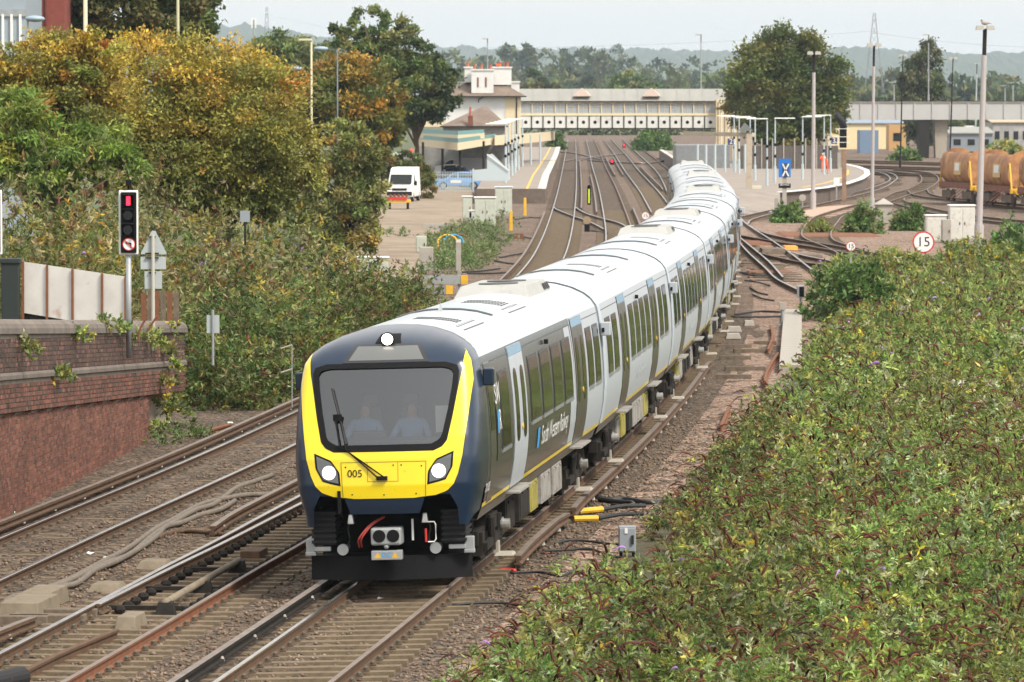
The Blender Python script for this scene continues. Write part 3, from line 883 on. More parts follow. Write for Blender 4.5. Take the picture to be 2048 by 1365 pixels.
def roof_shell(parent, y0, y1, front=None):
    mb = MB()
    full = [(-x, z) for x, z in ROOF] + [(x, z) for x, z in ROOF[::-1]][1:]
    ys = list(np.linspace(y0, y1, 8)); rows = []
    for (x, z) in full:
        rows.append([(x, (front(z) if (front and i == 0) else y), z) for i, y in enumerate(ys)])
    mb.grid(rows, 0, flip=True)
    o = mb.build("roof", M["silver"], parent, smooth=True)
    # rain strip along each cantrail
    q = MB()
    for s in (-1, 1):
        q.bar((s * 1.252, y0 + 0.1, 3.405), (s * 1.252, y1, 3.405), 0.022, 0.03)
    q.build("rain_gutter", M["cargrey"], o)
    return o

SLOT_MAT = mat("vent_slot", (0.03, 0.03, 0.03), 0.7)
SEAM = mat("panel_seam", (0.09, 0.09, 0.09), 0.7)
def roof_vents(roof, yc, rowsn=2, cols=14, x0=-0.05, x1=0.62):
    mb = MB()
    for i in range(cols):
        x = x0 + (x1 - x0) * i / (cols - 1)
        for j in range(rowsn):
            y = yc + j * 0.42
            z = roof_z(x) + 0.004
            dx = 0.016; dz = roof_z(x + dx) - roof_z(x - dx)
            mb.quad((x - dx, y, z - dz / 2), (x + dx, y, z + dz / 2), (x + dx, y + 0.3, z + dz / 2), (x - dx, y + 0.3, z - dz / 2))
    mb.build("roof_vent", SLOT_MAT, roof)
    q = MB()
    for (xa, xb, y) in ((0.86, 0.875, None),):
        q.quad((0.86, yc - 1.0, roof_z(0.86) + 0.004), (0.885, yc - 1.0, roof_z(0.885) + 0.004), (0.885, yc + 1.6, roof_z(0.885) + 0.004), (0.86, yc + 1.6, roof_z(0.86) + 0.004))
    for k in range(7):
        x = 0.70; y = yc - 0.7 + k * 0.33
        q.quad((x, y, roof_z(x) + 0.004), (x + 0.06, y, roof_z(x + 0.06) + 0.004), (x + 0.06, y + 0.12, roof_z(x + 0.06) + 0.004), (x, y + 0.12, roof_z(x) + 0.004))
    q.build("roof_hatch_seam", SEAM, roof)

def roof_pocket(roof, yc, seam=True):
    """raised wedge-shaped cover with a dark front edge and a pale sloping top"""
    mb = MB()
    w = 0.80
    xs = np.linspace(-w, w, 13)
    r0 = [(x, yc, roof_z(w) + 0.045) for x in xs]
    r0b = [(x, yc, roof_z(w) - 0.03) for x in xs]
    r1 = [(x, yc + 1.9, max(roof_z(x), roof_z(w) + 0.045) + 0.004) for x in xs]
    zz = roof_z(w)
    # shallow sunken shelf: flat front lip then slope up to the crown
    rows = [[(x, yc, roof_z(x) + 0.012) for x in xs], [(x, yc + 0.06, roof_z(x) + 0.03) for x in xs], [(x, yc + 1.9 * (1 - (abs(x) / w) ** 2) + 0.1, roof_z(x) + 0.006) for x in xs]]
    mb.grid(rows[1:], 0, flip=False)
    o = mb.build("roof_fairing", M["rooflo"], roof, smooth=True)
    q = MB(); q.grid(rows[:2], 0)
    q.build("fairing_edge", SEAM, o)

def ac_unit(roof, y0, y1, w=0.68):
    mb = MB()
    z0, z1 = 3.80, 4.02
    mb.add([(-w, y0, z0), (w, y0, z0), (w, y1, z0), (-w, y1, z0), (-w * 0.86, y0 + 0.35, z1), (w * 0.86, y0 + 0.35, z1), (w * 0.86, y1 - 0.35, z1), (-w * 0.86, y1 - 0.35, z1)],
           [(4, 5, 6, 7), (0, 1, 5, 4), (1, 2, 6, 5), (2, 3, 7, 6), (3, 0, 4, 7)])
    o = mb.build("air_conditioning_unit", mat("ac_unit_beige", (0.36, 0.36, 0.345), 0.6, var=0.06, stain=(0.27, 0.26, 0.24), sscale=2, samount=0.35), roof, bevel=0.02)
    q = MB()
    for k in range(3):
        y = y1 - 1.1 + k * 0.33
        q.add([(w * 0.985, y, z0 + 0.05), (w * 0.985, y + 0.26, z0 + 0.05), (w * 0.90, y + 0.26, z1 - 0.06), (w * 0.90, y, z1 - 0.06)], [(0, 1, 2, 3)])
    q.v = [(a + 0.012, b, c) for a, b, c in q.v]
    q.build("louvre", SLOT_MAT, o)
    q = MB()
    for yy in (y0 + 1.2, y1 - 1.3):
        q.cyl((0, yy, z1 + 0.004), (0, yy, z1 + 0.02), 0.36, n=18)
    q.build("fan_grille", SEAM, o)

def make_bogie(parent, yc):
    mb = MB()
    for s in (-1, 1):
        mb.box((s * 1.0, yc, 0.56), (0.16, 2.9, 0.22))
        mb.box((s * 1.0, yc, 0.72), (0.34, 0.9, 0.24))
        for d in (-1.15, 1.15):
            mb.box((s * 1.02, yc + d, 0.46), (0.24, 0.34, 0.36))
        mb.bar((s * 1.18, yc - 1.3, 0.42), (s * 1.18, yc + 1.3, 0.50), 0.07, 0.12)
        mb.cyl((s * 1.18, yc - 0.45, 0.3), (s * 1.18, yc - 0.45, 0.8), 0.06, n=8)
        mb.cyl((s * 1.18, yc + 0.45, 0.3), (s * 1.18, yc + 0.45, 0.8), 0.06, n=8)
    mb.box((0, yc, 0.55), (2.0, 0.5, 0.3))
    o = mb.build("bogie", M["under"], parent)
    for d in (-1.15, 1.15):
        for s in (-1, 1):
            w = MB()
            w.cyl((s * 0.70, yc + d, 0.42), (s * 0.82, yc + d, 0.42), 0.42, n=24)
            w.cyl((s * 0.66, yc + d, 0.42), (s * 0.70, yc + d, 0.42), 0.445, n=24)
            w.cyl((s * 0.82, yc + d, 0.42), (s * 0.86, yc + d, 0.42), 0.16, n=12)
            w.build("wheel", [mat_wheel], o)
    for s in (-1, 1):
        q = MB()
        q.box((s * 1.33, yc, 0.20), (0.30, 0.42, 0.045), top=0.8)
        q.box((s * 1.20, yc, 0.30), (0.08, 0.22, 0.2))
        q.build("collector_shoe", mat_shoe, o)
        q = MB(); q.cyl((s * 1.26, yc + 0.5, 0.62), (s * 1.36, yc + 0.5, 0.62), 0.085, n=12)
        q.cyl((s * 1.22, yc + 0.5, 0.62), (s * 1.26, yc + 0.5, 0.62), 0.11, n=12)
        q.build("damper", M["steel"], o)
mat_wheel = mat("wheel_steel", (0.07, 0.055, 0.045), 0.6, 0.4)
mat_shoe = mat("shoe_pale", (0.34, 0.31, 0.26), 0.7)
M["valance"] = mat("valance_grey", (0.17, 0.16, 0.145), 0.4, 0.3, stain=(0.10, 0.08, 0.06), sscale=2.0, samount=0.5)

def underframe(parent, y0, y1, seed):
    rr = random.Random(seed)
    mb = MB()
    mb.box((0, (y0 + y1) / 2, 1.0), (2.2, y1 - y0, 0.22))
    mb.build("underframe", M["under"], parent)
    for s in (-1, 1):
        mb = MB()
        mb.grid([[(s * 1.275, y0, 1.135), (s * 1.275, y1, 1.135)], [(s * 1.19, y0, 0.93), (s * 1.19, y1, 0.93)], [(s * 1.12, y0, 0.93), (s * 1.12, y1, 0.93)]], 0, flip=(s > 0))
        mb.build("solebar", M["valance"], parent)
    y = 5.3
    mats = [M["undergrey"], M["yellowdull"], M["under"], M["undergrey"], M["under"]]
    while y < y1 - 6.0:
        L = rr.uniform(0.7, 1.6)
        m = mats[rr.randrange(5)]
        for s in (-1, 1):
            mb = MB()
            mb.box((s * 0.88, y + L / 2, 0.66), (0.62, L, 0.50))
            mb.box((s * 1.195, y + L / 2, 0.66), (0.016, L * 0.86, 0.40))
            for k in (0.25, 0.75): mb.box((s * 1.21, y + L * k, 0.86), (0.03, 0.06, 0.05))
            mb.build("equipment_box", m, parent, bevel=0.015)
        y += L + rr.uniform(0.15, 0.8)

def door_pair(parent, s, yc, m, wide=1.9, num=0):
    mb = MB()
    for k in (-1, 1):
        a, b = (yc - wide / 2, yc - 0.008) if k < 0 else (yc + 0.008, yc + wide / 2)
        q = MB()
        side_patch(q, s, a, b, 1.14, 3.37, 0.012, 0, 0.02)
        o = q.build("door", m, parent)
        g = MB(); ya, yb = (a + b) / 2 - 0.24, (a + b) / 2 + 0.24
        side_patch(g, s, ya, yb, 1.85, 3.02, 0.018, 0, 0.2, rim=False)
        g.build("door_window", M["pane"], o)
    q = MB()
    for yy in (yc - wide / 2 - 0.022, yc + wide / 2 + 0.022):
        side_patch(q, s, yy - 0.012, yy + 0.012, 1.13, 3.39, 0.008, 0, 0, rim=False)
    q.build("door_seal", M["black"], parent)
    q = MB(); q.cyl((s * (side_x(2.05) + 0.014), yc + 0.1, 2.05), (s * (side_x(2.05) + 0.03), yc + 0.1, 2.05), 0.05, n=12)
    q.build("door_button", M["ochre"], parent)
    q = MB(); side_patch(q, s, yc - wide / 2, yc + wide / 2, 3.22, 3.37, 0.016, 0, 0, rim=False)
    q.build("door_header", mat_header, parent)
    q = MB(); q.box((s * 1.34, yc, 1.06), (0.24, wide, 0.03)); q.build("door_step", M["undergrey"], parent)
mat_header = mat("door_header_blue", (0.15, 0.29, 0.42), 0.25)
mat_wframe = mat("window_frame", (0.025, 0.026, 0.027), 0.35)
mat_wlip = mat("window_lip", (0.40, 0.42, 0.43), 0.3, 0.6)

def window(parent, s, y0, y1, z0=2.0, z1=3.1):
    mb = MB()
    side_patch(mb, s, y0, y1, z0, z1, 0.010, 0, 0.06)
    o = mb.build("window", mat_wframe, parent)
    g = MB(); side_patch(g, s, y0 + 0.06, y1 - 0.06, z0 + 0.06, z1 - 0.05, 0.0135, 0, 0.05, rim=False)
    g.build("pane", M["pane"], o)
    g = MB(); side_patch(g, s, y0 + 0.02, y1 - 0.02, z0 - 0.03, z0 + 0.025, 0.02, 0, 0)
    g.build("sill", mat_wlip, o)

def car_end(parent, y, face):
    """flat end bulkhead at y, facing -1 (front) or +1"""
    mb = MB()
    pts = [(x, z) for x, z in SIDE] + [(x, z) for x, z in ROOF[1:]]
    full = pts + [(-x, z) for x, z in pts[::-1][1:]]
    vs = [(x * 0.995, y, z) for x, z in full]
    f = tuple(range(len(vs)))
    mb.add(vs, [f if face < 0 else f[::-1]])
    mb.build("end_wall", M["lgrey"], parent)

def gangway(parent, y):
    mb = MB()
    pts = [(x, z) for x, z in SIDE] + [(x, z) for x, z in ROOF[1:]]
    full = pts + [(-x, z) for x, z in pts[::-1][1:]]
    n = len(full)
    rings = []
    for k in range(6):
        sc = 0.965 if k % 2 == 0 else 0.935
        rings.append([(x * sc, y + k * 0.07, 2.3 + (z - 2.3) * (0.985 if k % 2 == 0 else 0.965)) for x, z in full])
    vs = [p for r in rings for p in r]
    mb.add(vs, [(k * n + i, (k + 1) * n + i, (k + 1) * n + (i + 1) % n, k * n + (i + 1) % n) for k in range(5) for i in range(n - 1)])
    mb.build("gangway_bellows", mat_bellow, parent)
mat_bellow = mat("bellows_grey", (0.24, 0.26, 0.29), 0.7)

def camera_pod(parent, y, s=1):
    mb = MB()
    x = side_x(2.95)
    mb.box((s * (x + 0.10), y, 2.95), (0.19, 0.13, 0.26))
    o = mb.build("camera_pod", M["lgrey"], parent, bevel=0.02)
    q = MB(); q.box((s * (x + 0.06), y - 0.07, 2.93), (0.05, 0.03, 0.08)); q.build("lens", M["black"], o)

# -------- middle carriages
def build_middle(parent, seed, ac):
    fr = 0.0
    for s in (-1, 1):
        side_shell(parent, s, 0.0, CARL, M["lgrey"], "body_side")
        q = MB()
        side_patch(q, s, 0.0, CARL, 1.135, 1.20, 0.004, 0, 0, rim=False)
        q.build("yellow_line", M["yellow"], parent)
        q = MB(); side_patch(q, s, 0.0, CARL, 3.27, 3.285, 0.004, 0, 0, rim=False); q.build("body_seam", SEAM, parent)
        for (a, b) in ((1.1, 2.3), (2.7, 3.9), (7.15, 8.37), (8.72, 9.94), (10.29, 11.51), (11.86, 13.08), (16.0, 17.2), (17.6, 18.8)):
            window(parent, s, a, b)
        for yc in (5.6, 14.45): door_pair(parent, s, yc, M["door_d"])
        q = MB(); q.box((s * (side_x(3.18) + 0.05), 9.4, 3.18), (0.07, 0.09, 0.08)); q.build("side_lamp", M["black"], parent, bevel=0.01)
        q = MB(); side_patch(q, s, 0.03, 0.50, 1.14, 3.39, 0.014, 0, 0.01); q.build("end_fairing", mat_fair, parent)
        q = MB(); side_patch(q, s, 0.505, 0.535, 1.14, 3.39, 0.006, 0, 0, rim=False); q.build("fairing_seam", M["black"], parent)
    roof = roof_shell(parent, 0.0, CARL)
    q = MB()
    for i in range(24):
        xa, xb_ = -1.29 + 2.58 * i / 24, -1.29 + 2.58 * (i + 1) / 24
        q.quad((xa, 0.0, roof_z(xa) + 0.012), (xb_, 0.0, roof_z(xb_) + 0.012), (xb_, 0.5, roof_z(xb_) + 0.012), (xa, 0.5, roof_z(xa) + 0.012))
    q.build("roof_end_band", mat_fair, roof)
    q = MB()
    for i in range(24):
        xa, xb_ = -1.29 + 2.58 * i / 24, -1.29 + 2.58 * (i + 1) / 24
        q.quad((xa, 0.5, roof_z(xa) + 0.006), (xb_, 0.5, roof_z(xb_) + 0.006), (xb_, 0.54, roof_z(xb_) + 0.006), (xa, 0.54, roof_z(xa) + 0.006))
    q.build("roof_joint", SEAM, roof)
    roof_pocket(roof, 5.8); roof_vents(roof, 9.2)
    if ac: ac_unit(roof, 13.6, 17.4)
    else: roof_pocket(roof, 15.2)
    car_end(parent, 0.01, -1); car_end(parent, CARL - 0.01, 1)
    gangway(parent, CARL - 0.005)
    for yc in (3.3, CARL - 3.3): make_bogie(parent, yc)
    underframe(parent, 0.15, CARL - 0.15, seed)
    camera_pod(parent, -0.05, 1)
    side_text(parent, "operator_lettering", "South Western Railway", 0.30, 10.2, 1.62, mat_ghost, 1)
mat_fair = mat("fairing_blue_grey", (0.50, 0.56, 0.61), 0.35)
mat_ghost = mat("ghost_lettering", (0.62, 0.66, 0.70), 0.3)

# -------- leading cab car
RAKE = ([0.6, 1.0, 1.3, 1.6, 2.0, 2.3, 3.4, 3.9], [0.22, 0.10, 0.03, 0.0, 0.03, 0.12, 0.60, 0.95])
def yb(z): return float(np.interp(z, [1.0, 3.1, 3.4, 3.65, 3.8, 3.89], [1.45, 1.45, 1.55, 1.9, 2.2, 2.4]))
def nose_y(x, z):
    w = half_w(max(1.12, min(z, 3.888)))
    if z <= 2.35: r = abs(x) / max(w, 0.05)
    else:
        # polar distance from (0, 2.35) to the outline
        ang = math.atan2(z - 2.35, abs(x) + 1e-9)
        r = math.hypot(x, z - 2.35) / outline_r(ang)
    r = min(r, 1.0)
    f = max(0.0, min(1.0, (math.atan2(z - 2.35, abs(x) + 1e-9) - 0.75) / 0.45)) if z > 2.35 else 0.0
    A = (1 - max(0.0, 1 - r ** 20) ** 0.22) * (1 - f) + (1 - math.sqrt(max(0.0, 1 - r ** 9))) * f
    base = float(np.interp(z, *RAKE)) + 0.14 * (x / 1.39) ** 2
    return base * (1 - A) + yb(z) * A
_ol = [(x, z) for x, z in SIDE if z >= 2.2] + ROOF[1:]
_oa = np.array([math.atan2(z - 2.35, x) for x, z in _ol]); _or = np.array([math.hypot(x, z - 2.35) for x, z in _ol])
def outline_r(a):
    i = int(np.clip(np.searchsorted(_oa, a) - 1, 0, len(_oa) - 2))
    px, pz = _ol[i][0], _ol[i][1] - 2.35; ex, ez = _ol[i + 1][0] - px, _ol[i + 1][1] - 2.35 - pz
    return (px * ez - pz * ex) / (math.cos(a) * ez - math.sin(a) * ex)

def nose_rows(mb, rowfn, z0, z1, nz=18, nx=12, off=0.010, mi=0):
    """surface patch on the nose: rowfn(z) -> (xa, xb)"""
    rows = []
    for i in range(nz + 1):
        z = z0 + (z1 - z0) * i / nz
        xa, xb = rowfn(z)
        rows.append([(x, nose_y(x, z) - off, z) for x in np.linspace(xa, xb, nx + 1)])
    mb.grid(rows, mi)
    return mb
def nose_poly(mb, poly, off=0.008, mi=0, nz=12, nx=8):
    zs = [p[1] for p in poly]
    def rowfn(z):
        z = min(max(z, min(zs) + 1e-4), max(zs) - 1e-4)
        xs = []
        for i in range(len(poly)):
            (xa, za), (xb, zb) = poly[i], poly[(i + 1) % len(poly)]
            if (za - z) * (zb - z) <= 0 and za != zb:
                xs.append(xa + (xb - xa) * (z - za) / (zb - za))
        return min(xs), max(xs)
    return nose_rows(mb, rowfn, min(zs), max(zs), nz, nx, off, mi)
def nose_text(parent, name, txt, size, xc, zc, m, off=0.019):
    vs, fs = text_mesh(txt, size)
    mb = MB(); mb.add([(xc + v[0], nose_y(xc + v[0], zc + v[1]) - off, zc + v[1]) for v in vs], fs)
    return mb.build(name, m, parent)
def nose_disc(mb, xc, zc, r, off, mi=0, n=20):
    mb.add([(xc, nose_y(xc, zc) - off, zc)] + [(xc + r * math.cos(2 * math.pi * k / n), nose_y(xc + r * math.cos(2 * math.pi * k / n), zc + r * math.sin(2 * math.pi * k / n)) - off, zc + r * math.sin(2 * math.pi * k / n)) for k in range(n)],
           [(0, 1 + k, 1 + (k + 1) % n) for k in range(n)], mi)

WS_Z = [2.10, 2.16, 2.25, 2.6, 3.0, 3.25, 3.34, 3.39]
WS_X = [0.75, 0.88, 0.945, 1.02, 1.085, 1.105, 1.075, 0.90]
def ws_half(z): return float(np.interp(z, WS_Z, WS_X))
GL_Z = [2.20, 2.26, 2.34, 2.7, 3.05, 3.22, 3.29, 3.32]
GL_X = [0.71, 0.83, 0.875, 0.95, 1.005, 1.02, 0.98, 0.84]
def gl_half(z): return float(np.interp(z, GL_Z, GL_X))

def build_cab_car(parent):
    # nose shell: fan above z = 1.45 with a hole for the windscreen glass
    bd = [(x, z) for x, z in SIDE if z > 1.45]
    bd = [(side_x(1.45), 1.45)] + bd + ROOF[1:]
    dense = []
    for i in range(len(bd) - 1):
        for k in range(8):
            t = k / 8
            dense.append((bd[i][0] + (bd[i + 1][0] - bd[i][0]) * t, bd[i][1] + (bd[i + 1][1] - bd[i][1]) * t))
    dense.append(bd[-1])
    fullb = dense + [(-x, z) for x, z in dense[::-1][1:]]
    mb = MB(); rows = []
    ss = [1 - (1 - s) ** 1.8 for s in np.linspace(0, 1, 70)]
    # windscreen aperture boundary in the same fan (rays from (0, 1.45))
    for t in ss:
        rows.append([(x * t, nose_y(x * t, 1.45 + (z - 1.45) * t), 1.45 + (z - 1.45) * t) for x, z in fullb])
    # drop faces wholly inside the glass opening
    n, m = len(rows), len(rows[0])
    vs = [p for r in rows for p in r]; fs = []
    def inside(p): return 2.12 < p[2] < 3.37 and abs(p[0]) < ws_half(p[2]) - 0.015
    for i in range(n - 1):
        for j in range(m - 1):
            q = (i * m + j, i * m + j + 1, (i + 1) * m + j + 1, (i + 1) * m + j)
            if all(inside(vs[k]) for k in q): continue
            fs.append(q[::-1])
    mb.add(vs, fs)
    nose = mb.build("nose", M["navy"], parent, smooth=True)
    # lower centre skirt and corner cheeks
    mb = MB(); nose_rows(mb, lambda z: (-0.62 + 0.10 * (1.45 - z) / 0.27, 0.62 - 0.10 * (1.45 - z) / 0.27), 1.17, 1.46, 6, 10, 0.0)
    mb.build("skirt", M["navy"], nose, smooth=True)
    for s in (-1, 1):
        mb = MB()
        def rf(z, s=s):
            inn = 1.08 + 0.10 * max(0, (z - 1.25) / 0.2) * -1 + 0.02 * (1.46 - z)
            w = side_x(max(z, 1.12)) - (0.10 * (1.12 - z) / 0.2 if z < 1.12 else 0)
            a, b = inn * s, (w - 1e-4) * s
            return (a, b) if s > 0 else (b, a)
        nose_rows(mb, rf, 0.98, 1.46, 10, 10, 0.0)
        mb.build("cheek", M["navy"], nose, smooth=True)
    # windscreen: black frame ring, glass
    mb = MB(); zs = np.linspace(2.10, 3.39, 40)
    left, right = [], []
    def ring(zf, hf, N=48):
        pts = []
        zz = np.concatenate([np.linspace(zf[0], zf[-1], N)])
        for z in zz: pts.append((hf(z), z))
        w1 = hf(zz[-1])
        for x in np.linspace(w1, -w1, 26)[1:-1]: pts.append((x, zz[-1]))
        for z in zz[::-1]: pts.append((-hf(z), z))
        w0 = hf(zz[0])
        for x in np.linspace(-w0, w0, 26)[1:-1]: pts.append((x, zz[0]))
        return pts
    outer = ring(WS_Z, ws_half); inner = ring(GL_Z, gl_half)
    k = len(outer)
    vs = [(x, nose_y(x, z) - 0.014, z) for x, z in outer] + [(x, nose_y(x, z) - 0.016, z) for x, z in inner] + [(x, nose_y(x, z) + 0.03, z) for x, z in inner]
    mb.add(vs, [(i, (i + 1) % k, (i + 1) % k + k, i + k) for i in range(k)] + [(i + k, (i + 1) % k + k, (i + 1) % k + 2 * k, i + 2 * k) for i in range(k)])
    mb.build("windscreen_surround", M["black"], parent)
    mb = MB(); nose_rows(mb, lambda z: (-gl_half(z), gl_half(z)), 2.2, 3.32, 30, 24, -0.012)
    mb.build("windscreen", M["windscreen"], parent, smooth=True)
    # yellow panel: two side bands and the lower panel
    YO = ([1.41, 1.44, 1.50, 1.60, 1.75, 2.0, 2.6, 3.2, 3.45, 3.58, 3.62], [0.45, 0.77, 0.94, 1.04, 1.105, 1.17, 1.25, 1.315, 1.255, 1.195, 1.17])
    YI = ([2.10, 2.16, 2.25, 2.6, 3.0, 3.25, 3.45, 3.58, 3.62], [0.75, 0.88, 0.95, 1.025, 1.095, 1.145, 1.165, 1.165, 1.168])
    mb = MB()
    nose_rows(mb, lambda z: (-float(np.interp(z, *YO)), float(np.interp(z, *YO))), 1.405, 2.10, 40, 60, 0.010)
    for s in (-1, 1):
        def rf(z, s=s):
            o_ = min(float(np.interp(z, *YO)), half_w(z) * 0.972)
            a, b = s * min(float(np.interp(z, *YI)), o_ - 0.004), s * o_
            return (a, b) if s > 0 else (b, a)
        nose_rows(mb, rf, 2.10, 3.56, 60, 12, 0.010)
    yel = mb.build("yellow_front_panel", M["yellow"], parent, smooth=True)
    mb = MB()
    for x in (-0.62, 0.62): nose_poly(mb, [(x - 0.006, 1.42), (x + 0.006, 1.42), (x * 1.03 + 0.006, 1.95), (x * 1.03 - 0.006, 1.95)], 0.014, nz=6, nx=1)
    nose_poly(mb, [(-0.64, 1.945), (0.64, 1.945), (0.64, 1.955), (-0.64, 1.955)], 0.014, nz=1, nx=10)
    for x in (-0.24, 0.22): nose_poly(mb, [(x - 0.004, 1.66), (x + 0.004, 1.66), (x + 0.004, 1.95), (x - 0.004, 1.95)], 0.014, nz=3, nx=1)
    nose_poly(mb, [(-0.24, 1.658), (0.22, 1.658), (0.22, 1.666), (-0.24, 1.666)], 0.014, nz=1, nx=6)
    mb.build("panel_joint", mat("panel_joint", (0.30, 0.23, 0.01), 0.7), yel)
    mb = MB()
    for x, z in ((-0.57, 1.88), (0.57, 1.88), (-0.48, 1.47), (0.0, 1.46), (0.48, 1.47), (0.27, 1.9), (0.15, 1.9)): nose_disc(mb, x, z, 0.012, 0.016, n=8)
    mb.build("panel_bolt", M["black"], yel)
    nose_text(yel, "fleet_number", "005", 0.155, -0.43, 1.78, M["black"])
    # headlights
    hp = [(1.05, 2.09), (1.03, 1.86), (0.92, 1.66), (0.65, 1.60), (0.665, 1.80), (0.79, 1.98)]
    for s in (-1, 1):
        mb = MB(); nose_poly(mb, [(s * x, z) for x, z in hp], 0.014, nz=14, nx=8)
        h = mb.build("headlight", M["black"], parent)
        mb = MB(); nose_poly(mb, [(s * (0.845 + (x - 0.845) * 0.84), 1.83 + (z - 1.83) * 0.84) for x, z in hp], 0.018, nz=14, nx=8)
        mb.build("headlight_cover", mat("headlight_cover", (0.10, 0.11, 0.115), 0.12, coat=0.8), h)
        mb = MB(); nose_disc(mb, s * 0.825, 1.80, 0.098, 0.026, n=24)
        mb.build("lamp", M["lamp"], h)
        mb = MB(); nose_disc(mb, s * 0.825, 1.80, 0.112, 0.022, n=24)
        mb.build("lamp_rim", M["steel"], h)
    # destination display
    mb = MB(); nose_poly(mb, [(-0.66, 3.40), (0.66, 3.40), (0.50, 3.665), (-0.50, 3.665)], 0.010, nz=8, nx=12)
    d = mb.build("destination_display", mat("display_frame", (0.03, 0.032, 0.035), 0.2), parent, smooth=True)
    mb = MB(); nose_poly(mb, [(-0.57, 3.435), (0.57, 3.435), (0.45, 3.635), (-0.45, 3.635)], 0.014, nz=8, nx=12)
    mb.build("display_glass", mat("display_glass", (0.13, 0.135, 0.135), 0.2), d, smooth=True)
    # top lamp
    mb = MB(); nose_poly(mb, [(-0.20, 3.668), (0.20, 3.668), (0.15, 3.80), (-0.15, 3.80)], 0.014, nz=8, nx=8)
    t = mb.build("top_light", M["black"], parent, smooth=True)
    mb = MB(); c = Vector((0, nose_y(0, 3.64) - 0.03, 3.735))
    mb.cyl(c + Vector((0, 0.05, 0)), c + Vector((0, -0.01, 0.0)), 0.085, n=20)
    mb.build("lamp", M["lamp"], t)
    mb = MB(); mb.cyl(c + Vector((0, 0.08, 0)), c + Vector((0, 0.0, 0.0)), 0.105, n=20); mb.build("lamp_rim", M["black"], t)
    # wiper
    def np_(x, z, off): return Vector((x, nose_y(x, z) - off, z))
    mb = MB()
    mb.bar(np_(0.02, 1.72, 0.05), np_(-0.66, 2.20, 0.05), 0.018); mb.bar(np_(-0.66, 2.20, 0.05), np_(-0.74, 2.62, 0.05), 0.016)
    mb.bar(np_(-0.06, 1.70, 0.05), np_(-0.56, 2.14, 0.045), 0.015); mb.bar(np_(-0.56, 2.14, 0.045), np_(-0.66, 2.58, 0.045), 0.014)
    mb.box(np_(-0.70, 2.61, 0.05), (0.13, 0.04, 0.10)); mb.box(np_(-0.02, 1.71, 0.04), (0.16, 0.06, 0.06))
    w = mb.build("wiper", M["black"], parent)
    mb = MB(); mb.bar(np_(-0.80, 3.04, 0.03), np_(-0.56, 2.22, 0.03), 0.03, 0.02); mb.build("wiper_blade", M["blackrub"], w)
    # ---- cavity, coupler and gear under the nose
    mb = MB()
    mb.box((0, 1.35, 0.92), (2.3, 0.06, 1.05)); mb.box((0, 1.0, 0.47), (2.2, 0.7, 0.05))
    mb.build("front_bulkhead", M["black"], parent)
    mb = MB()
    for k in range(9):
        x0, x1 = -1.22 + k * 2.44 / 9, -1.22 + (k + 1) * 2.44 / 9
        f = lambda x: 0.30 + 0.30 * (abs(x) / 1.22) ** 2
        mb.add([(x0, f(x0), 0.16), (x1, f(x1), 0.16), (x1, f(x1) + 0.05, 0.52), (x0, f(x0) + 0.05, 0.52)], [(0, 1, 2, 3)])
    mb.build("obstacle_deflector", M["black"], parent)
    for s in (-1, 1):
        mb = MB()
        mb.box((s * 0.98, 0.72, 0.94), (0.33, 0.60, 0.50))
        for k in range(6): mb.box((s * 0.98, 0.72, 0.74 + k * 0.085), (0.375, 0.68, 0.04))
        mb.build("anti_climber", M["blackrub"], parent)
        mb = MB(); mb.cyl((s * 0.70, 0.42, 0.62), (s * 0.70, 0.36, 0.62), 0.085, n=18); mb.cyl((s * 0.70, 0.9, 0.62), (s * 0.70, 0.42, 0.62), 0.04, n=10)
        mb.build("air_hose_cock", M["greysteel"], parent)
        mb = MB(); mb.box((s * 1.02, 0.46, 0.63), (0.26, 0.08, 0.07)); mb.box((s * 1.20, 0.5, 0.68), (0.14, 0.12, 0.20)); mb.box((s * 1.20, 0.48, 0.56), (0.16, 0.1, 0.06))
        mb.build("coupler_bracket", M["greysteel"], parent, bevel=0.012)
        mb = MB(); mb.box((s * 0.56, 0.34, 1.08), (0.10, 0.10, 0.15), top=0.6); mb.build("jumper_socket", M["steel"], parent, bevel=0.012)
        mb = MB(); mb.tube(catmull([(s * 0.5, 0.5, 1.12), (s * 0.62, 0.45, 0.95), (s * 0.60, 0.42, 0.75), (s * 0.72, 0.45, 0.55), (s * 0.80, 0.6, 0.65)], 5), 0.012, 6)
        mb.build("air_hose", M["cableblack"], parent)
        mb = MB(); mb.box((s * 1.20, 0.9, 1.25), (0.10, 0.5, 0.12)); mb.box((s * 0.8, 0.9, 1.36), (0.5, 0.3, 0.06)); mb.build("frame_bracket", M["under"], parent)
    mb = MB(); mb.box((0.0, 0.22, 0.83), (0.46, 0.34, 0.26)); mb.box((0, 0.7, 0.80), (0.24, 0.9, 0.2)); mb.cyl((0, 0.06, 0.68), (0, 0.2, 0.68), 0.04, n=10)
    c = mb.build("coupler", M["greysteel"], parent, bevel=0.03)
    for x in (-0.10, 0.11):
        mb = MB(); mb.cyl((x, 0.05, 0.84), (x, 0.042, 0.84), 0.095, n=20); mb.build("coupler_cone", M["black"], c)
    mb = MB(); mb.box((0, 0.14, 0.55), (0.46, 0.16, 0.14)); p = mb.build("electrical_head_cover", M["greysteel"], parent, bevel=0.01)
    for x in (-0.13, 0.13):
        mb = MB(); mb.add([(x - 0.055, 0.058, 0.51), (x + 0.055, 0.058, 0.51), (x, 0.058, 0.60)], [(0, 1, 2)]); mb.build("warning_triangle", M["ochre"], p)
    vs, fs = text_mesh("DC", 0.10); mb = MB(); mb.add([(v[0], 0.056, 0.555 + v[1]) for v in vs], fs); mb.build("plate_lettering", M["lblue"], p)
    mb = MB()
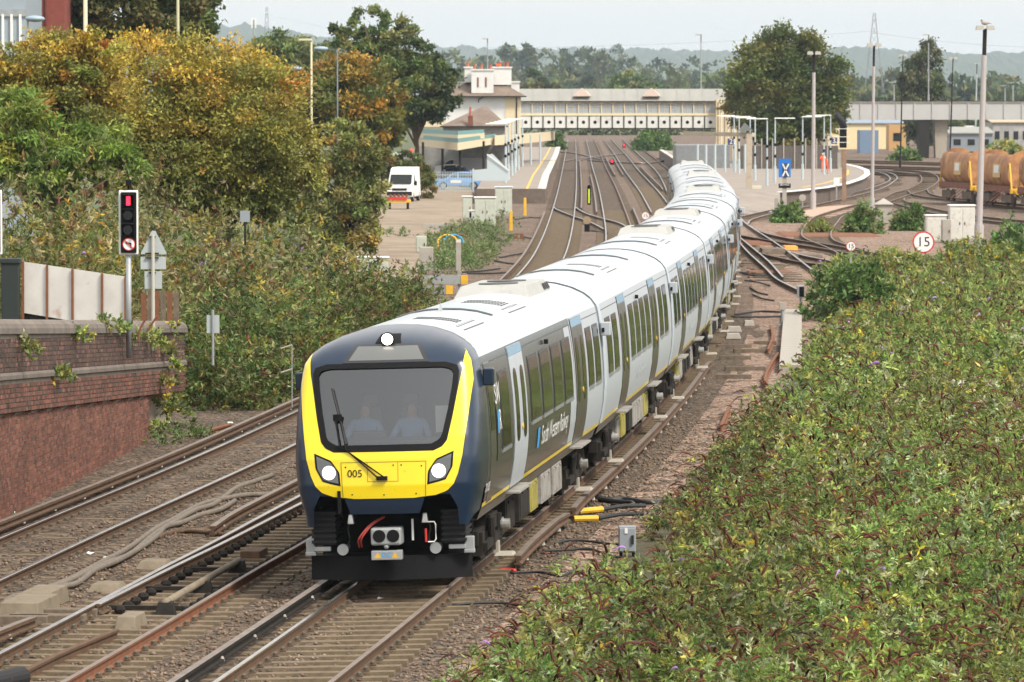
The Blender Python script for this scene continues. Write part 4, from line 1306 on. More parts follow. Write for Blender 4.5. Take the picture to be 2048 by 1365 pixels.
    for k in range(2): mb.tube(catmull([(-0.05 - k * 0.03, 0.35, 1.10), (-0.22 - k * 0.03, 0.2, 1.0), (-0.38 - k * 0.04, 0.16, 0.80), (-0.40 - k * 0.04, 0.3, 0.66)], 6), 0.014, 6)
    mb.build("red_hose", mat("red_hose", (0.42, 0.06, 0.05), 0.5), parent)
    mb = MB(); mb.box((0.36, 0.4, 0.90), (0.03, 0.03, 0.32)); mb.build("white_strip", M["white"], parent)
    mb = MB(); mb.tube([(0.60, 0.3, 1.02), (0.70, 0.3, 1.02), (0.72, 0.3, 0.98), (0.72, 0.3, 0.76), (0.69, 0.3, 0.72), (0.60, 0.3, 0.72)], 0.012, 6); mb.build("grab_rail", M["white"], parent)
    mb = MB(); mb.cyl((0.57, 0.3, 0.72), (0.57, 0.3, 0.92), 0.018, n=8); mb.build("red_handle", M["red"], parent)
    mb = MB(); mb.box((-0.68, 0.08, 1.36), (0.05, 0.12, 0.34)); mb.build("lifting_strap", M["black"], parent)
    # ---- body sides
    for s in (-1, 1):
        side_shell(parent, s, 1.45, 14.75, M["dgrey"], "body_side", front=yb)
        side_shell(parent, s, 14.75, CARL, M["lgrey"], "body_side")
        q = MB(); side_patch(q, s, 13.9, 14.8, 1.21, 3.27, 0.004, 0, 0, rim=False, slant=-0.12); q.build("grey_stripe", M["lgrey"], parent)
        q = MB(); side_patch(q, s, 1.3, CARL, 1.135, 1.20, 0.006, 0, 0, rim=False); q.build("yellow_line", M["yellow"], parent)
        # cab door
        q = MB(); side_patch(q, s, 1.75, 2.45, 1.16, 3.30, 0.010, 0, 0.03); cd = q.build("cab_door", M["dgrey"], parent)
        q = MB(); side_patch(q, s, 1.85, 2.35, 2.25, 3.02, 0.015, 0, 0.05, rim=False); q.build("cab_door_window", M["pane"], cd)
        q = MB(); side_patch(q, s, 2.52, 2.60, 1.75, 2.65, 0.012, 0, 0.03); q.build("cab_door_handle", M["black"], cd)
        q = MB(); q.box((s * (side_x(3.1) + 0.09), 1.55, 3.1), (0.17, 0.14, 0.26)); q.build("camera_pod", M["navy"], parent, bevel=0.02)
        window(parent, s, 3.28, 4.50, 1.85, 3.08)
        door_pair(parent, s, 5.95, M["lgrey"], 1.9)
        for k in range(4): window(parent, s, 7.50 + k * 1.80, 8.92 + k * 1.80, 2.0, 3.1)
        door_pair(parent, s, 15.85, M["door_d"], 1.9)
        for k in range(2): window(parent, s, 17.2 + k * 1.35, 18.25 + k * 1.35, 2.0, 3.1)
        q = MB(); q.box((s * (side_x(3.2) + 0.05), 10.3, 3.2), (0.07, 0.09, 0.08)); q.build("side_lamp", M["black"], parent, bevel=0.01)
        q = MB(); side_patch(q, s, 1.5, CARL, 3.27, 3.285, 0.005, 0, 0, rim=False); q.build("body_seam", SEAM, parent)
    side_text(parent, "operator_initials", "SW", 0.46, 2.86, 2.76, M["white"], off=0.02)
    side_text(parent, "operator_initials", "R", 0.46, 3.02, 2.34, M["white"], off=0.02)
    q = MB(); side_patch(q, 1, 2.66, 2.84, 2.16, 2.52, 0.02, 0, 0.02, rim=False, slant=0.1); q.build("operator_mark", M["lblue"], parent)
    side_text(parent, "operator_lettering", "South Western Railway", 0.46, 11.2, 1.68, M["white"])
    q = MB(); side_patch(q, 1, 8.32, 8.62, 1.52, 1.86, 0.014, 0, 0.02, rim=False, slant=0.15); q.build("operator_mark", M["lblue"], parent)
    side_text(parent, "unit_number", "701005", 0.20, 1.52, 1.42, M["white"], off=0.02)
    roof = roof_shell(parent, 2.0, CARL, front=yb)
    roof_vents(roof, 4.2, 2, 16); roof_pocket(roof, 7.6); roof_vents(roof, 10.3, 3, 14); ac_unit(roof, 14.2, 18.0)
    q = MB(); q.add([(-0.03, 7.0, 3.885), (0.03, 7.0, 3.885), (0.03, 7.25, 3.885), (-0.03, 7.25, 3.885), (0, 7.22, 4.03)], [(0, 1, 4), (1, 2, 4), (2, 3, 4), (3, 0, 4)]); q.build("aerial", M["greysteel"], roof)
    q = MB()
    for i in range(24):
        xa, xb_ = -1.245 + 2.49 * i / 24, -1.245 + 2.49 * (i + 1) / 24
        za, zb = roof_z(xa), roof_z(xb_)
        q.quad((xa, yb(za) - 0.01, za + 0.004), (xb_, yb(zb) - 0.01, zb + 0.004), (xb_, yb(zb) + 0.03, zb + 0.006), (xa, yb(za) + 0.03, za + 0.006))
    q.build("roof_joint", SEAM, roof)
    car_end(parent, CARL - 0.01, 1); gangway(parent, CARL - 0.005)
    for yc in (3.9, CARL - 3.3): make_bogie(parent, yc)
    underframe(parent, 1.5, CARL - 0.15, 5)
    # ---- cab interior
    mb = MB()
    mb.quad((-1.2, 2.3, 1.3), (1.2, 2.3, 1.3), (1.2, 2.3, 3.4), (-1.2, 2.3, 3.4))
    mb.quad((-1.25, 0.3, 1.6), (1.25, 0.3, 1.6), (1.25, 2.3, 1.6), (-1.25, 2.3, 1.6))
    mb.box((0.62, 2.25, 2.5), (0.7, 0.05, 1.6), mi=0)
    mb.quad((-1.22, 0.95, 3.40), (1.22, 0.95, 3.40), (1.22, 2.4, 3.42), (-1.22, 2.4, 3.42))
    for s in (-1, 1): mb.quad((s * 1.26, 0.5, 1.5), (s * 1.26, 2.3, 1.5), (s * 1.18, 2.3, 3.4), (s * 1.18, 1.0, 3.4))
    mb.build("cab_lining", M["cabin"], parent)
    mb = MB(); mb.box((0, 0.62, 2.16), (1.9, 0.7, 0.20)); mb.box((-0.3, 0.75, 2.30), (0.5, 0.25, 0.14)); mb.build("driver_desk", mat("desk_dark", (0.07, 0.075, 0.08), 0.6), parent, bevel=0.03)
    mb = MB(); mb.box((0.80, 0.85, 2.52), (0.20, 0.06, 0.40)); mb.build("cab_notice", M["white"], parent)
    for x in (-0.42, 0.22):
        mb = MB(); mb.box((x, 1.75, 2.30), (0.42, 0.12, 0.75), top=0.8); mb.box((x, 1.75, 2.78), (0.24, 0.10, 0.18)); mb.build("cab_seat", M["cabin"], parent, bevel=0.04)

# -------- place the carriages along the track
_ys = np.arange(60, 330, 0.25); _xs = np.interp(_ys, *PATH["T"])
_len = np.concatenate([[0], np.cumsum(np.hypot(np.diff(_xs), np.diff(_ys)))])
def at_len(l): return float(np.interp(l, _len, _xs)), float(np.interp(l, _len, _ys))
s0 = float(np.interp(71.2, _ys, _len))
TRAIN_G = "carriages of the long passenger train"
ORD = ["second", "third", "fourth", "fifth", "sixth", "seventh", "eighth", "ninth", "tenth and last"]
mid_a = mid_b = None
CAR0 = None
for k in range(10):
    l0 = s0 + k * 20.21
    (xa, ya), (xb2, yb2) = at_len(l0), at_len(l0 + CARL)
    if k == 0: xa -= 0.07
    h = math.atan2(xb2 - xa, yb2 - ya)
    roll = math.atan(cant((ya + yb2) / 2))
    lab = "leading carriage with yellow and navy cab front, grey sides and white roof" if k == 0 else f"{ORD[k-1]} carriage of the train, pale grey with dark doors and white roof"
    if k == 0:
        t = thing("train_carriage", lab, "train carriage", (xa, ya, 0.0), -h, TRAIN_G); build_cab_car(t); CAR0 = t
    elif k <= 2:
        t = thing("train_carriage", lab, "train carriage", (xa, ya, 0.0), -h, TRAIN_G); build_middle(t, 20 + k, ac=(k == 2))
        if k == 1: mid_a = t
        else: mid_b = t
    else:
        t = copy_tree(mid_b if k % 2 else mid_a); t.location = (xa, ya, 0.0); t["label"] = lab
    t.rotation_euler = (Matrix.Rotation(-h, 4, "Z") @ Matrix.Rotation(-roll, 4, "Y")).to_euler()
# ================================================================== station
PLAT = mat("platform_surface", (0.225, 0.19, 0.165), 0.9, col2=(0.29, 0.25, 0.215), vscale=0.5)
PLATW = mat("platform_brick_face", (0.11, 0.085, 0.07), 0.9, col2=(0.17, 0.13, 0.105), vscale=1.5)
COPE = mat("platform_coping", (0.55, 0.51, 0.45), 0.85, var=0.08)
def platform(name, edge, back, z=0.9):
    """edge / back: lists of plan points; prism with a pale coping strip and yellow line along the edge"""
    poly = edge + back[::-1]
    area = sum(poly[i][0] * poly[(i + 1) % len(poly)][1] - poly[(i + 1) % len(poly)][0] * poly[i][1] for i in range(len(poly)))
    if area < 0: poly = poly[::-1]
    mb = MB(); mb.prism(poly, -0.4, z, 0, 1)
    o = tag(mb.build(name, [PLATW, PLAT]), kind="structure")
    return o
def strip(parent, name, pts, w, z0, z1, m):
    mb = MB()
    for i in range(len(pts) - 1):
        a, b = Vector((*pts[i], 0)), Vector((*pts[i + 1], 0))
        mb.bar(a + Vector((0, 0, (z0 + z1) / 2)), b + Vector((0, 0, (z0 + z1) / 2)), w, z1 - z0)
    return mb.build(name, m, parent)
pe = [(2.45, 353.7), (3.2, 420), (4.1, 480), (5.53, 579.6), (6.8, 680)]
pl = platform("left_platform", pe, [(-2.6, 353.7), (-2.4, 420), (-2.0, 480), (-1.0, 579), (0, 680)])
strip(pl, "platform_coping", [(x - 0.25, y) for x, y in pe], 0.6, 0.88, 0.93, COPE)
strip(pl, "safety_line", [(x - 1.35, y) for x, y in pe], 0.16, 0.90, 0.906, M["ochre"])
ie = [G(px, py, 0.9) for px, py in ((1560, 385), (1600, 381.5), (1650, 376), (1692, 368), (1722, 358), (1735, 349), (1733, 341), (1715, 334), (1690, 329), (1660, 324))]
ie = [(p.x, p.y) for p in ie]
il = [(path_xy("T", Y)[0] + 1.6, Y) for Y in (330, 400, 480, 560, 640)]
ip = platform("island_platform", ie, [il[0], il[1], il[2], il[3], il[4]][0:5])
strip(ip, "platform_coping", ie, 0.5, 0.88, 0.935, M["white"])
strip(ip, "platform_coping", [(x + 0.25, y) for x, y in il], 0.5, 0.88, 0.93, COPE)
strip(ip, "safety_line", [(p[0] - 1.6, p[1] + 2) for p in ie[2:7]], 0.18, 0.9, 0.906, M["ochre"])
# sloping end of the island platform
mb = MB(); a, b = Vector((il[0][0], 330, 0)), Vector((ie[0][0], ie[0][1], 0))
mb.add([(a.x, a.y, 0.895), (b.x, b.y, 0.895), (b.x - 0.9, b.y - 16, -0.25), (a.x - 0.4, a.y - 12, -0.25)], [(0, 1, 2, 3)][::-1])
tag(mb.build("platform_ramp", PLAT), kind="structure")

# ---------------------------------------------------------------- footbridge
FB_Y = 520.0
def fx(px): return (px - 1024) * FB_Y / FPX
def fz(py): return P(1024, py, FB_Y).z
fb = thing("footbridge", "covered cream footbridge with arched windows over white girders, crossing the tracks", "footbridge", (fx(1040), FB_Y, 0))
O = fb.location.copy()
x0, x1 = fx(1040), fx(1432)
bays = 17; bw = (x1 - x0) / bays
zb, zg, zw, zr = fz(258), fz(232), fz(203), fz(178)
mb = MB(); mb.box(((x0 + x1) / 2, FB_Y + 1.3, zb + 0.1), (x1 - x0, 2.5, 0.2)); mb.build("deck", M["under"], fb, origin=O)
hole = [(0.19 * math.cos(a), 0.19 * math.sin(a)) for a in np.linspace(0, 2 * math.pi, 12, endpoint=False)]
for k in range(bays):
    xa = x0 + k * bw; xm = xa + bw / 2
    q = MB(); q.box((xm, FB_Y, (zb + zg) / 2), (bw - 0.12, 0.10, zg - zb - 0.12)); pn = q.build("girder_panel", M["girder_w"], fb, origin=O)
    q = MB(); q.plate([(xm + p[0], (zb + zg) / 2 + p[1]) for p in hole], FB_Y - 0.058, FB_Y - 0.02); q.build("roundel", M["black"], pn, origin=O)
    q = MB(); q.box((xa, FB_Y - 0.04, (zb + zg) / 2), (0.09, 0.16, zg - zb)); q.build("girder_stiffener", M["under"], fb, origin=O)
    # window bay: cream frame with arched opening, pale pane, bars
    fr = 0.10
    q = MB(); zs0, zs1 = zg + 0.28, zw - 0.12
    q.box((xm, FB_Y, zg + 0.14), (bw, 0.12, 0.28)); q.box((xa + 0.05, FB_Y, (zg + zw) / 2), (0.12, 0.14, zw - zg)); q.box((xm, FB_Y, zw - 0.04), (bw, 0.12, 0.10))
    ar = [(xm + (bw / 2 - 0.1) * math.cos(t), zs1 - 0.26 + 0.26 * math.sin(t)) for t in np.linspace(0, math.pi, 9)]
    for i in range(8):
        (ax, az), (bx_, bz) = ar[i], ar[i + 1]
        q.add([(ax, FB_Y - 0.05, az), (bx_, FB_Y - 0.05, bz), (bx_, FB_Y - 0.05, zs1 + 0.03), (ax, FB_Y - 0.05, zs1 + 0.03)], [(0, 3, 2, 1)])
    w = q.build("window_bay", M["cream"], fb, origin=O)
    q = MB(); q.box((xm, FB_Y + 0.03, (zs0 + zs1) / 2), (bw - 0.14, 0.02, zs1 - zs0)); q.build("pane", mat_pane_b if k else (globals().__setitem__("mat_pane_b", mat("bridge_pane", (0.36, 0.39, 0.41), 0.25)) or mat_pane_b), w)
    q.v  # pane shares the bridge origin
    w.children[0].location = -O
    q = MB(); q.box((xm, FB_Y - 0.005, zs0 + (zs1 - zs0) * 0.58), (bw - 0.14, 0.04, 0.035)); q.box((xm, FB_Y - 0.005, (zs0 + zs1) / 2), (0.03, 0.04, zs1 - zs0)); g = q.build("glazing_bar", M["cream"], w); g.location = -O
q = MB(); q.box(((x0 + x1) / 2, FB_Y - 0.06, zg + 0.05), (x1 - x0 + 0.2, 0.10, 0.09)); q.build("sill_beam", M["ochre"] if False else M["cream"], fb, origin=O)
q = MB(); q.box(((x0 + x1) / 2, FB_Y - 0.02, zb + 0.03), (x1 - x0, 0.22, 0.12)); q.build("bottom_flange", M["under"], fb, origin=O)
q = MB(); q.box(((x0 + x1) / 2, FB_Y + 2.5, (zb + zw) / 2), (x1 - x0, 0.08, zw - zb)); q.build("rear_wall", M["cream"], fb, origin=O)
q = MB(); xr = x1 + 1.3
q.add([(x0 - 0.2, FB_Y - 0.25, zw), (xr, FB_Y - 0.25, zw), (xr, FB_Y + 1.3, zr), (x0 - 0.2, FB_Y + 1.3, zr), (x0 - 0.2, FB_Y + 2.8, zw), (xr, FB_Y + 2.8, zw)], [(0, 1, 2, 3), (3, 2, 5, 4), (1, 5, 2), (0, 3, 4)])
rf = q.build("roof", M["leadgrey"], fb, origin=O)
q = MB(); q.box(((x0 + xr) / 2, FB_Y - 0.27, zw - 0.02), (xr - x0, 0.06, 0.10)); q.build("gutter", M["under"], fb, origin=O)
for k in range(1, 15):
    q = MB(); xx = x0 + k * (x1 - x0) / 15
    q.bar((xx, FB_Y - 0.22, zw + 0.03), (xx, FB_Y + 1.28, zr + 0.02), 0.06, 0.05); g = q.build("roof_batten", M["leadgrey"], rf); g.location = -O
for px in (1164, 1303):
    xc = fx(px); hw = 0.95
    q = MB(); q.add([(xc - hw, FB_Y - 0.3, fz(193)), (xc + hw, FB_Y - 0.3, fz(193)), (xc, FB_Y - 0.3, fz(176)), (xc, FB_Y + 1.3, fz(176)), (xc - hw, FB_Y + 1.3, fz(190)), (xc + hw, FB_Y + 1.3, fz(190))], [(0, 1, 2), (0, 2, 3, 4), (2, 1, 5, 3)])
    q.build("gablet", mat("gablet_pink_cream", (0.66, 0.52, 0.44), 0.7), fb, origin=O)
# stair tower at the island end
st = thing("stair_tower", "cream boarded stair enclosure at the island end of the footbridge", "stair tower", (fx(1450), FB_Y - 0.5, 0.9))
q = MB(); O2 = st.location.copy()
q.box((fx(1452), FB_Y + 0.4, (0.9 + fz(203)) / 2 + 0.2), (fx(1475) - fx(1433), 2.6, fz(203) - 0.9)); q.build("wall", M["cream"], st, origin=O2)
for k in range(7):
    q = MB(); q.box((fx(1435) + k * 0.36, FB_Y - 0.93, (0.9 + fz(203)) / 2), (0.09, 0.06, fz(206) - 0.9)); q.build("timber_post", M["white"] if k % 2 else M["dirt"], st, origin=O2)

# ---------------------------------------------------------------- station house
HY = 500.0
def hx(px): return (px - 1024) * HY / FPX
def hz(py): return P(1024, py, HY).z
hs = thing("station_house", "white rendered station house with brown hipped roof and tall chimney stacks", "building", (hx(965), HY, 0.9))
O = hs.location.copy()
q = MB(); q.box((hx(965), HY + 4, (0.9 + hz(193)) / 2), (hx(1042) - hx(888), 8, hz(193) - 0.9)); q.build("wall", M["render_w"], hs, origin=O)
q = MB(); q.box((hx(1026), HY - 0.02, (0.9 + hz(194)) / 2), (hx(1041) - hx(1010), 0.06, hz(194) - 0.9)); q.build("cream_bay", M["cream"], hs, origin=O)
ea, eb = hx(879), hx(1053)
q = MB(); zz = hz(193); za = hz(158)
q.add([(ea, HY - 0.7, zz), (eb, HY - 0.7, zz), (eb, HY + 8.7, zz), (ea, HY + 8.7, zz), (hx(945), HY + 4, za), (hx(990), HY + 4, za)], [(0, 1, 5, 4), (1, 2, 5), (2, 3, 4, 5), (3, 0, 4), (3, 2, 1, 0)])
rf = q.build("roof", M["slate"], hs, origin=O)
q = MB(); q.box(((ea + eb) / 2, HY - 0.72, zz - 0.03), (eb - ea, 0.1, 0.12)); q.build("gutter", M["under"], hs, origin=O)
def stack(xa, xb, yt, yb_, dy, pots, name="chimney"):
    q = MB(); q.box(((hx(xa) + hx(xb)) / 2, HY + dy, (hz(yt) + hz(yb_)) / 2), (hx(xb) - hx(xa), 1.4, hz(yt) - hz(yb_)))
    q.box(((hx(xa) + hx(xb)) / 2, HY + dy, hz(yt) + 0.05), (hx(xb) - hx(xa) + 0.2, 1.6, 0.16)); c = q.build(name, M["render_w"], hs, origin=O)
    for px in pots:
        q = MB(); q.cyl((hx(px), HY + dy, hz(yt)), (hx(px), HY + dy, hz(yt) + 0.55), 0.17, 0.13, 10); q.cyl((hx(px), HY + dy, hz(yt) + 0.5), (hx(px), HY + dy, hz(yt) + 0.6), 0.18, n=10)
        g = q.build("chimney_pot", mat_pot, c); g.location = -O
mat_pot = mat("terracotta_pot", (0.40, 0.13, 0.07), 0.8)
stack(943, 987, 141, 187, 0.6, (949, 963, 981))
stack(929, 945, 136, 165, 2.4, (935,))
stack(986, 1023, 136, 170, 2.6, (1000, 1015))
stack(901, 930, 166, 186, 3.6, ())
stack(1022, 1039, 165, 186, 3.6, ())
for px in (956, 972):
    q = MB(); q.box((hx(px), HY + 0.6 - 0.72, hz(165)), (0.16, 0.06, 1.0)); q.build("stack_slot", M["rust"], hs, origin=O)
q = MB(); q.cyl((hx(1033), HY - 0.1, 0.9), (hx(1033), HY - 0.1, hz(193)), 0.06, n=8); q.build("downpipe", M["under"], hs, origin=O)
q = MB(); q.tube([(hx(957), HY - 0.1, hz(205)), (hx(958), HY - 0.15, hz(199)), (hx(968), HY - 0.5, hz(194))], 0.05, 6); q.build("downpipe", M["under"], hs, origin=O)
q = MB(); q.cyl((hx(1005), HY + 2, hz(150)), (hx(1009), HY + 2, hz(124)), 0.02, n=5); q.add([(hx(1002), HY + 2, hz(130)), (hx(992), HY + 2, hz(126)), (hx(992), HY + 2.02, hz(132))], [(0, 1, 2)]); q.build("flag", M["hivis"], hs, origin=O)
# low wing with hipped roof in front of the house
WY = 478.0
def wx(px): return (px - 1024) * WY / FPX
def wz(py): return P(1024, py, WY).z
wg = thing("station_wing", "single-storey station wing with brown hipped roof below the white house", "building", (wx(947), WY, 0.9))
O = wg.location.copy()
q = MB(); q.box((wx(948), WY + 5, (0.9 + wz(254)) / 2), (wx(1010) - wx(886), 9.5, wz(254) - 0.9)); q.build("wall", mat("grey_brick_wall", (0.27, 0.25, 0.23), 0.9, var=0.15), wg, origin=O)
q = MB(); zz, za = wz(253), wz(214)
q.add([(wx(880), WY - 0.3, zz), (wx(1016), WY - 0.3, zz), (wx(1016), WY + 10.5, zz), (wx(880), WY + 10.5, zz), (wx(962), WY + 4, za), (wx(974), WY + 6, za)], [(0, 1, 5, 4), (1, 2, 5), (2, 3, 4, 5), (3, 0, 4), (3, 2, 1, 0)])
q.build("roof", M["slate"], wg, origin=O)
q = MB(); q.box((wx(948), WY - 0.34, zz - 0.03), (wx(1016) - wx(880), 0.1, 0.12)); q.build("gutter", M["under"], wg, origin=O)
q = MB(); q.box((wx(941), WY - 0.1, (wz(256) + wz(232)) / 2), (0.5, 0.5, wz(232) - wz(256))); c = q.build("chimney", M["brick"], wg, origin=O)
q = MB(); q.cyl((wx(941), WY - 0.1, wz(233)), (wx(941), WY - 0.1, wz(214)), 0.13, 0.11, 10); g = q.build("chimney_pot", mat_pot, c); g.location = -O

# ---------------------------------------------------------------- canopies
def canopy(label, corners, zt, drop, teal=True, back=5.0, legs=()):
    """corners: plan polyline of the front fascia (left to right); flat roof runs back"""
    c = [Vector((x, y, 0)) for x, y in corners]
    t = thing("platform_canopy", label, "canopy", (c[0].x, c[0].y, 0.9), group="station canopies")
    O = t.location.copy()
    for i in range(len(c) - 1):
        q = MB(); q.bar(c[i] + Vector((0, 0, zt - drop / 2)), c[i + 1] + Vector((0, 0, zt - drop / 2)), 0.08, drop); q.build("fascia", M["cream"], t, origin=O)
        if teal:
            q = MB(); q.add([c[i] + Vector((0, -0.05, zt)), c[i + 1] + Vector((0, -0.05, zt)), c[i + 1] + Vector((0, 0.5, zt + 0.36)), c[i] + Vector((0, 0.5, zt + 0.36))], [(0, 1, 2, 3)]); q.build("teal_edge", M["teal"], t, origin=O)
    poly = [(p.x, p.y + 0.05) for p in c] + [(c[-1].x, c[-1].y + back), (c[0].x, c[0].y + back)]
    q = MB(); q.prism(poly, zt - 0.10, zt - 0.04); q.build("roof_deck", M["leadgrey"], t, origin=O)
    for (x, y) in legs:
        q = MB(); q.cyl((x, y, -0.2), (x, y, zt - 0.1), 0.11, n=8); q.build("column", M["under"] if teal else M["palebl"], t, origin=O)
    return t
def cp(px, py, z):
    g = G(px, py, z); return (g.x, g.y)
canopy("lower canopy with teal edge and cream fascia coming to a point over the parked cars", [cp(838, 292, 3.16), cp(916, 301, 3.16), cp(992, 288, 3.16)], 3.8, 0.64, back=14, legs=(cp(846, 372, -0.2), (-4.6, 425), (-2.6, 440), cp(885, 372, -0.2)))
canopy("upper canopy with wide teal edge above the pointed one", [(P(826, 0, 455).x, 455), (P(916, 0, 426).x, 426), (P(968, 0, 450).x, 450)], 4.36, 0.5, back=16)
canopy("far flat canopy with teal edge left of the white house", [(-11.5, 500), (-6.9, 500)], 5.5, 0.8, back=12)
canopy("long plain cream canopy over the left platform edge", [cp(990, 289, 3.2), cp(1052, 285, 3.2), cp(1109, 279, 3.2)], 4.05, 0.95, teal=False, back=8, legs=((0.4, 470), (1.9, 485), (2.9, 495), (-0.6, 462)))
canopy("low flat canopy over the island platform behind the train", [cp(1362, 270, 3.3), cp(1420, 272, 3.3), cp(1512, 274, 3.3)], 3.55, 0.25, teal=False, back=10, legs=[cp(px, 345, 0.9) for px in (1395, 1412, 1430, 1450, 1470, 1490)])
q = MB(); q.box((18.5, 470, 2.0), (5.2, 10, 2.2)); tag(q.build("platform_shelter", mat("shelter_grey", (0.20, 0.21, 0.22), 0.5, var=0.15), loc=(0, 0, 0)), "dark grey waiting shelter under the low island canopy", "shelter")
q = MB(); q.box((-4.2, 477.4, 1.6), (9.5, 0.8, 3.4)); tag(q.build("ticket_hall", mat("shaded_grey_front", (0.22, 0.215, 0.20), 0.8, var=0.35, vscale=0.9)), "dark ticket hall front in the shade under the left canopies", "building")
# ---------------------------------------------------------------- platform lamp posts
def plat_lamp(px_top, py_top, py_base, label, zb_=0.9, arm=-1, dark=False, group="platform lamp posts"):
    b = G(px_top, py_base, zb_)
    h = (py_base - py_top) / S(b.y)
    t = thing("platform_lamp", label, "lamp post", b, group=group)
    q = MB(); q.cyl((0, 0, 0), (0, 0, 1.3), 0.11, n=8); q.cyl((0, 0, 1.3), (0, 0, h), 0.06, 0.05, 8); q.build("post", M["palebl"], t)
    q = MB(); q.box((arm * 0.75, 0, h), (1.7, 0.3, 0.07), top=0.9); q.build("lamp_head", M["white"], t)
    for zz in (2.0, 2.9):
        q = MB(); q.cyl((0, 0, zz), (0, 0, zz + 0.22), 0.10, n=8); q.build("band", M["black"], t)
for i, (px, yt, ybs) in enumerate(((1011, 248, 366), (1017, 246, 360), (1024, 244, 352), (1030, 242, 346), (1037, 240, 340), (1045, 238, 334))):
    plat_lamp(px, yt, ybs, ("nearest", "second nearest", "third", "fourth", "fifth", "farthest")[i] + " slim pale lamp post in the tight row along the left platform", group="row of lamp posts on the left platform")
for px, yt, ybs, d, lb in ((1468, 232, 340, -1, "pale lamp post leftmost on the island platform"), (1478, 233, 348, -1, "lamp post close behind the rusty gantry post on the island platform"), (1500, 234, 352, -1, "island lamp post whose arm reaches left over the canopy"), (1510, 236, 362, -1, "tall island lamp post just right of the rusty gantry post"), (1534, 238, 372, -1, "lamp post left of the blue cross sign with arm to the left"), (1550, 237, 366, 1, "lamp post just left of the blue cross sign with arm to the right"),
                           (1605, 234, 360, 1, "lamp post standing before the dark tree shade right of the cross sign"), (1648, 232, 350, -1, "lamp post beside the orange workers"), (1661, 231, 345, -1, "rightmost platform lamp post beside the number three sign")):
    plat_lamp(px, yt, ybs, lb, arm=d, group="lamp posts on the island platform")
# ---------------------------------------------------------------- tall yard lamps
def yard_lamp(px_b, py_b, px_t, py_t, label, m, head="flood", r=0.13, base_z=-0.2, Y=None, group="tall yard lamp columns"):
    b = G(px_b, py_b, base_z) if Y is None else P(px_b, py_b, Y)
    top = P(px_t, py_t, b.y)
    h = top.z - b.z; dx = top.x - b.x
    t = thing("yard_lamp", label, "lamp column", b, group=group)
    q = MB(); q.cyl((0, 0, 0), (dx * 0.11, 0, h * 0.11), r * 1.45, n=10); q.cyl((dx * 0.11, 0, h * 0.11), (dx * 0.88, 0, h * 0.88), r, r * 0.8, 10); q.build("column", m, t, smooth=False)
    q = MB(); q.cyl((dx * 0.88, 0, h * 0.88), (dx, 0, h), r * 0.62, n=8); q.build("upper_column", M["under"], t)
    if head == "flood":
        for s in (-1, 1):
            q = MB(); q.box((dx + s * 0.27, -0.1, h + 0.05), (0.42, 0.5, 0.22), top=0.8); q.build("floodlight", mat_flood, t)
    else:
        q = MB(); q.box((dx - 0.3, 0, h), (0.9, 0.3, 0.12)); q.build("lamp_head", mat_flood, t)
    return t, Vector((b.x + dx, b.y, b.z + h))
mat_flood = mat("floodlight_grey", (0.36, 0.34, 0.30), 0.6)
M["pinkgrey"] = mat("pinkish_grey_column", (0.42, 0.39, 0.38), 0.6, var=0.06)
_, gull_top = yard_lamp(1957, 498, 1970, 58, "tallest grey lamp column on the right with a gull sitting on its floodlights", M["pinkgrey"], r=0.17)
yard_lamp(1744, 434, 1748, 92, "tall grey lamp column standing before the lattice pylon", M["pinkgrey"], r=0.12)
yard_lamp(1626, 420, 1628, 108, "tall grey lamp column in front of the big round tree", M["pinkgrey"], r=0.15)
yard_lamp(1800, 338, 1806, 112, "slim dark lamp column left of the drooping tree", M["under"], r=0.09)
yard_lamp(1899, 345, 1906, 118, "slim dark lamp column right of the drooping tree", M["under"], r=0.09)
yard_lamp(1950, 300, 1954, 128, "pale blue lamp column rising behind the hopper wagons", M["palebl"], r=0.12)
for px, yt, yb_, Y, lb in ((1857, 70, 205, 660, "thin lamp column standing on the viaduct before the drooping tree"), (1788, 165, 205, 660, "short lamp column on the viaduct left of the drooping tree"), (2010, 172, 205, 660, "short lamp column on the viaduct at the right"), (2026, 166, 205, 660, "short lamp column on the viaduct nearest the right edge"), (1402, 70, 190, 640, "thin street lamp rising behind the footbridge roof"), (975, 78, 150, 700, "thin street lamp rising behind the white station house")):
    yard_lamp(px, yb_, px, yt, lb, M["greysteel"], head="arm", r=0.10, Y=Y, group="distant lamp columns")
# gull
gl = thing("gull", "grey gull sitting on top of the tallest lamp column", "bird", gull_top + Vector((0, 0, 0.16)))
q = MB(); q.ball((0, 0, 0.13), (0.20, 0.10, 0.10), 10, 7); q.ball((-0.16, 0, 0.27), (0.065, 0.06, 0.06), 8, 6); q.cyl((-0.12, 0, 0.16), (-0.16, 0, 0.25), 0.05, 0.05, 8); q.cyl((0.15, 0, 0.13), (0.33, 0, 0.10), 0.06, 0.02, 6); q.cyl((-0.21, 0, 0.27), (-0.28, 0, 0.255), 0.02, 0.004, 5); q.cyl((0, 0.03, 0.05), (0, 0.03, -0.02), 0.012, n=5); q.cyl((0, -0.03, 0.05), (0, -0.03, -0.02), 0.012, n=5)
q.build("body", mat("gull_grey", (0.34, 0.30, 0.27), 0.8), gl, smooth=True)

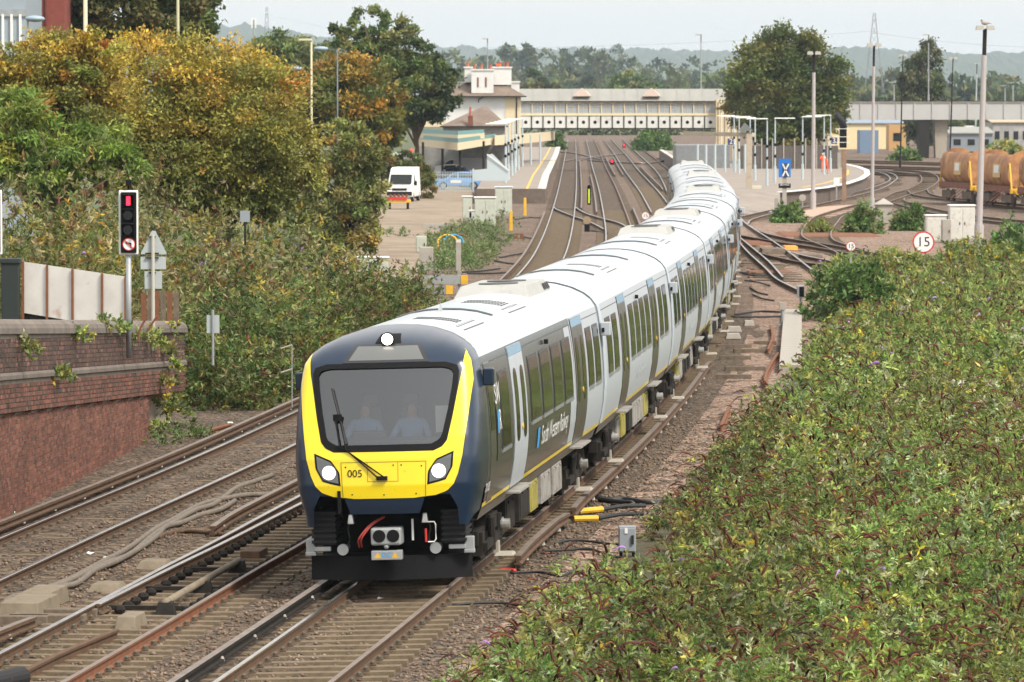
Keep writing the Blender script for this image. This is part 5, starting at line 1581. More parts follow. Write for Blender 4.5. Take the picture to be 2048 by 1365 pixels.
# ---------------------------------------------------------------- viaduct
VY = 640.0
vd = thing("viaduct", "long grey girder viaduct on tall piers crossing the yard at the right", "bridge", (P(1850, 240, VY).x, VY, -0.4))
O = vd.location.copy()
vx0, vx1 = P(1685, 220, VY).x, P(2080, 220, VY).x
zt, zb_ = P(0, 205, VY).z, P(0, 240, VY).z
n = 11
for k in range(n):
    a, b = vx0 + (vx1 - vx0) * k / n, vx0 + (vx1 - vx0) * (k + 1) / n
    q = MB(); q.box(((a + b) / 2, VY, (zt + zb_) / 2), (b - a - 0.05, 0.3, zt - zb_)); q.build("girder_panel", M["viaduct"], vd, origin=O)
    q = MB(); q.box((a, VY - 0.2, (zt + zb_) / 2), (0.14, 0.14, zt - zb_ - 0.1)); q.build("stiffener", M["viaduct"], vd, origin=O)
q = MB(); q.box(((vx0 + vx1) / 2, VY + 3, zt + 0.03), (vx1 - vx0, 6.6, 0.1)); q.build("deck", M["concrete"], vd, origin=O)
q = MB(); q.box(((vx0 + vx1) / 2, VY - 0.15, zt + 0.12), (vx1 - vx0, 0.2, 0.14)); q.build("parapet_rail", M["under"], vd, origin=O)
for px, w, m, d in ((1850, 1.45, M["under"], 0), (1885, 1.6, mat("tan_pier", (0.36, 0.32, 0.26), 0.9, var=0.12), 1), ):
    x = P(px, 240, VY).x
    q = MB(); q.add([(x - w * 0.5, VY + d, -0.4), (x + w * 0.36, VY + d, -0.4), (x + w * 0.36, VY + d + 3, -0.4), (x - w * 0.5, VY + d + 3, -0.4), (x - w * 0.62, VY + d, zb_), (x + w * 0.5, VY + d, zb_), (x + w * 0.5, VY + d + 3, zb_), (x - w * 0.62, VY + d + 3, zb_)], [(0, 1, 5, 4), (1, 2, 6, 5), (2, 3, 7, 6), (3, 0, 4, 7)]); q.build("pier", m, vd, origin=O)

# ---------------------------------------------------------------- depot buildings and containers under the viaduct
def simple_box(name, label, cat, px0, px1, py0, py1, Y, depth, m, roof=None, windows=0, parts=True):
    a, b = P(px0, py1, Y), P(px1, py0, Y)
    z0 = -0.4 if py1 > 265 else a.z
    t = thing(name, label, cat, ((a.x + b.x) / 2, Y, z0))
    O = t.location.copy()
    q = MB(); q.box(((a.x + b.x) / 2, Y + depth / 2, (z0 + b.z) / 2), (b.x - a.x, depth, b.z - z0)); q.build("wall", m, t, origin=O)
    if roof:
        q = MB(); q.add([(a.x - 0.3, Y - 0.3, b.z), (b.x + 0.3, Y - 0.3, b.z), (b.x + 0.3, Y + depth, b.z + 0.8), (a.x - 0.3, Y + depth, b.z + 0.8), (a.x - 0.3, Y - 0.3, b.z + 0.15), (b.x + 0.3, Y - 0.3, b.z + 0.15), (b.x + 0.3, Y + depth, b.z + 1.0), (a.x - 0.3, Y + depth, b.z + 1.0)], [(0, 1, 5, 4), (4, 5, 6, 7), (1, 2, 6, 5), (3, 0, 4, 7)]); q.build("roof", roof, t, origin=O)
    for k in range(windows):
        xx = a.x + (b.x - a.x) * (k + 0.5) / windows
        q = MB(); q.box((xx, Y - 0.03, (z0 + b.z) / 2 + 0.2), ((b.x - a.x) / windows * 0.5, 0.05, (b.z - z0) * 0.3)); q.build("window", M["pane"], t, origin=O)
    return t
M["yellowshed"] = mat("pale_yellow_shed", (0.72, 0.60, 0.36), 0.7, var=0.05)
simple_box("depot_shed", "long pale yellow depot shed with blue roof edge beyond the viaduct", "shed", 1655, 1805, 248, 290, 760, 12, M["yellowshed"], mat("shed_blue_edge", (0.22, 0.27, 0.33), 0.6))
simple_box("depot_cabin", "bright orange cabin before the pale yellow shed", "cabin", 1778, 1812, 250, 280, 740, 6, mat("hazed_orange", (0.50, 0.30, 0.12), 0.7), None, 1)  # orange is desaturated to paint in the distance haze
simple_box("shipping_container", "blue container standing behind the tall lamp column", "container", 1720, 1757, 261, 287, 700, 6, mat("container_blue", (0.15, 0.22, 0.32), 0.6, var=0.1))  # distance haze is put into this muted blue as well
simple_box("depot_office", "flat pale roofed office between viaduct pier and wagons", "building", 1900, 1985, 268, 300, 720, 10, mat("office_grey", (0.24, 0.27, 0.30), 0.6), M["leadgrey"], 3)
simple_box("depot_workshop", "grey workshop with broken tan roofline at the right edge", "building", 1985, 2060, 246, 290, 760, 14, mat("workshop_grey", (0.34, 0.33, 0.32), 0.8, var=0.3, vscale=0.8), mat("tan_roof", (0.46, 0.36, 0.25), 0.8), 4)
simple_box("site_hut", "small white hut with a dark window above the office roof", "hut", 1932, 1948, 252, 268, 735, 3, M["white"], None, 1)

# ---------------------------------------------------------------- hopper wagons
def hopper(loc, hd):
    t = thing("hopper_wagon", "", "wagon", loc, hd, "ochre hopper wagons in the yard")
    Lw = 10.6; W = 1.32
    prof = [(0.62, 1.25), (1.0, 1.5), (1.24, 1.95), (W, 2.5), (1.28, 3.0), (1.10, 3.45), (0.92, 3.62)]
    q = MB(); ys = np.linspace(-Lw / 2 + 0.9, Lw / 2 - 0.9, 6)
    for s in (-1, 1):
        q.grid([[(s * x, y, z) for y in ys] for x, z in prof], 0, flip=(s < 0))
        q.grid([[(s * (x - 0.03), y, z) for y in ys] for x, z in prof], 1, flip=(s > 0))
    q.build("hopper_body", [M["wagon"], M["wagonr"]], t, smooth=True)
    for e in (-1, 1):
        y = e * (Lw / 2 - 0.9)
        arch = [(x, z) for x, z in prof] + [(0.45, 3.86), (0, 3.92), (-0.45, 3.86)] + [(-x, z) for x, z in prof[::-1]]
        q = MB(); q.plate(arch, y - 0.05, y + 0.05); q.build("end_plate", M["wagon"], t)
        q = MB()
        for s in (-1, 1): q.bar((s * 1.15, e * (Lw / 2 - 0.1), 1.1), (s * 1.15, e * (Lw / 2 - 0.75), 3.0), 0.1); q.cyl((s * 0.85, e * (Lw / 2 - 0.05), 1.05), (s * 0.85, e * (Lw / 2 + 0.5), 1.05), 0.2, n=10)
        q.box((0, e * (Lw / 2 - 0.2), 1.1), (2.5, 0.3, 0.35)); q.build("headstock", M["ochre"], t)
        for d in (-0.9, 0.9):
            for s in (-1, 1):
                w = MB(); w.cyl((s * 0.68, e * (Lw / 2 - 2.0) + d, 0.46), (s * 0.84, e * (Lw / 2 - 2.0) + d, 0.46), 0.46, n=18); w.build("wheel", mat_wheel, t)
        q = MB()
        for s in (-1, 1): q.box((s * 1.0, e * (Lw / 2 - 2.0), 0.55), (0.22, 2.9, 0.5))
        q.build("bogie_frame", M["timber"], t)
    q = MB()
    for s in (-1, 1): q.box((s * 1.12, 0, 1.22), (0.26, Lw - 0.4, 0.42))
    q.build("sole_bar", M["wagonr"], t)
    for k in range(5):
        q = MB(); y = -2.4 + k * 1.1
        for s in (-1, 1): q.add([(s * 0.3, y, 1.1), (s * 0.3, y + 0.7, 1.1), (s * 1.2, y + 0.35, 0.25), (s * 1.2, y - 0.25, 0.25)], [(0, 1, 2, 3)])
        q.build("discharge_chute", M["wagonr"], t)
    for s in (-1, 1):
        x0 = W + 0.02
        q = MB(); q.add([(s * x0, 0.1, 2.0), (s * x0, 2.4, 2.0), (s * (x0 - 0.04), 2.4, 2.95), (s * (x0 - 0.04), 0.1, 2.95)], [(0, 1, 2, 3)]); p = q.build("data_panel", mat_panel, t)
        q = MB(); q.add([(s * (x0 + 0.012), 0.5, 2.3), (s * (x0 + 0.012), 2.0, 2.3), (s * (x0 - 0.01), 2.0, 2.85), (s * (x0 - 0.01), 0.5, 2.85)], [(0, 1, 2, 3)]); q.build("data_label", M["white"], p)
    return t
mat_panel = mat("wagon_panel_yellow", (0.60, 0.42, 0.17), 0.7)
wd = Vector((0.13, -0.9915, 0)); whd = math.atan2(-0.13, -0.9915) + math.pi
wp = G(1931, 404, 0.0) + Vector((0.4, 0, 0))
h0 = hopper((wp.x, wp.y, 0), -math.atan2(wd.x, wd.y))
h0["label"] = "farther ochre hopper wagon left of the tall lamp column"
h1 = copy_tree(h0); h1.location = Vector((wp.x, wp.y, 0)) + wd * 12.4; h1["label"] = "nearer ochre hopper wagon right of the tall lamp column"
h2 = copy_tree(h0); h2.location = Vector((wp.x, wp.y, 0)) + wd * 24.8; h2["label"] = "third hopper wagon cut by the right edge of the picture"

# ---------------------------------------------------------------- pylons, mast and wires
def pylon(px, py_top, Y, label, base_w=5.0, arms=True):
    b = P(px, 204, Y); top = P(px, py_top, Y)
    h = top.z + 0.4
    t = thing("lattice_pylon", label, "pylon", (b.x, Y, -0.4), group="electricity pylons")
    q = MB(); n = 11
    def hw(z): return base_w / 2 * (1 - z / h) ** 1.15 + 0.35
    lv = [h * (1 - (1 - k / n) ** 1.25) for k in range(n + 1)]
    r = Y / FPX * 0.55
    for k in range(n):
        za, zb2 = lv[k], lv[k + 1]; a, c = hw(za), hw(zb2)
        cor = [(-1, -1), (1, -1), (1, 1), (-1, 1)]
        for i in range(4):
            s, u = cor[i], cor[(i + 1) % 4]
            q.bar((s[0] * a, s[1] * a, za), (s[0] * c, s[1] * c, zb2), r)
            q.bar((s[0] * a, s[1] * a, za), (u[0] * c, u[1] * c, zb2), r * 0.6)
            q.bar((u[0] * a, u[1] * a, za), (s[0] * c, s[1] * c, zb2), r * 0.6)
    q.build("lattice", mat_pyl, t)
    if arms:
        for f in (0.70, 0.82, 0.93):
            q = MB(); z = h * f; L = 3.0
            for s in (-1, 1):
                q.bar((0, 0, z + 0.6), (0, s * L * 2, z), r * 0.8); q.bar((0, 0, z - 0.2), (0, s * L * 2, z), r * 0.8)
            q.build("cross_arm", mat_pyl, t)
    return t
mat_pyl = mat("pylon_steel", (0.30, 0.31, 0.32), 0.6, 0.3)
pylon(1748, 26, 1500, "tall lattice pylon rising behind the lamp column at the right", 8.0)
pylon(534, 14, 2100, "faint lattice pylon far off above the trees at the left", 7.0)
mt = thing("telecom_mast", "thin mast with antenna panels beside the faint left pylon", "mast", P(508, 204, 900) + Vector((0, 0, -7)))
q = MB(); z1 = P(508, 40, 900).z - mt.location.z; q.cyl((0, 0, 0), (0, 0, z1), 0.22, 0.16, 8); q.build("pole", M["greysteel"], mt)
for s in (-1, 0, 1):
    q = MB(); q.box((s * 0.35, 0, z1 - 0.6), (0.25, 0.2, 1.9)); q.build("antenna_panel", M["white"], mt)
for (a, b, sag, Y, lb) in (((880, 96), (1748, 62), 10, 1490, "power line sagging across the sky to the tall pylon"), ((1748, 66), (2100, 96), 6, 1490, "power line running from the tall pylon off to the right"), ((534, 30), (900, 100), 4, 2090, "faint power line from the far left pylon")):
    pts = []
    for k in range(25):
        u = k / 24
        pts.append(P(a[0] + (b[0] - a[0]) * u, a[1] + (b[1] - a[1]) * u + sag * 4 * u * (1 - u), Y))
    q = MB(); q.tube(pts, 0.035, 4); o = q.build("power_line", mat_pyl, origin=pts[0], loc=pts[0]); tag(o, lb, "power line", "power lines")
# ================================================================== lineside equipment and small things
def post_thing(name, label, cat, px, py_base, z=-0.2, Y=None, group=None, rz=0.0):
    b = G(px, py_base, z) if Y is None else Vector((P(px, py_base, Y).x, Y, P(px, py_base, Y).z))
    return thing(name, label, cat, b, rz, group), b, S(b.y)
def cabinet(label, px0, px1, py_t, py_b, m, depth=0.8, doors=2, legs=0.0, lid=True, name="lineside_cabinet", Y=None, plate=False):
    t, b, s = post_thing(name, label, "cabinet", (px0 + px1) / 2, py_b, Y=Y)
    w, h = (px1 - px0) / s, (py_b - py_t) / s
    q = MB(); q.box((0, depth / 2, legs + (h - legs) / 2), (w, depth, h - legs)); q.build("casing", m, t, bevel=0.02)
    if lid:
        q = MB(); q.box((0, depth / 2, h + 0.02), (w + 0.1, depth + 0.1, 0.07)); q.build("lid", M["white"], t, bevel=0.015)
    for k in range(doors):
        dw = w / doors
        q = MB(); q.box((-w / 2 + dw * (k + 0.5), -0.012, legs + (h - legs) * 0.48), (dw * 0.90, 0.024, (h - legs) * 0.86)); d = q.build("door", m, t, bevel=0.008)
        q = MB(); q.box((-w / 2 + dw * (k + 0.5) + dw * (0.3 if k == 0 else -0.3), -0.04, legs + (h - legs) * 0.5), (0.04, 0.04, 0.14)); q.build("handle", M["under"], d)
    if legs:
        for sx in (-1, 1):
            q = MB(); q.box((sx * w * 0.36, depth / 2, legs / 2), (0.05, 0.05, legs)); q.build("leg", M["under"], t)
    if plate:
        q = MB(); q.box((-0.02, -0.03, h * 0.86), (0.05, 0.012, 0.09)); q.build("label_plate", M["white"], t)
    return t
GREYBOX = mat("grey_steel_box", (0.26, 0.29, 0.32), 0.5, var=0.05)
RUSTW = mat("rust_streaked_white", (0.66, 0.65, 0.60), 0.6, col2=(0.56, 0.55, 0.5), vscale=2, stain=(0.33, 0.17, 0.10), sscale=3.0, samount=0.35)
cabinet("small grey steel box on legs at the thicket edge right of the train", 1237, 1272, 1052, 1118, GREYBOX, 0.14, 1, 0.10, False, plate=True)
cabinet("pale green relay cabinet in front of its taller twin beside the left tracks", 949, 991, 396, 452, M["palegrn"], 1.1, 2)
cabinet("taller pale green relay cabinet behind, nearest the left platform", 990, 1024, 375, 432, M["palegrn"], 1.1, 2)
cabinet("slim pale green cabinet left of the front relay cabinet", 925, 944, 394, 448, M["palegrn"], 0.6, 1, 0.3)
cabinet("little pale meter box between the slim and front cabinets", 938, 949, 422, 448, M["palegrn"], 0.3, 1)
cabinet("pale grey box standing at the edge of the dirt road", 832, 853, 473, 506, M["palegrn"], 0.5, 1, lid=False)
cabinet("stone-coloured concrete box before the weeds", 839, 866, 495, 542, M["concrete"], 0.6, 0, lid=False)
cabinet("long pale trough box half hidden by the left bushes", 716, 776, 516, 545, M["palegrn"], 0.6, 2)
cabinet("white double-door cabinet left of the tallest lamp column", 1899, 1950, 412, 482, RUSTW, 1.0, 2)
cabinet("rust-streaked white cabinet behind the large fifteen sign", 1852, 1893, 432, 484, RUSTW, 0.9, 1)
cabinet("grey lineside cabinet squeezed between the two white ones", 1884, 1902, 440, 486, M["concrete"], 0.6, 1, lid=False)
for px, py, sz, mm, lb in ((1553, 445, (0.25, 0.25, 1.5), "concrete", "short concrete post standing beside the junction"), (1655, 470, (5.5, 9.0, 0.08), "rust", "orange-brown boards laid in the S-bend siding"), (1500, 487, (2.2, 6.0, 0.08), "rust", "orange-brown board beside the train at the junction"), (1545, 507, (1.2, 3.0, 0.25), "timber", "dark point machine in the junction"), (1580, 500, (0.7, 2.5, 0.2), "orange", "orange cover in the junction"), (1610, 515, (1.6, 2.5, 0.15), "timber", "dark timber baulk in the junction"), (1540, 545, (2.0, 2.0, 0.06), "rust", "rusty plate by the curving track")):
    b = G(px, py, -0.19); q = MB(); q.box((0, 0, sz[2] / 2), sz, top=0.92); tag(q.build("junction_fitting", M[mm], loc=b), lb, "track fitting")
cabinet("low grey box beside the far end of the cable trough", 1632, 1661, 612, 640, M["concrete"], 0.5, 1, lid=False)
cabinet("little blue-grey box right of the low grey box", 1661, 1674, 614, 636, GREYBOX, 0.3, 1, lid=False)
cabinet("cream equipment box at the foot of the gantry post", 1503, 1523, 372, 408, mat("cream_box", (0.56, 0.52, 0.40), 0.6), 0.5, 1, 0.6, False)
# hut-topped box
t, b, s = post_thing("apparatus_hut", "pale concrete box with a pitched lid rising from the bush", "cabinet", 1768, 450)
q = MB(); q.box((0, 0.4, 0.62), (0.95, 0.8, 1.24)); q.build("casing", M["concrete"], t)
q = MB(); q.add([(-0.62, -0.12, 1.24), (0.62, -0.12, 1.24), (0.62, 0.92, 1.24), (-0.62, 0.92, 1.24), (0, 0.4, 1.62)], [(0, 1, 4), (1, 2, 4), (2, 3, 4), (3, 0, 4), (3, 2, 1, 0)]); q.build("lid", M["concrete"], t)

# concrete cable trough with single lids
tr0, tr1 = G(1581, 748), G(1586, 632)
tt = thing("cable_trough", "long concrete cable trough at the thicket edge beyond the train's middle", "cable trough", tr0)
d = (tr1 - tr0); n = int(d.length / 1.0)
for k in range(n):
    c = d * ((k + 0.5) / n)
    q = MB(); q.box((0, 0, 0.12), (0.62, d.length / n - 0.03, 0.24)); o = q.build("trough_unit", M["concrete"], tt); o.location = c; o.rotation_euler = (0, 0, -math.atan2(d.x, d.y))
# posts by the trough
t, b, s = post_thing("marker_post", "grey post with a square pale box beside the cable trough", "post", 1565, 656)
q = MB(); q.cyl((0, 0, 0), (0, 0, 0.62), 0.06, n=8); q.box((0, 0, 0.06), (0.3, 0.3, 0.12)); q.build("post", M["greysteel"], t)
q = MB(); q.box((0, 0, 0.72), (0.20, 0.16, 0.26)); q.build("box", M["concrete"], t, bevel=0.01)
t, b, s = post_thing("ground_signal", "small black-faced signal on a short grey post by the bush", "signal", 1601, 642)
q = MB(); q.cyl((0, 0, 0), (0, 0, 0.8), 0.035, n=8); q.build("post", M["greysteel"], t)
q = MB(); q.box((0, 0, 1.0), (0.26, 0.2, 0.42)); h = q.build("head", M["greysteel"], t, bevel=0.02)
q = MB(); q.box((0.03, -0.105, 1.0), (0.16, 0.02, 0.34)); q.build("face", M["black"], h)
for px, py, lb in ((1498, 652, "pale grey treadle box nearest the train's middle bogie"), (1468, 664, "flat pale treadle cover left of the grey one"), (1466, 678, "flat pale treadle cover nearer the conductor rail")):
    b = G(px, py); q = MB(); q.box((0, 0, 0.09), (0.36 if px == 1498 else 0.5, 0.6, 0.18), top=0.8); tag(q.build("treadle_box", M["concrete"], loc=b, bevel=0.02), lb, "treadle box", "treadle boxes right of the train")
for i, (px, py, L, a) in enumerate(((1468, 697, 1.5, 0.1), (1470, 720, 1.3, 0), (1490, 742, 1.6, 0.05), (1467, 758, 1.4, -0.05), (1500, 706, 1.4, 0.1), (1530, 690, 1.0, 0.0))):
    b = G(px, py); q = MB(); q.box((0, 0, 0.05), (L * 0.7, 0.24, 0.13)); tag(q.build("old_timber", M["timber"], loc=b, rz=a), ("old timber nearest the train behind the curved rail", "old timber just before the first one", "long old timber under the bent rusty rail", "old timber nearest the camera left of the bent rail", "old timber against the trough side", "old timber by the trough's far end")[i], "timber", "old timbers lying on the ballast")
# white handrail deep in the right thicket
t, b, s = post_thing("handrail", "white metal handrail sticking out of the right thicket", "handrail", 1930, 830)
for x in (-0.30, 0.22):
    q = MB(); q.cyl((x, 0, 0), (x, 0, 0.86), 0.03, n=8); q.build("post", M["white"], t)
q = MB(); q.box((-0.03, 0, 0.72), (0.55, 0.05, 0.22)); q.build("panel", M["white"], t)
q = MB(); q.cyl((0.22, 0, 0.86), (0.22, 0, 0.93), 0.05, n=8); q.build("cap", M["greysteel"], t)

# ---- cables on the ballast
def cable(label, pts, r, m, z=-0.15, name="cable", group="cables lying across the ballast"):
    p = [G(a, b, z) + Vector((0, 0, random.uniform(-0.01, 0.02))) for a, b in pts]
    c = catmull(p, 6)
    q = MB(); q.tube(c, r, 7); o = q.build(name, m, origin=p[0], loc=p[0], smooth=True)
    return tag(o, label, "cable", group)
CG = "bundle of thick grey cables between the left tracks"
cable("topmost thick grey cable of the bundle beside the middle track", [(0, 1228), (14, 1200), (45, 1190), (90, 1180), (140, 1158), (200, 1128), (255, 1098), (310, 1060), (345, 1042), (400, 1012), (450, 1000), (500, 992), (560, 990)], 0.05, M["cable"], -0.13, group=CG)
cable("second thick grey cable snaking through the bundle", [(15, 1230), (35, 1205), (70, 1186), (120, 1170), (165, 1150), (215, 1128), (260, 1108), (310, 1070), (350, 1045), (390, 1022), (430, 1008), (470, 978), (505, 965), (545, 952)], 0.05, M["cable"], -0.13, group=CG)
cable("third thick grey cable with a wide bend near the concrete boxes", [(30, 1235), (60, 1205), (100, 1178), (150, 1168), (190, 1140), (240, 1122), (290, 1090), (318, 1070), (330, 1055), (365, 1045), (400, 1030), (440, 1020), (470, 1003)], 0.05, M["cable"], -0.12, group=CG)
cable("brown cable branching right from the grey bundle to the middle track", [(318, 1075), (330, 1068), (365, 1063), (400, 1066), (440, 1070), (462, 1072)], 0.04, M["rail_side"], -0.13, group=CG)
cable("thick black looped cable ending by the conductor rail gap", [(1180, 990), (1215, 1000), (1250, 1000), (1300, 1006), (1340, 1003)], 0.05, M["cableblack"])
cable("black cable bending back over the looped one", [(1195, 998), (1230, 1003), (1262, 1006), (1265, 1012), (1250, 1014), (1225, 1010)], 0.045, M["cableblack"])
for (a, b, c, lb) in (((1148, 1038), (1196, 1037), (1285, 1028), "orange-sleeved black cable nearest the grey box"), ((1158, 1023), (1204, 1019), (1290, 1012), "orange-sleeved black cable above the other")):
    p = [G(*a, -0.12), G(*b, -0.12), G(*c, -0.13)]
    t = thing("sleeved_cable", lb, "cable", p[0], group="orange sleeved power cables")
    q = MB(); q.tube([p[0] - p[0], p[1] - p[0]], 0.055, 8); q.build("orange_sleeve", M["ochre"], t)
    q = MB(); q.tube([p[1] - p[0], (p[1] + p[2]) / 2 - p[0] + Vector((0, 0, 0.03)), p[2] - p[0]], 0.04, 7); q.build("cable_tail", M["cableblack"], t)
cable("thin black cable running to the small grey box", [(1110, 1088), (1140, 1082), (1180, 1083), (1215, 1088), (1242, 1090)], 0.022, M["cableblack"])
cable("thin black cable below the first one", [(1085, 1102), (1130, 1100), (1180, 1101), (1225, 1112), (1250, 1118)], 0.022, M["cableblack"])
cable("red-ended cable end beside the train's right front", [(1000, 1141), (1015, 1141), (1030, 1143)], 0.035, M["red"])
cable("thin black double cable trailing from the red end", [(1020, 1146), (1080, 1146), (1120, 1155), (1150, 1143), (1185, 1156)], 0.022, M["cableblack"])
cable("thin black cable crossing the ballast near the bottom", [(905, 1210), (960, 1208), (1010, 1208), (1060, 1217), (1110, 1224), (1135, 1236)], 0.022, M["cableblack"])
for i, (a, b) in enumerate((((1485, 548), (1530, 552)), ((1490, 562), (1540, 572)), ((1500, 575), (1535, 590)), ((1480, 545), (1560, 548)), ((1505, 590), (1548, 602)), ((1470, 630), (1560, 625)), ((1462, 634), (1600, 632)))):
    cable("dark tangled cable on the ballast right of the far carriages", [a, ((a[0] + b[0]) / 2, (a[1] + b[1]) / 2 + random.uniform(-5, 6)), b], 0.035, M["cableblack"], group="tangled cables beside the far carriages")
for a, b in (((925, 545), (1000, 538)), ((935, 548), (1020, 545)), ((1000, 515), (1060, 505)), ((990, 522), (1040, 530)), ((1010, 470), (1065, 478)), ((1030, 440), (1080, 436)), ((1180, 462), (1215, 468))):
    cable("dark thin cable crossing the gravel beside the left platform line", [a, ((a[0] + b[0]) / 2, (a[1] + b[1]) / 2 + random.uniform(-3, 3)), b], 0.04, M["cableblack"], group="cables crossing the gravel left of the tracks")

# ---- concrete boxes, points gear at the lower left
def small(name, label, cat, px, py, size, m, rz=0.0, top=0.9, bevel=0.015, group=None, z=-0.2):
    b = G(px, py, z); q = MB(); q.box((0, 0, size[2] / 2), size, top=top)
    return tag(q.build(name, m, loc=b, bevel=bevel, rz=rz), label, cat, group)
STONE = mat("stone_coloured_cover", (0.19, 0.155, 0.11), 0.85, var=0.2, vscale=4)
small("points_cover", "stone-coloured angular cover in front at the lower left corner", "cover", 58, 1232, (0.62, 1.5, 0.26), STONE, -0.12)
small("points_cover", "second stone-coloured cover just behind at the lower left corner", "cover", 88, 1212, (0.5, 1.3, 0.26), STONE, -0.12)
small("points_cover", "small wedge-shaped concrete cover between the middle track rails", "cover", 262, 1256, (0.32, 0.9, 0.20), STONE, -0.12, 0.8)
small("treadle_cover", "long low brown cover left of the middle track, nearer one", "cover", 216, 1182, (0.55, 0.7, 0.13), STONE, -0.12, 0.7, group="brown covers left of the middle track")
small("treadle_cover", "long low brown cover left of the middle track, farther one", "cover", 310, 1136, (0.55, 0.7, 0.13), STONE, -0.12, 0.7, group="brown covers left of the middle track")
small("drive_box", "dark open drive box between the rails near the train's nose", "drive box", 508, 1118, (0.34, 0.8, 0.16), M["rail_side"], -0.12, 0.95)
for k, (px, py) in enumerate(((95, 1248), (20, 1250), (120, 1236))):
    small("long_timber", ("dark timber under the front stone-coloured cover", "dark timber at the very left edge by the covers", "dark timber reaching to the middle track's left rail")[k], "timber", px, py, (1.1, 0.28, 0.14), M["timber"], -0.05, 1.0)
# points: switch blade, operating tube on stands, stretcher bars
pts_t = thing("track_points", "set of points with long operating tube in the middle track", "points", G(330, 1215))
O = pts_t.location.copy()
pl_ = [off_pt("M", Y, -0.7525 + 0.16 - 0.012 * max(0, min(1, (Y - 70) / 16)) * 0 + 0.0, 0.0) for Y in np.arange(70, 96, 1.5)]
q = MB(); rail_mesh(q, [off_pt("M", Y, -0.7525 + 0.075 + 0.012 * (Y - 69.5), 0.002) for Y in np.arange(69.5, 96, 1.5)]); q.build("switch_blade", [M["rail_side"], M["rail_top"]], pts_t, origin=O)
a, b = G(328, 1207, 0.0), G(478, 1121, 0.0)
q = MB(); q.cyl(a, b, 0.055, n=10); q.build("operating_tube", STONE, pts_t, origin=O, smooth=True)
for u in (0.02, 0.5, 0.98):
    c = a.lerp(b, u); q = MB(); q.box((c.x, c.y, -0.09), (0.3, 0.4, 0.2), top=0.7); q.build("tube_stand", M["under"], pts_t, origin=O)
for Y in (70.2, 73.0, 76.0):
    q = MB(); q.bar(off_pt("M", Y, -0.7, -0.12), off_pt("M", Y, 0.7, -0.12), 0.09, 0.06); q.build("stretcher_bar", M["under"], pts_t, origin=O)
q = MB()
for Y in np.arange(70, 92, 0.62):
    for s_ in (-0.45, 0.55): q.ball(off_pt("M", float(Y), s_, -0.13), (0.09, 0.07, 0.07), 6, 4)
tag(q.build("rail_chairs", M["under"], pts_t, origin=O), kind="stuff")
b = G(12, 1380); q = MB(); q.tube([(0, -0.4, 0.12), (0, 0.4, 0.12)], 0.14, 16, caps=False); q.tube([(0, -0.4, 0.12), (0, 0.4, 0.12)], 0.115, 16, caps=False); tag(q.build("pipe_end", M["blackrub"], loc=b, rz=-0.4), "black pipe end at the bottom left corner", "pipe")
small("bottle", "green bottle lying on the gravel by the brick wall", "bottle", 24, 1031, (0.10, 0.2, 0.08), mat("green_glass", (0.02, 0.25, 0.12), 0.1), 0.4)
LIT = [(312, 943), (180, 1110), (212, 1118), (460, 848), (470, 850), (560, 805), (572, 803), (402, 818), (1432, 1290), (760, 1200), (1800, 740)]
for px, py in LIT:
    q = MB(); b = G(px, py, -0.17); n_ = 7
    q.add([(0.07 * math.cos(k) * random.uniform(0.5, 1.3), 0.09 * math.sin(k) * random.uniform(0.5, 1.3), random.uniform(0, 0.05)) for k in np.linspace(0, 6, n_)], [tuple(range(n_))])
    tag(q.build("litter", M["white"], loc=b), "crumpled white scrap of litter on the ballast", "litter", "white litter scattered on the ballast")
rb = G(664, 510); t = thing("rubbish_pile", "pile of white rubbish bags on the dirt road by the bushes", "rubbish", rb)
for k in range(6):
    q = MB(); q.ball((random.uniform(-0.6, 0.6), random.uniform(-0.8, 0.8), 0.12), (random.uniform(0.2, 0.4), 0.35, random.uniform(0.12, 0.24)), 8, 6); o = q.build("bag", M["white"], t)

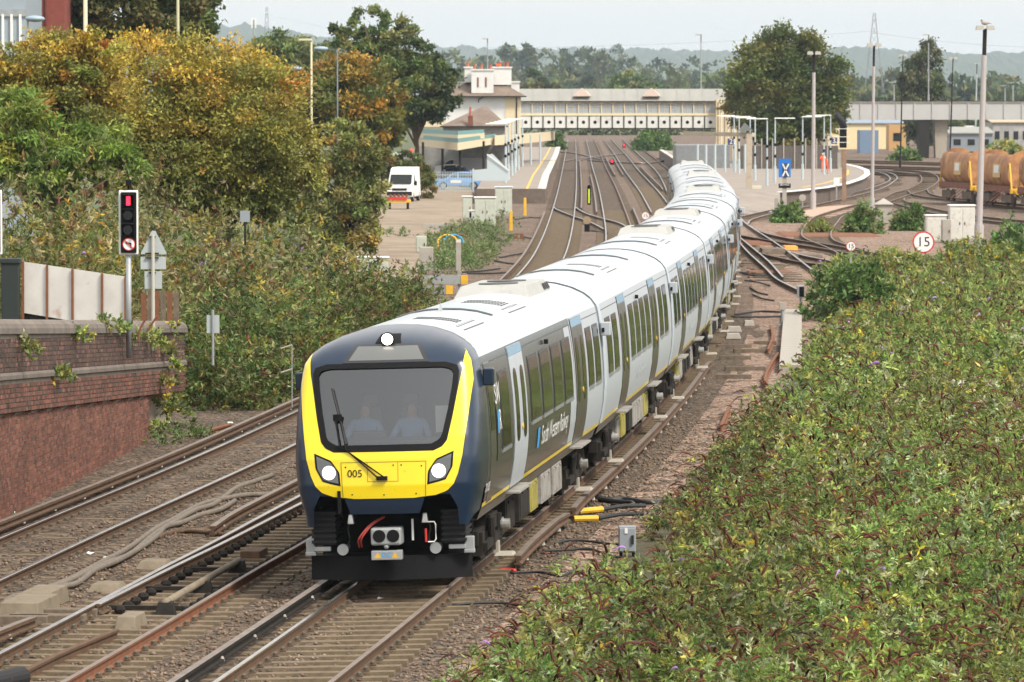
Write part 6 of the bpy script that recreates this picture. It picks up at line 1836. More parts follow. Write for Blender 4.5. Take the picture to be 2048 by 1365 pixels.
# ---- road sign group and traffic lights on the ramp
def roundel_sign(parent, c, r, ring, txt=None, size=0.4, y=-0.02, face=None):
    q = MB(); q.cyl((c[0], c[1] + 0.02, c[2]), (c[0], c[1], c[2]), r, n=28); o = q.build("sign_rim", ring, parent)
    q = MB(); q.cyl((c[0], c[1] + 0.0, c[2]), (c[0], c[1] - 0.008, c[2]), r * 0.86, n=28); q.build("sign_face", face or M["white"], o)
    if txt:
        vs, fs = text_mesh(txt, size); q = MB(); q.add([(c[0] + v[0], c[1] - 0.014, c[2] + v[1]) for v in vs], fs); q.build("sign_lettering", M["black"], o)
    return o
TLY = 101.0
def traffic_light(px, label):
    s = S(TLY); b = P(px, 660, TLY)
    t = thing("traffic_light", label, "traffic light", (b.x, TLY, b.z - 0.6), 0.12, group="traffic lights on the road ramp")
    z0 = b.z - 0.6
    zz = lambda py: P(0, py, TLY).z - z0
    q = MB(); q.cyl((0, 0.08, 0), (0, 0.08, zz(505)), 0.057, n=12); q.build("pole", M["greysteel"], t, smooth=True)
    w = 0.41; ztop, zbot = zz(381), zz(510)
    q = MB(); q.box((0, 0.03, (ztop + zbot) / 2), (w, 0.05, ztop - zbot)); q.build("backing_board", M["white"], t, bevel=0.03)
    q = MB(); q.box((0.0, -0.02, (ztop + zbot) / 2), (w - 0.08, 0.06, ztop - zbot - 0.08)); hb = q.build("signal_body", M["black"], t, bevel=0.02)
    for i, py in enumerate((402, 431, 460)):
        z = zz(py)
        q = MB()
        q.box((-0.02, -0.16, z + 0.13), (0.26, 0.22, 0.02)); q.box((-0.15, -0.13, z), (0.02, 0.16, 0.26)); q.box((0.11, -0.13, z), (0.02, 0.16, 0.26)); hd = q.build("hood", M["black"], t)
        q = MB()
        if i == 0: q.box((-0.02, -0.062, z), (0.20, 0.02, 0.20)); q.build("dark_lens", M["black"], hd); q = MB(); q.box((-0.01, -0.08, z), (0.085, 0.02, 0.19)); q.build("red_lamp", M["red_light"], hd, bevel=0.01)
        else: q.cyl((-0.02, -0.05, z), (-0.02, -0.07, z), 0.1, n=16); q.build("dark_lens", mat_lens, hd)
    z = zz(489); c = (0, -0.07, z)
    o = roundel_sign(t, c, 0.135, M["red"])
    q = MB(); q.add([(0.03, -0.09, z - 0.07), (0.055, -0.09, z - 0.07), (0.055, -0.09, z + 0.03), (-0.03, -0.09, z + 0.045), (-0.03, -0.09, z + 0.07), (-0.08, -0.09, z + 0.03), (-0.03, -0.09, z - 0.005), (-0.03, -0.09, z + 0.018), (0.03, -0.09, z + 0.008)], [(0, 1, 2, 8), (2, 3, 7, 8), (4, 5, 6, 7, 3)]); q.build("turn_arrow", M["black"], o)
    q = MB(); q.bar((-0.085, -0.095, z + 0.085), (0.085, -0.095, z - 0.085), 0.012, 0.022); q.build("slash", M["red"], o)
    q = MB(); q.cyl((0, 0.08, ztop), (0, 0.08, ztop + 0.1), 0.02, n=6); q.box((0, 0.02, ztop + 0.16), (0.11, 0.16, 0.12)); q.build("detector", M["black"], t)
mat_lens = mat("dark_lens", (0.01, 0.012, 0.012), 0.15)
traffic_light(258, "traffic light showing red above a no left turn roundel")
traffic_light(-14, "second traffic light cut off by the left edge of the picture")
SGY = 106.0
b = P(305, 656, SGY); t = thing("road_sign", "grey back of a triangular road sign with two plates below", "road sign", (b.x, SGY, b.z - 0.5)); z0 = b.z - 0.5
zz = lambda py: P(0, py, SGY).z - z0
xx = lambda px: P(px, 0, SGY).x - b.x
q = MB(); q.cyl((0.02, -0.05, 0), (0.02, -0.05, zz(470)), 0.038, n=10); q.build("pole", mat("sign_pole_cream", (0.47, 0.45, 0.38), 0.6), t)
SB = mat("sign_back_grey", (0.40, 0.44, 0.44), 0.5, var=0.05)
q = MB(); q.plate([(xx(280), zz(509)), (xx(331), zz(509)), (xx(331), zz(506)), (xx(309), zz(462)), (xx(302), zz(462)), (xx(280), zz(506))], 0, 0.015); q.build("triangle_plate", SB, t)
q = MB(); q.box(((xx(279) + xx(330)) / 2, 0.01, (zz(514) + zz(539)) / 2), (xx(330) - xx(279), 0.015, zz(514) - zz(539))); q.build("plate", SB, t)
q = MB(); q.box(((xx(287) + xx(322)) / 2, 0.01, (zz(543) + zz(578)) / 2), (xx(322) - xx(287), 0.015, zz(543) - zz(578))); q.build("plate", SB, t)
for py in (474, 507, 516, 546):
    q = MB(); q.box((0.0, -0.03, zz(py)), (0.3 if py in (507, 516) else 0.16, 0.03, 0.025)); q.build("bracket", M["under"], t)
b = P(426, 690, 116.5); t = thing("small_sign", "small grey sign back on a post among the left bushes", "sign", b)
q = MB(); q.cyl((0, 0, -0.5), (0, 0, 0.85), 0.03, n=8); q.build("post", M["greysteel"], t); q = MB(); q.box((0, 0.04, 0.50), (0.31, 0.015, 0.44)); q.build("plate", SB, t)
b = P(490, 446, 128); t = thing("small_sign", "dim grey sign plate high in the bushes below the maple", "sign", b)
q = MB(); q.box((0, 0, 0.17), (0.26, 0.02, 0.30)); q.build("plate", GREYBOX, t); q = MB(); q.cyl((0, 0.03, -0.6), (0, 0.03, 0.3), 0.03, n=6); q.build("post", M["under"], t)
# white steel hoarding: four plates between rusty posts
ht = thing("steel_hoarding", "rust-stained white steel hoarding of four plates behind the parapet", "hoarding", P(150, 660, 115)); O = ht.location.copy()
xe = [46, 94, 145, 204, 251]
for i in range(4):
    def hp_(px, top): u = (px - 46) / 205; return P(px, (524 + 30 * u) if top else (626 + 34 * u), 117 - 0.8 * u)
    a, b2, c2, d2 = hp_(xe[i] + 1, 0), hp_(xe[i + 1] - 1, 0), hp_(xe[i + 1] - 1, 1), hp_(xe[i] + 1, 1)
    th = Vector((0, 0.06, 0)); q = MB(); q.add([a, b2, c2, d2, a + th, b2 + th, c2 + th, d2 + th], [(0, 1, 2, 3), (7, 6, 5, 4), (0, 4, 5, 1), (1, 5, 6, 2), (2, 6, 7, 3), (3, 7, 4, 0)]); q.build("steel_plate", M["hoard"], ht, origin=O)
for i in range(5):
    a, c2 = hp_(xe[i], 0), hp_(xe[i], 1); q = MB(); q.bar(a + Vector((0, -0.03, -0.8)), c2 + Vector((0, -0.03, 0)), 0.03, 0.06); q.build("post", M["rust"], ht, origin=O)
q = MB(); q.bar(hp_(46, 0) + Vector((0, 0.1, -0.08)), hp_(251, 0) + Vector((0, 0.1, -0.08)), 0.1, 0.16); q.build("bottom_beam", M["under"], ht, origin=O)
b = P(22, 690, 117); q = MB(); q.box((0, 0, 1.0), (0.42, 0.42, 2.3)); q.box((0, 0, 2.15), (0.5, 0.5, 0.12)); tag(q.build("gate_pillar", mat("dark_green_pillar", (0.015, 0.022, 0.02), 0.7), loc=b + Vector((0, 0, -0.1)), bevel=0.02), "dark pillar at the left end of the white hoarding", "pillar")
ft = thing("plank_fence", "weathered brown plank fence behind the grey road sign", "fence", P(318, 660, 111))
for k in range(6):
    q = MB(); q.box((-0.35 + k * 0.15, 0, 0.42), (0.13, 0.03, 0.95 + random.uniform(-0.08, 0.08))); q.build("plank", M["timber"] if k % 2 else M["rust"], ft)
for k, (p0, p1, p2) in enumerate((((277, 685), (279, 662), (290, 640)), ((296, 662), (304, 648), (314, 633)))):
    q = MB(); pts = [P(*p0, 98), P(*p1, 98), P(*p2, 98)]; q.tube(catmull(pts, 4), 0.025, 6); tag(q.build("bent_iron", M["rust"], origin=pts[0], loc=pts[0]), ("longer", "shorter")[k] + " bent rusty iron on top of the brick parapet", "iron bar", "bent irons on the parapet")
t = thing("handrail", "thin pale metal handrail end just left of the train's nose", "handrail", P(584, 790, 112))
z0 = t.location.z; q = MB(); q.cyl((0, 0, -0.3), (0, 0, P(0, 690, 112).z - z0), 0.014, n=8); q.build("post", M["greysteel"], t)
for py in (690, 738): q = MB(); q.bar((0, 0, P(0, py, 112).z - z0), (-0.25, -0.3, P(0, py + 6, 112).z - z0), 0.022, 0.022); q.build("rail", M["concrete"], t)

# ---- speed signs, lineside signals
def speed_sign(px, py_c, rpx, Y, label, txt="15", ring=None):
    c = P(px, py_c, Y); r = rpx / S(Y)
    t = thing("speed_sign", label, "speed sign", (c.x, Y, -0.3), group="round speed limit signs")
    q = MB(); q.box((0, 0.05, (c.z + 0.3) / 2), (0.08, 0.06, c.z + 0.3)); q.build("post", M["greysteel"], t)
    roundel_sign(t, (0, 0, c.z + 0.3), r, ring or M["red"], txt, r * 1.25)
speed_sign(1847, 485, 22, 222, "large round white fifteen sign with red rim above the right thicket")
speed_sign(1702, 493, 10, 203, "small round fifteen sign with red rim at the junction")
speed_sign(1291, 432, 8, 300, "small faded fifteen sign on the left of the train roof", ring=mat("faded_red", (0.45, 0.18, 0.16), 0.7))
def disc_sign(name, label, cat, px, py_c, rpx, py_b, m, face):
    b = G(px, py_b); s = S(b.y); t = thing(name, label, cat, b); h = (py_b - py_c) / s
    q = MB(); q.cyl((0, 0.05, 0), (0, 0.05, h), 0.05, n=6); q.build("post", m, t)
    q = MB(); q.cyl((0, 0.03, h), (0, -0.02, h), rpx / s, n=20); q.build("disc", face, t); return t, s, h
TAN = mat("tan_disc", (0.33, 0.24, 0.15), 0.7)
t, s, h = disc_sign("shunt_disc", "tan round disc signal on a black base in the crossover", "signal", 1174, 441, 8, 464, M["black"], TAN)
q = MB(); q.box((0, 0, 0.22), (0.30, 0.3, 0.44)); q.build("base_box", M["black"], t)
disc_sign("platform_sign", "small round white sign at the end of the left platform", "sign", 1060, 373, 5, 390, M["greysteel"], M["white"])
disc_sign("shunt_disc", "pale round disc before the island platform wall", "signal", 1605, 396, 7, 420, M["greysteel"], M["concrete"])
# striped marker between the tracks
b = G(1178, 410); t = thing("track_marker", "slim black marker post with a bright yellow stripe between the far tracks", "marker", b); h = 36 / S(b.y)
q = MB(); q.box((0, 0.03, h / 2), (0.26, 0.05, h)); q.cyl((0, 0.055, h), (0, 0.005, h), 0.13, n=14); q.build("board", M["black"], t)
q = MB(); q.box((0.0, -0.01, h * 0.48), (0.10, 0.02, h * 0.78)); q.build("yellow_stripe", mat("lime_stripe", (0.62, 0.85, 0.02), 0.5, emit=(0.6, 0.9, 0.0), estr=0.0), t)
for px, py, lb in ((1224, 324, "nearer red ground signal light between the far tracks"), (1248, 290, "farther red ground signal light up the line")):
    b = G(px, py + 6); t = thing("ground_signal", lb, "signal", b, group="red ground signals up the line"); q = MB(); q.box((0, 0.2, 0.3), (0.5, 0.3, 0.6)); q.build("housing", M["black"], t)
    q = MB(); q.cyl((0, 0.04, 0.42), (0, 0.0, 0.42), 0.14, n=12); q.build("lamp", M["red_light"], t)
# hooded colour light signal on rusty post
b = G(1688, 404); Yh = b.y; t = thing("signal_post", "black hooded signal with ladder rings on a rusty post at the island platform", "signal", b)
zz = lambda py: P(0, py, Yh).z - b.z
xx = lambda px: P(px, 0, Yh).x - b.x
q = MB(); q.box((0, 0, zz(300) / 2), (0.32, 0.32, zz(300))); q.build("post", mat("rusty_post", (0.30, 0.20, 0.13), 0.9, stain=(0.16, 0.07, 0.04), sscale=1.5, samount=0.6), t)
q = MB(); q.box((xx(1687), -0.1, (zz(296) + zz(256)) / 2), (0.52, 0.4, zz(256) - zz(296))); q.build("signal_head", M["black"], t, bevel=0.04)
q = MB(); q.tube([(xx(1688), -0.2, zz(256)), (xx(1684), -0.35, zz(244)), (xx(1672), -0.6, zz(228))], [0.28, 0.27, 0.24], 12); q.build("hood", M["blackrub"], t, smooth=True)
for py in (258, 274, 285):
    q = MB(); q.bar((xx(1672), -0.45, zz(py)), (xx(1698), -0.45, zz(py)), 0.04); q.bar((xx(1672), -0.45, zz(py)), (xx(1672), 0.3, zz(py)), 0.04); q.bar((xx(1698), -0.45, zz(py)), (xx(1698), 0.3, zz(py)), 0.04); q.build("guard_ring", M["white"], t)
q = MB(); q.box((xx(1683), 0.1, zz(320)), (0.5, 0.4, 1.1)); q.build("equipment_case", M["concrete"], t)
# cross sign
b = G(1569, 428); Yx = b.y; t = thing("cross_sign", "blue board with a white cross on a post at the platform end", "sign", b)
zz = lambda py: P(0, py, Yx).z - b.z
q = MB(); q.box((0, 0.06, zz(350) / 2), (0.28, 0.2, zz(350))); q.build("post", mat("sign_post_grey", (0.36, 0.34, 0.30), 0.7, var=0.1), t)
w = 24 / S(Yx); q = MB(); q.box((0, -0.06, (zz(318) + zz(355)) / 2), (w, 0.08, zz(318) - zz(355))); bd = q.build("board", M["blue"], t)
q = MB(); q.box((0.06, -0.11, (zz(327) + zz(354)) / 2), (w * 0.5, 0.02, zz(327) - zz(354))); q.build("dark_panel", mat("dark_blue_panel", (0.03, 0.04, 0.07), 0.5), bd)
for sx in (-1, 1):
    q = MB(); q.bar((0.06 - sx * 0.20, -0.13, zz(353)), (0.06 + sx * 0.20, -0.13, zz(328)), 0.02, 0.09); q.build("cross_bar", M["white"], bd)
q = MB(); q.box((0, -0.06, zz(372)), (w, 0.06, 9 / S(Yx))); pl2 = q.build("plate", M["black"], t)
vs, fs = text_mesh("SIGNALS", 0.17); q = MB(); q.add([(v[0], -0.095, zz(370) + v[1]) for v in vs], fs); q.build("plate_lettering", M["white"], pl2)
# gantry post and beam
b = G(1498, 408); t = thing("gantry_post", "beige rusty gantry post with lamp hood beside the island canopy", "post", b); zz = lambda py: P(0, py, b.y).z - b.z
BE = mat("beige_rusty_post", (0.42, 0.36, 0.28), 0.8, stain=(0.25, 0.14, 0.08), sscale=1.2, samount=0.4)
q = MB(); q.box((0, 0, zz(268) / 2), (0.42, 0.36, zz(268))); q.build("post", BE, t)
q = MB(); q.bar((0.3, 0, zz(270)), (-4.6, 4, zz(268)), 0.35, 0.30); q.build("beam", BE, t)
q = MB(); q.add([(-0.8, -0.2, zz(262)), (0.3, -0.2, zz(262)), (-0.3, -0.2, zz(246)), (-0.8, 0.6, zz(262)), (0.3, 0.6, zz(262)), (-0.3, 0.6, zz(246))], [(0, 1, 2), (3, 5, 4), (0, 2, 5, 3), (1, 4, 5, 2)]); q.build("hood", mat("hood_grey", (0.16, 0.17, 0.17), 0.7), t)
for px, py, txt, lb in ((1462, 284, "2", "dark blue platform number two sign"), (1668, 282, "3", "dark blue platform number three sign")):
    c = P(px, py, 470); t = thing("platform_number", lb, "sign", (c.x, 470, c.z - 0.3), group="platform number signs")
    q = MB(); q.box((0, 0, 0.3), (0.62, 0.06, 0.62)); q.build("board", mat("navy_sign", (0.02, 0.025, 0.10), 0.5), t)
    vs, fs = text_mesh(txt, 0.7); q = MB(); q.add([(v[0], -0.04, 0.3 + v[1]) for v in vs], fs); q.build("numeral", M["white"], t)
    q = MB(); q.cyl((0.2, 0.05, -2.6), (0.2, 0.05, 0.3), 0.05, n=6); q.build("post", M["palebl"], t)
b = G(1673, 404); t = thing("notice_board", "small white notice on a post beside the rusty signal post", "sign", b); h = 40 / S(b.y)
q = MB(); q.box((0, 0, h / 2), (0.12, 0.1, h)); q.build("post", M["concrete"], t); q = MB(); q.box((0, -0.07, h), (0.42, 0.04, 0.62)); q.build("board", M["white"], t)
for px, pyb, hpx, lb in ((1022, 462, 40, "nearer ochre plastic post beside the left tracks"), (1050, 432, 36, "farther ochre plastic post beside the left tracks")):
    b = G(px, pyb); h = hpx / S(b.y); q = MB(); q.box((0, 0, h / 2), (0.20, 0.16, h), top=0.85); tag(q.build("marker_post", M["ochre"], loc=b, bevel=0.02), lb, "post", "ochre posts beside the left tracks")
b = G(917, 548); q = MB(); q.box((0, 0, 0.68), (0.22, 0.2, 1.36)); q.add([(-0.11, -0.11, 1.36), (0.11, -0.11, 1.36), (0.11, 0.1, 1.5), (-0.11, 0.1, 1.5)], [(0, 1, 2, 3)]); tag(q.build("concrete_post", M["concrete"], loc=b, bevel=0.01), "upright concrete post with slanted top by the weeds", "post")
t = thing("crash_barrier", "galvanised crash barrier with orange end caps behind the first carriage", "barrier", G(890, 590, -0.2))
Yb_ = t.location.y
for py, x1 in ((560, 935), (580, 905)):
    a, c = P(845, py, Yb_), P(x1, py, Yb_); q = MB(); q.bar(a - t.location, c - t.location, 0.10, 0.32); rl = q.build("rail", M["greysteel"], t)
    q = MB(); q.bar(P(x1 - 13, py, Yb_ - 0.01) - t.location, P(x1 + 1, py, Yb_ - 0.01) - t.location, 0.13, 0.34); q.build("end_cap", M["ochre"], rl)
for px in (885, 918): q = MB(); q.box((P(px, 0, Yb_).x - t.location.x, 0.08, 0.35), (0.12, 0.1, 0.9)); q.build("post", M["greysteel"], t)
b = G(895, 505); t = thing("cable_drum", "ochre and blue coil with brown hoses lying in the weeds", "hose coil", b)
for k in range(3): q = MB(); q.tube([(0.5 * math.cos(a) + k * 0.3, 0.2 * math.sin(a), 0.45 + 0.42 * math.sin(a)) for a in np.linspace(0, 5.2, 14)], 0.05, 6); q.build("hose", (M["ochre"], M["lblue"], M["rust"])[k], t)
small("kerb_beam", "pale concrete beam lying before the relay cabinets", "beam", 880, 460, (2.0, 0.35, 0.35), M["concrete"], 0.0, 1.0)
small("junction_box", "small ochre box near the leftmost track", "box", 1038, 478, (0.55, 0.5, 0.3), M["rust"], 0.0, 0.9)

# ================================================================== vehicles
def wheel(parent, x, y, r=0.33, w=0.2, ax="y"):
    q = MB(); q.cyl((x, y - w / 2, r), (x, y + w / 2, r), r, n=18); o = q.build("wheel", M["blackrub"], parent)
    q = MB(); q.cyl((x, y - w / 2 - 0.01, r), (x, y + w / 2 + 0.01, r), r * 0.62, n=14); q.build("rim", M["greysteel"], o)
def car(label, px, py, m, heading=0.0, estate=False, sticker=False):
    """local x forward-left..., nose towards -x"""
    b = G(px, py, -0.18); t = thing("parked_car", label, "car", b, heading, "cars parked at the station")
    prof = [(-2.05, 0.32), (-2.1, 0.62), (-1.95, 0.80), (-1.05, 0.95), (-0.45, 1.40), (0.25, 1.50), (1.10, 1.47), (1.85 if estate else 1.62, 1.10 if not estate else 1.30), (2.08, 0.92), (2.12, 0.45), (2.0, 0.30)]
    q = MB(); n = len(prof)
    def hw(z): return 0.86 if z < 0.95 else 0.86 - (z - 0.95) * 0.42
    vs = [(x, -hw(z), z) for x, z in prof] + [(x, hw(z), z) for x, z in prof]
    q.add(vs, [tuple(range(n)), tuple(range(n, 2 * n))[::-1]] + [((i + 1) % n, i, i + n, (i + 1) % n + n) for i in range(n)])
    q.build("body", m, t, bevel=0.04)
    for sy in (-1, 1):
        for (a, c2, d2, e) in (((-0.85, 1.0), (-0.1, 1.0), (-0.1, 1.40), (-0.40, 1.36)), ((0.0, 1.0), (1.25, 1.0), (1.05, 1.38), (0.0, 1.41))):
            q = MB(); q.add([(p[0], sy * (hw(p[1]) + 0.012), p[1]) for p in (a, c2, d2, e)], [(0, 1, 2, 3) if sy < 0 else (3, 2, 1, 0)]); q.build("side_window", M["pane"], t)
        q = MB(); q.box((-0.72, sy * 0.95, 1.02), (0.12, 0.16, 0.12)); q.build("mirror", m, t)
        for x in (-1.3, 1.3): wheel(t, x, sy * 0.80)
        q = MB(); q.box((-2.0, sy * 0.62, 0.70), (0.16, 0.34, 0.13)); q.build("headlight", M["white"], t)
        q = MB(); q.box((2.05, sy * 0.66, 0.85), (0.12, 0.25, 0.16)); q.build("tail_light", M["red"], t)
    q = MB(); q.add([(-1.0, -0.75, 0.985), (-1.0, 0.75, 0.985), (-0.47, 0.62, 1.39), (-0.47, -0.62, 1.39)], [(3, 2, 1, 0)]); q.v = [(x - 0.02, y, z + 0.02) for x, y, z in q.v]; q.build("windscreen", M["pane"], t)
    if sticker:
        q = MB(); q.add([(-0.7, -0.885, 0.55), (0.25, -0.885, 0.55), (0.25, -0.885, 0.80), (-0.7, -0.885, 0.80)], [(0, 1, 2, 3)]); q.build("door_sticker", M["white"], t)
    return t
car("light blue hatchback parked nearest the fence with a white door sticker", 917, 379, M["carblue"], sticker=True)
car("dark blue car parked between the light blue one and the white estate", 906, 367, M["cardark"])
car("white estate car with red lights behind the dark blue car", 912, 360, M["white"], heading=math.pi, estate=True)
def van(label, b, rz, m, high=True, name="parked_van"):
    t = thing(name, label, "van", b, rz, "vans parked at the station")
    H = 2.55 if high else 1.95
    prof = [(-2.6, 0.35), (-2.65, 0.75), (-2.5, 1.05), (-1.85, 1.25), (-1.15, 2.0 if high else 1.75), (-0.55, H - 0.06), (0.2, H), (2.7, H), (2.78, 0.5), (2.7, 0.35)]
    n = len(prof)
    def hw(z): return 0.98 if z < 1.3 else 0.98 - (z - 1.3) * 0.08
    q = MB(); vs = [(x, -hw(z), z) for x, z in prof] + [(x, hw(z), z) for x, z in prof]
    q.add(vs, [tuple(range(n)), tuple(range(n, 2 * n))[::-1]] + [((i + 1) % n, i, i + n, (i + 1) % n + n) for i in range(n)]); q.build("body", m, t, bevel=0.06)
    zt = 2.0 if high else 1.75
    q = MB(); q.add([(-1.87, -0.82, 1.30), (-1.87, 0.82, 1.30), (-1.20, 0.80, zt), (-1.20, -0.80, zt)], [(3, 2, 1, 0)]); q.v = [(x - 0.03, y, z + 0.03) for x, y, z in q.v]; q.build("windscreen", M["pane"], t)
    q = MB(); q.box((-2.62, 0, 0.62), (0.1, 1.9, 0.3)); q.build("bumper", M["under"], t, bevel=0.03)
    q = MB(); q.box((-2.58, 0, 0.92), (0.1, 1.1, 0.20)); q.build("grille", M["under"], t)
    for sy in (-1, 1):
        q = MB(); q.box((-2.48, sy * 0.75, 0.98), (0.2, 0.36, 0.24)); q.build("headlight", mat_hl, t, bevel=0.03)
        q = MB(); q.add([(x, sy * (hw(z) + 0.012), z) for x, z in ((-1.7, 1.32), (-0.75, 1.32), (-0.75, zt - 0.02), (-1.15, zt - 0.05))], [(0, 1, 2, 3) if sy < 0 else (3, 2, 1, 0)]); q.build("side_window", M["pane"], t)
        q = MB(); q.box((-1.75, sy * 1.12, 1.38), (0.12, 0.2, 0.34)); q.build("mirror", M["black"], t, bevel=0.02)
        for x in (-1.75, 1.75): wheel(t, x, sy * 0.88, 0.35)
        q = MB(); q.box((2.78, sy * 0.85, 1.2), (0.06, 0.16, 0.5)); q.build("tail_light", M["red"], t)
    return t
mat_hl = mat("headlamp_clear", (0.7, 0.7, 0.68), 0.15)
van("grey van parked behind the cars under the canopy", G(922, 355.5, -0.18), 0.0, M["cargrey"], False)
v = van("white high-roofed van facing us on the dirt road beside the bushes", G(803, 404, -0.18) + Vector((0.1, 2.6, 0)), math.pi / 2 - 0.10, M["white"], True)
tb = G(797, 419, -0.18); t = thing("flat_trailer", "yellow and red flat trailer parked in front of the white van", "trailer", tb)
q = MB(); q.box((0, 0.6, 0.55), (1.7, 1.6, 0.16)); q.build("bed", M["ochre"], t)
q = MB(); q.box((-0.15, -0.2, 0.75), (1.5, 0.12, 0.22)); q.build("tail_board", M["red"], t)
for k in range(5): q = MB(); q.ball((-0.55 + k * 0.28, 0.0, 0.95), (0.10, 0.12, 0.09), 8, 5); q.build("lamp", M["rust"], t)
for sx in (-1, 1):
    q = MB(); q.cyl((sx * 0.72, 0.7, 0.25), (sx * 0.55, 0.7, 0.25), 0.25, n=14); q.build("wheel", M["blackrub"], t)
small("green_dinghy", "pale green upturned boat shape beyond the van's bush", "boat", 800, 312, (2.6, 1.0, 0.5), mat("pale_green_hull", (0.28, 0.36, 0.25), 0.6), 0.1, 0.6, 0.1)
# palisade fence, stair wall and white notice by the cars
ft = thing("palisade_fence", "pale grey palisade fence in front of the parked cars", "fence", G(905, 384, -0.18))
Yf = ft.location.y; xa, xb_ = P(868, 0, Yf).x, P(944, 0, Yf).x
for k in range(24):
    x = xa + (xb_ - xa) * k / 23 - ft.location.x
    q = MB(); q.box((x, 0, 0.85), (0.05, 0.03, 1.7)); q.build("pale", M["palebl"], ft)
for z in (0.3, 1.4): q = MB(); q.box(((xa + xb_) / 2 - ft.location.x, 0.03, z), (xb_ - xa, 0.04, 0.06)); q.build("fence_rail", M["palebl"], ft)
q = MB(); q.box((xb_ - ft.location.x + 0.1, 0, 0.95), (0.14, 0.14, 1.95)); q.build("post", M["palebl"], ft)
t = thing("stair_wall", "pale blue-grey stair wall with sloping top at the left platform", "wall", G(985, 372, 0.9))
a = t.location; Yw = a.y; f_ = lambda px, py, dy=0: P(px, py, Yw + dy) - a
q = MB(); q.add([f_(945, 362), f_(1018, 362), f_(1018, 342), f_(985, 308), f_(974, 310), f_(974, 338), f_(945, 341)], [(0, 1, 2, 3, 4, 5, 6)]); q.v += [(x, y + 0.2, z) for x, y, z in q.v]; q.f.append([13, 12, 11, 10, 9, 8, 7]); q.m.append(0)
q.f += [[i, i + 7, (i + 1) % 7 + 7, (i + 1) % 7] for i in range(7)]; q.m += [0] * 7
q.build("wall_panel", M["palebl"], t)
q = MB(); q.bar(f_(974, 309, -0.1), f_(1018, 341, -0.1), 0.06); q.build("handrail", M["white"], t)
c = G(862, 345, -0.18); t = thing("notice_board", "white notice board standing before the parked cars", "sign", c); q = MB(); q.box((0, 0, 1.2), (0.65, 0.05, 0.85)); q.build("board", M["white"], t)
for sx in (-1, 1): q = MB(); q.box((sx * 0.26, 0.03, 0.4), (0.05, 0.05, 0.8)); q.build("leg", M["greysteel"], t)
# fence behind the island platform under the round tree
t = thing("platform_fence", "dark panelled fence at the back of the island platform under the round tree", "fence", G(1575, 338, 0.9)); Yf = t.location.y
for k in range(9):
    x0_ = P(1480 + k * 22, 0, Yf).x - t.location.x; x1_ = P(1480 + (k + 1) * 22, 0, Yf).x - t.location.x
    q = MB(); q.box(((x0_ + x1_) / 2, 0, 1.1), (x1_ - x0_ - 0.06, 0.05, 2.2)); q.build("panel", mat_fp if k else (globals().__setitem__("mat_fp", mat("fence_brown", (0.10, 0.085, 0.075), 0.8, var=0.2)) or mat_fp), t)
    q = MB(); q.box((x0_, -0.04, 1.45), (0.12, 0.12, 2.9)); q.build("post", M["concrete"], t)
# upper left buildings and street lamps
t = thing("office_block", "blue-grey clad office block at the upper left corner", "building", (P(0, 100, 232).x, 232, 0)); O = t.location.copy()
xb1 = P(51, 0, 232).x; z1 = 16
q = MB(); q.box((xb1 - 8, 236, z1 / 2), (16, 8, z1)); q.build("wall", mat("clad_grey", (0.30, 0.35, 0.40), 0.4, var=0.05), t, origin=O)
q = MB(); q.box((xb1 - 8, 231.95, P(0, 26, 232).z), (16.1, 0.1, 0.35)); q.build("ledge", M["greysteel"], t, origin=O)
for k in range(7):
    q = MB(); q.box((xb1 - 0.25 - k * 0.42, 231.94, (P(0, 28, 232).z + P(0, 130, 232).z) / 2), (0.12, 0.12, P(0, 30, 232).z - P(0, 130, 232).z)); q.build("mullion", M["white"], t, origin=O)
t = thing("brick_block", "dark red brick block beside the office block at the top", "building", (P(85, 100, 250).x, 250, 0)); O = t.location.copy()
q = MB(); q.box(((P(51, 0, 250).x + P(114, 0, 250).x) / 2, 254, 8), (P(114, 0, 250).x - P(51, 0, 250).x + 0.8, 8, 16)); q.build("wall", mat("dark_red_brick", (0.22, 0.055, 0.04), 0.85, var=0.15), t, origin=O)
for k in range(5):
    q = MB(); q.box((P(60 + k * 8, 0, 250).x, 249.96, 12.8), (0.08, 0.1, 3.0)); q.build("pier", mat("brick_pier", (0.15, 0.04, 0.03), 0.85), t, origin=O)
def street_lamp(label, px, py_b, py_t, Y, m, head=None, r=0.09, arm=0.0):
    b = P(px, py_b, Y); zt = P(px, py_t, Y).z
    t = thing("street_lamp", label, "street lamp", (b.x, Y, 0.0), group="street lamps on the road")
    q = MB(); q.cyl((0, 0, 0), (0, 0, zt), r, r * 0.75, 10); q.build("column", m, t, smooth=True)
    if head == "flat":
        q = MB(); q.box((-0.32, 0, zt), (0.75, 0.22, 0.11), top=0.8); q.build("lamp_head", m, t, bevel=0.02)
    if head == "swan":
        q = MB(); q.bar((0, 0, zt - 0.05), (-arm, 0, zt + 0.02), 0.05); q.build("arm", m, t)
        q = MB(); q.ball((-arm, 0, zt), (0.42, 0.3, 0.14), 12, 6); q.build("lamp_head", M["lampblue"], t, smooth=True)
        q = MB(); q.bar((0, 0, zt * 0.55), (-0.9, 0, zt * 0.55), 0.06); q.build("banner_arm", m, t)
    return t
OL = mat("olive_column", (0.36, 0.34, 0.20), 0.6); M["lampblue"] = mat("lamp_blue_grey", (0.28, 0.36, 0.44), 0.4); BG = mat("blue_grey_column", (0.10, 0.13, 0.16), 0.5)
street_lamp("cream street lamp column cut by the top edge, left one", 171, 75, -40, 215, mat("cream_column", (0.52, 0.48, 0.32), 0.6), r=0.12)
street_lamp("olive street lamp column cut by the top edge, right one", 356, 75, -40, 240, OL, r=0.09)
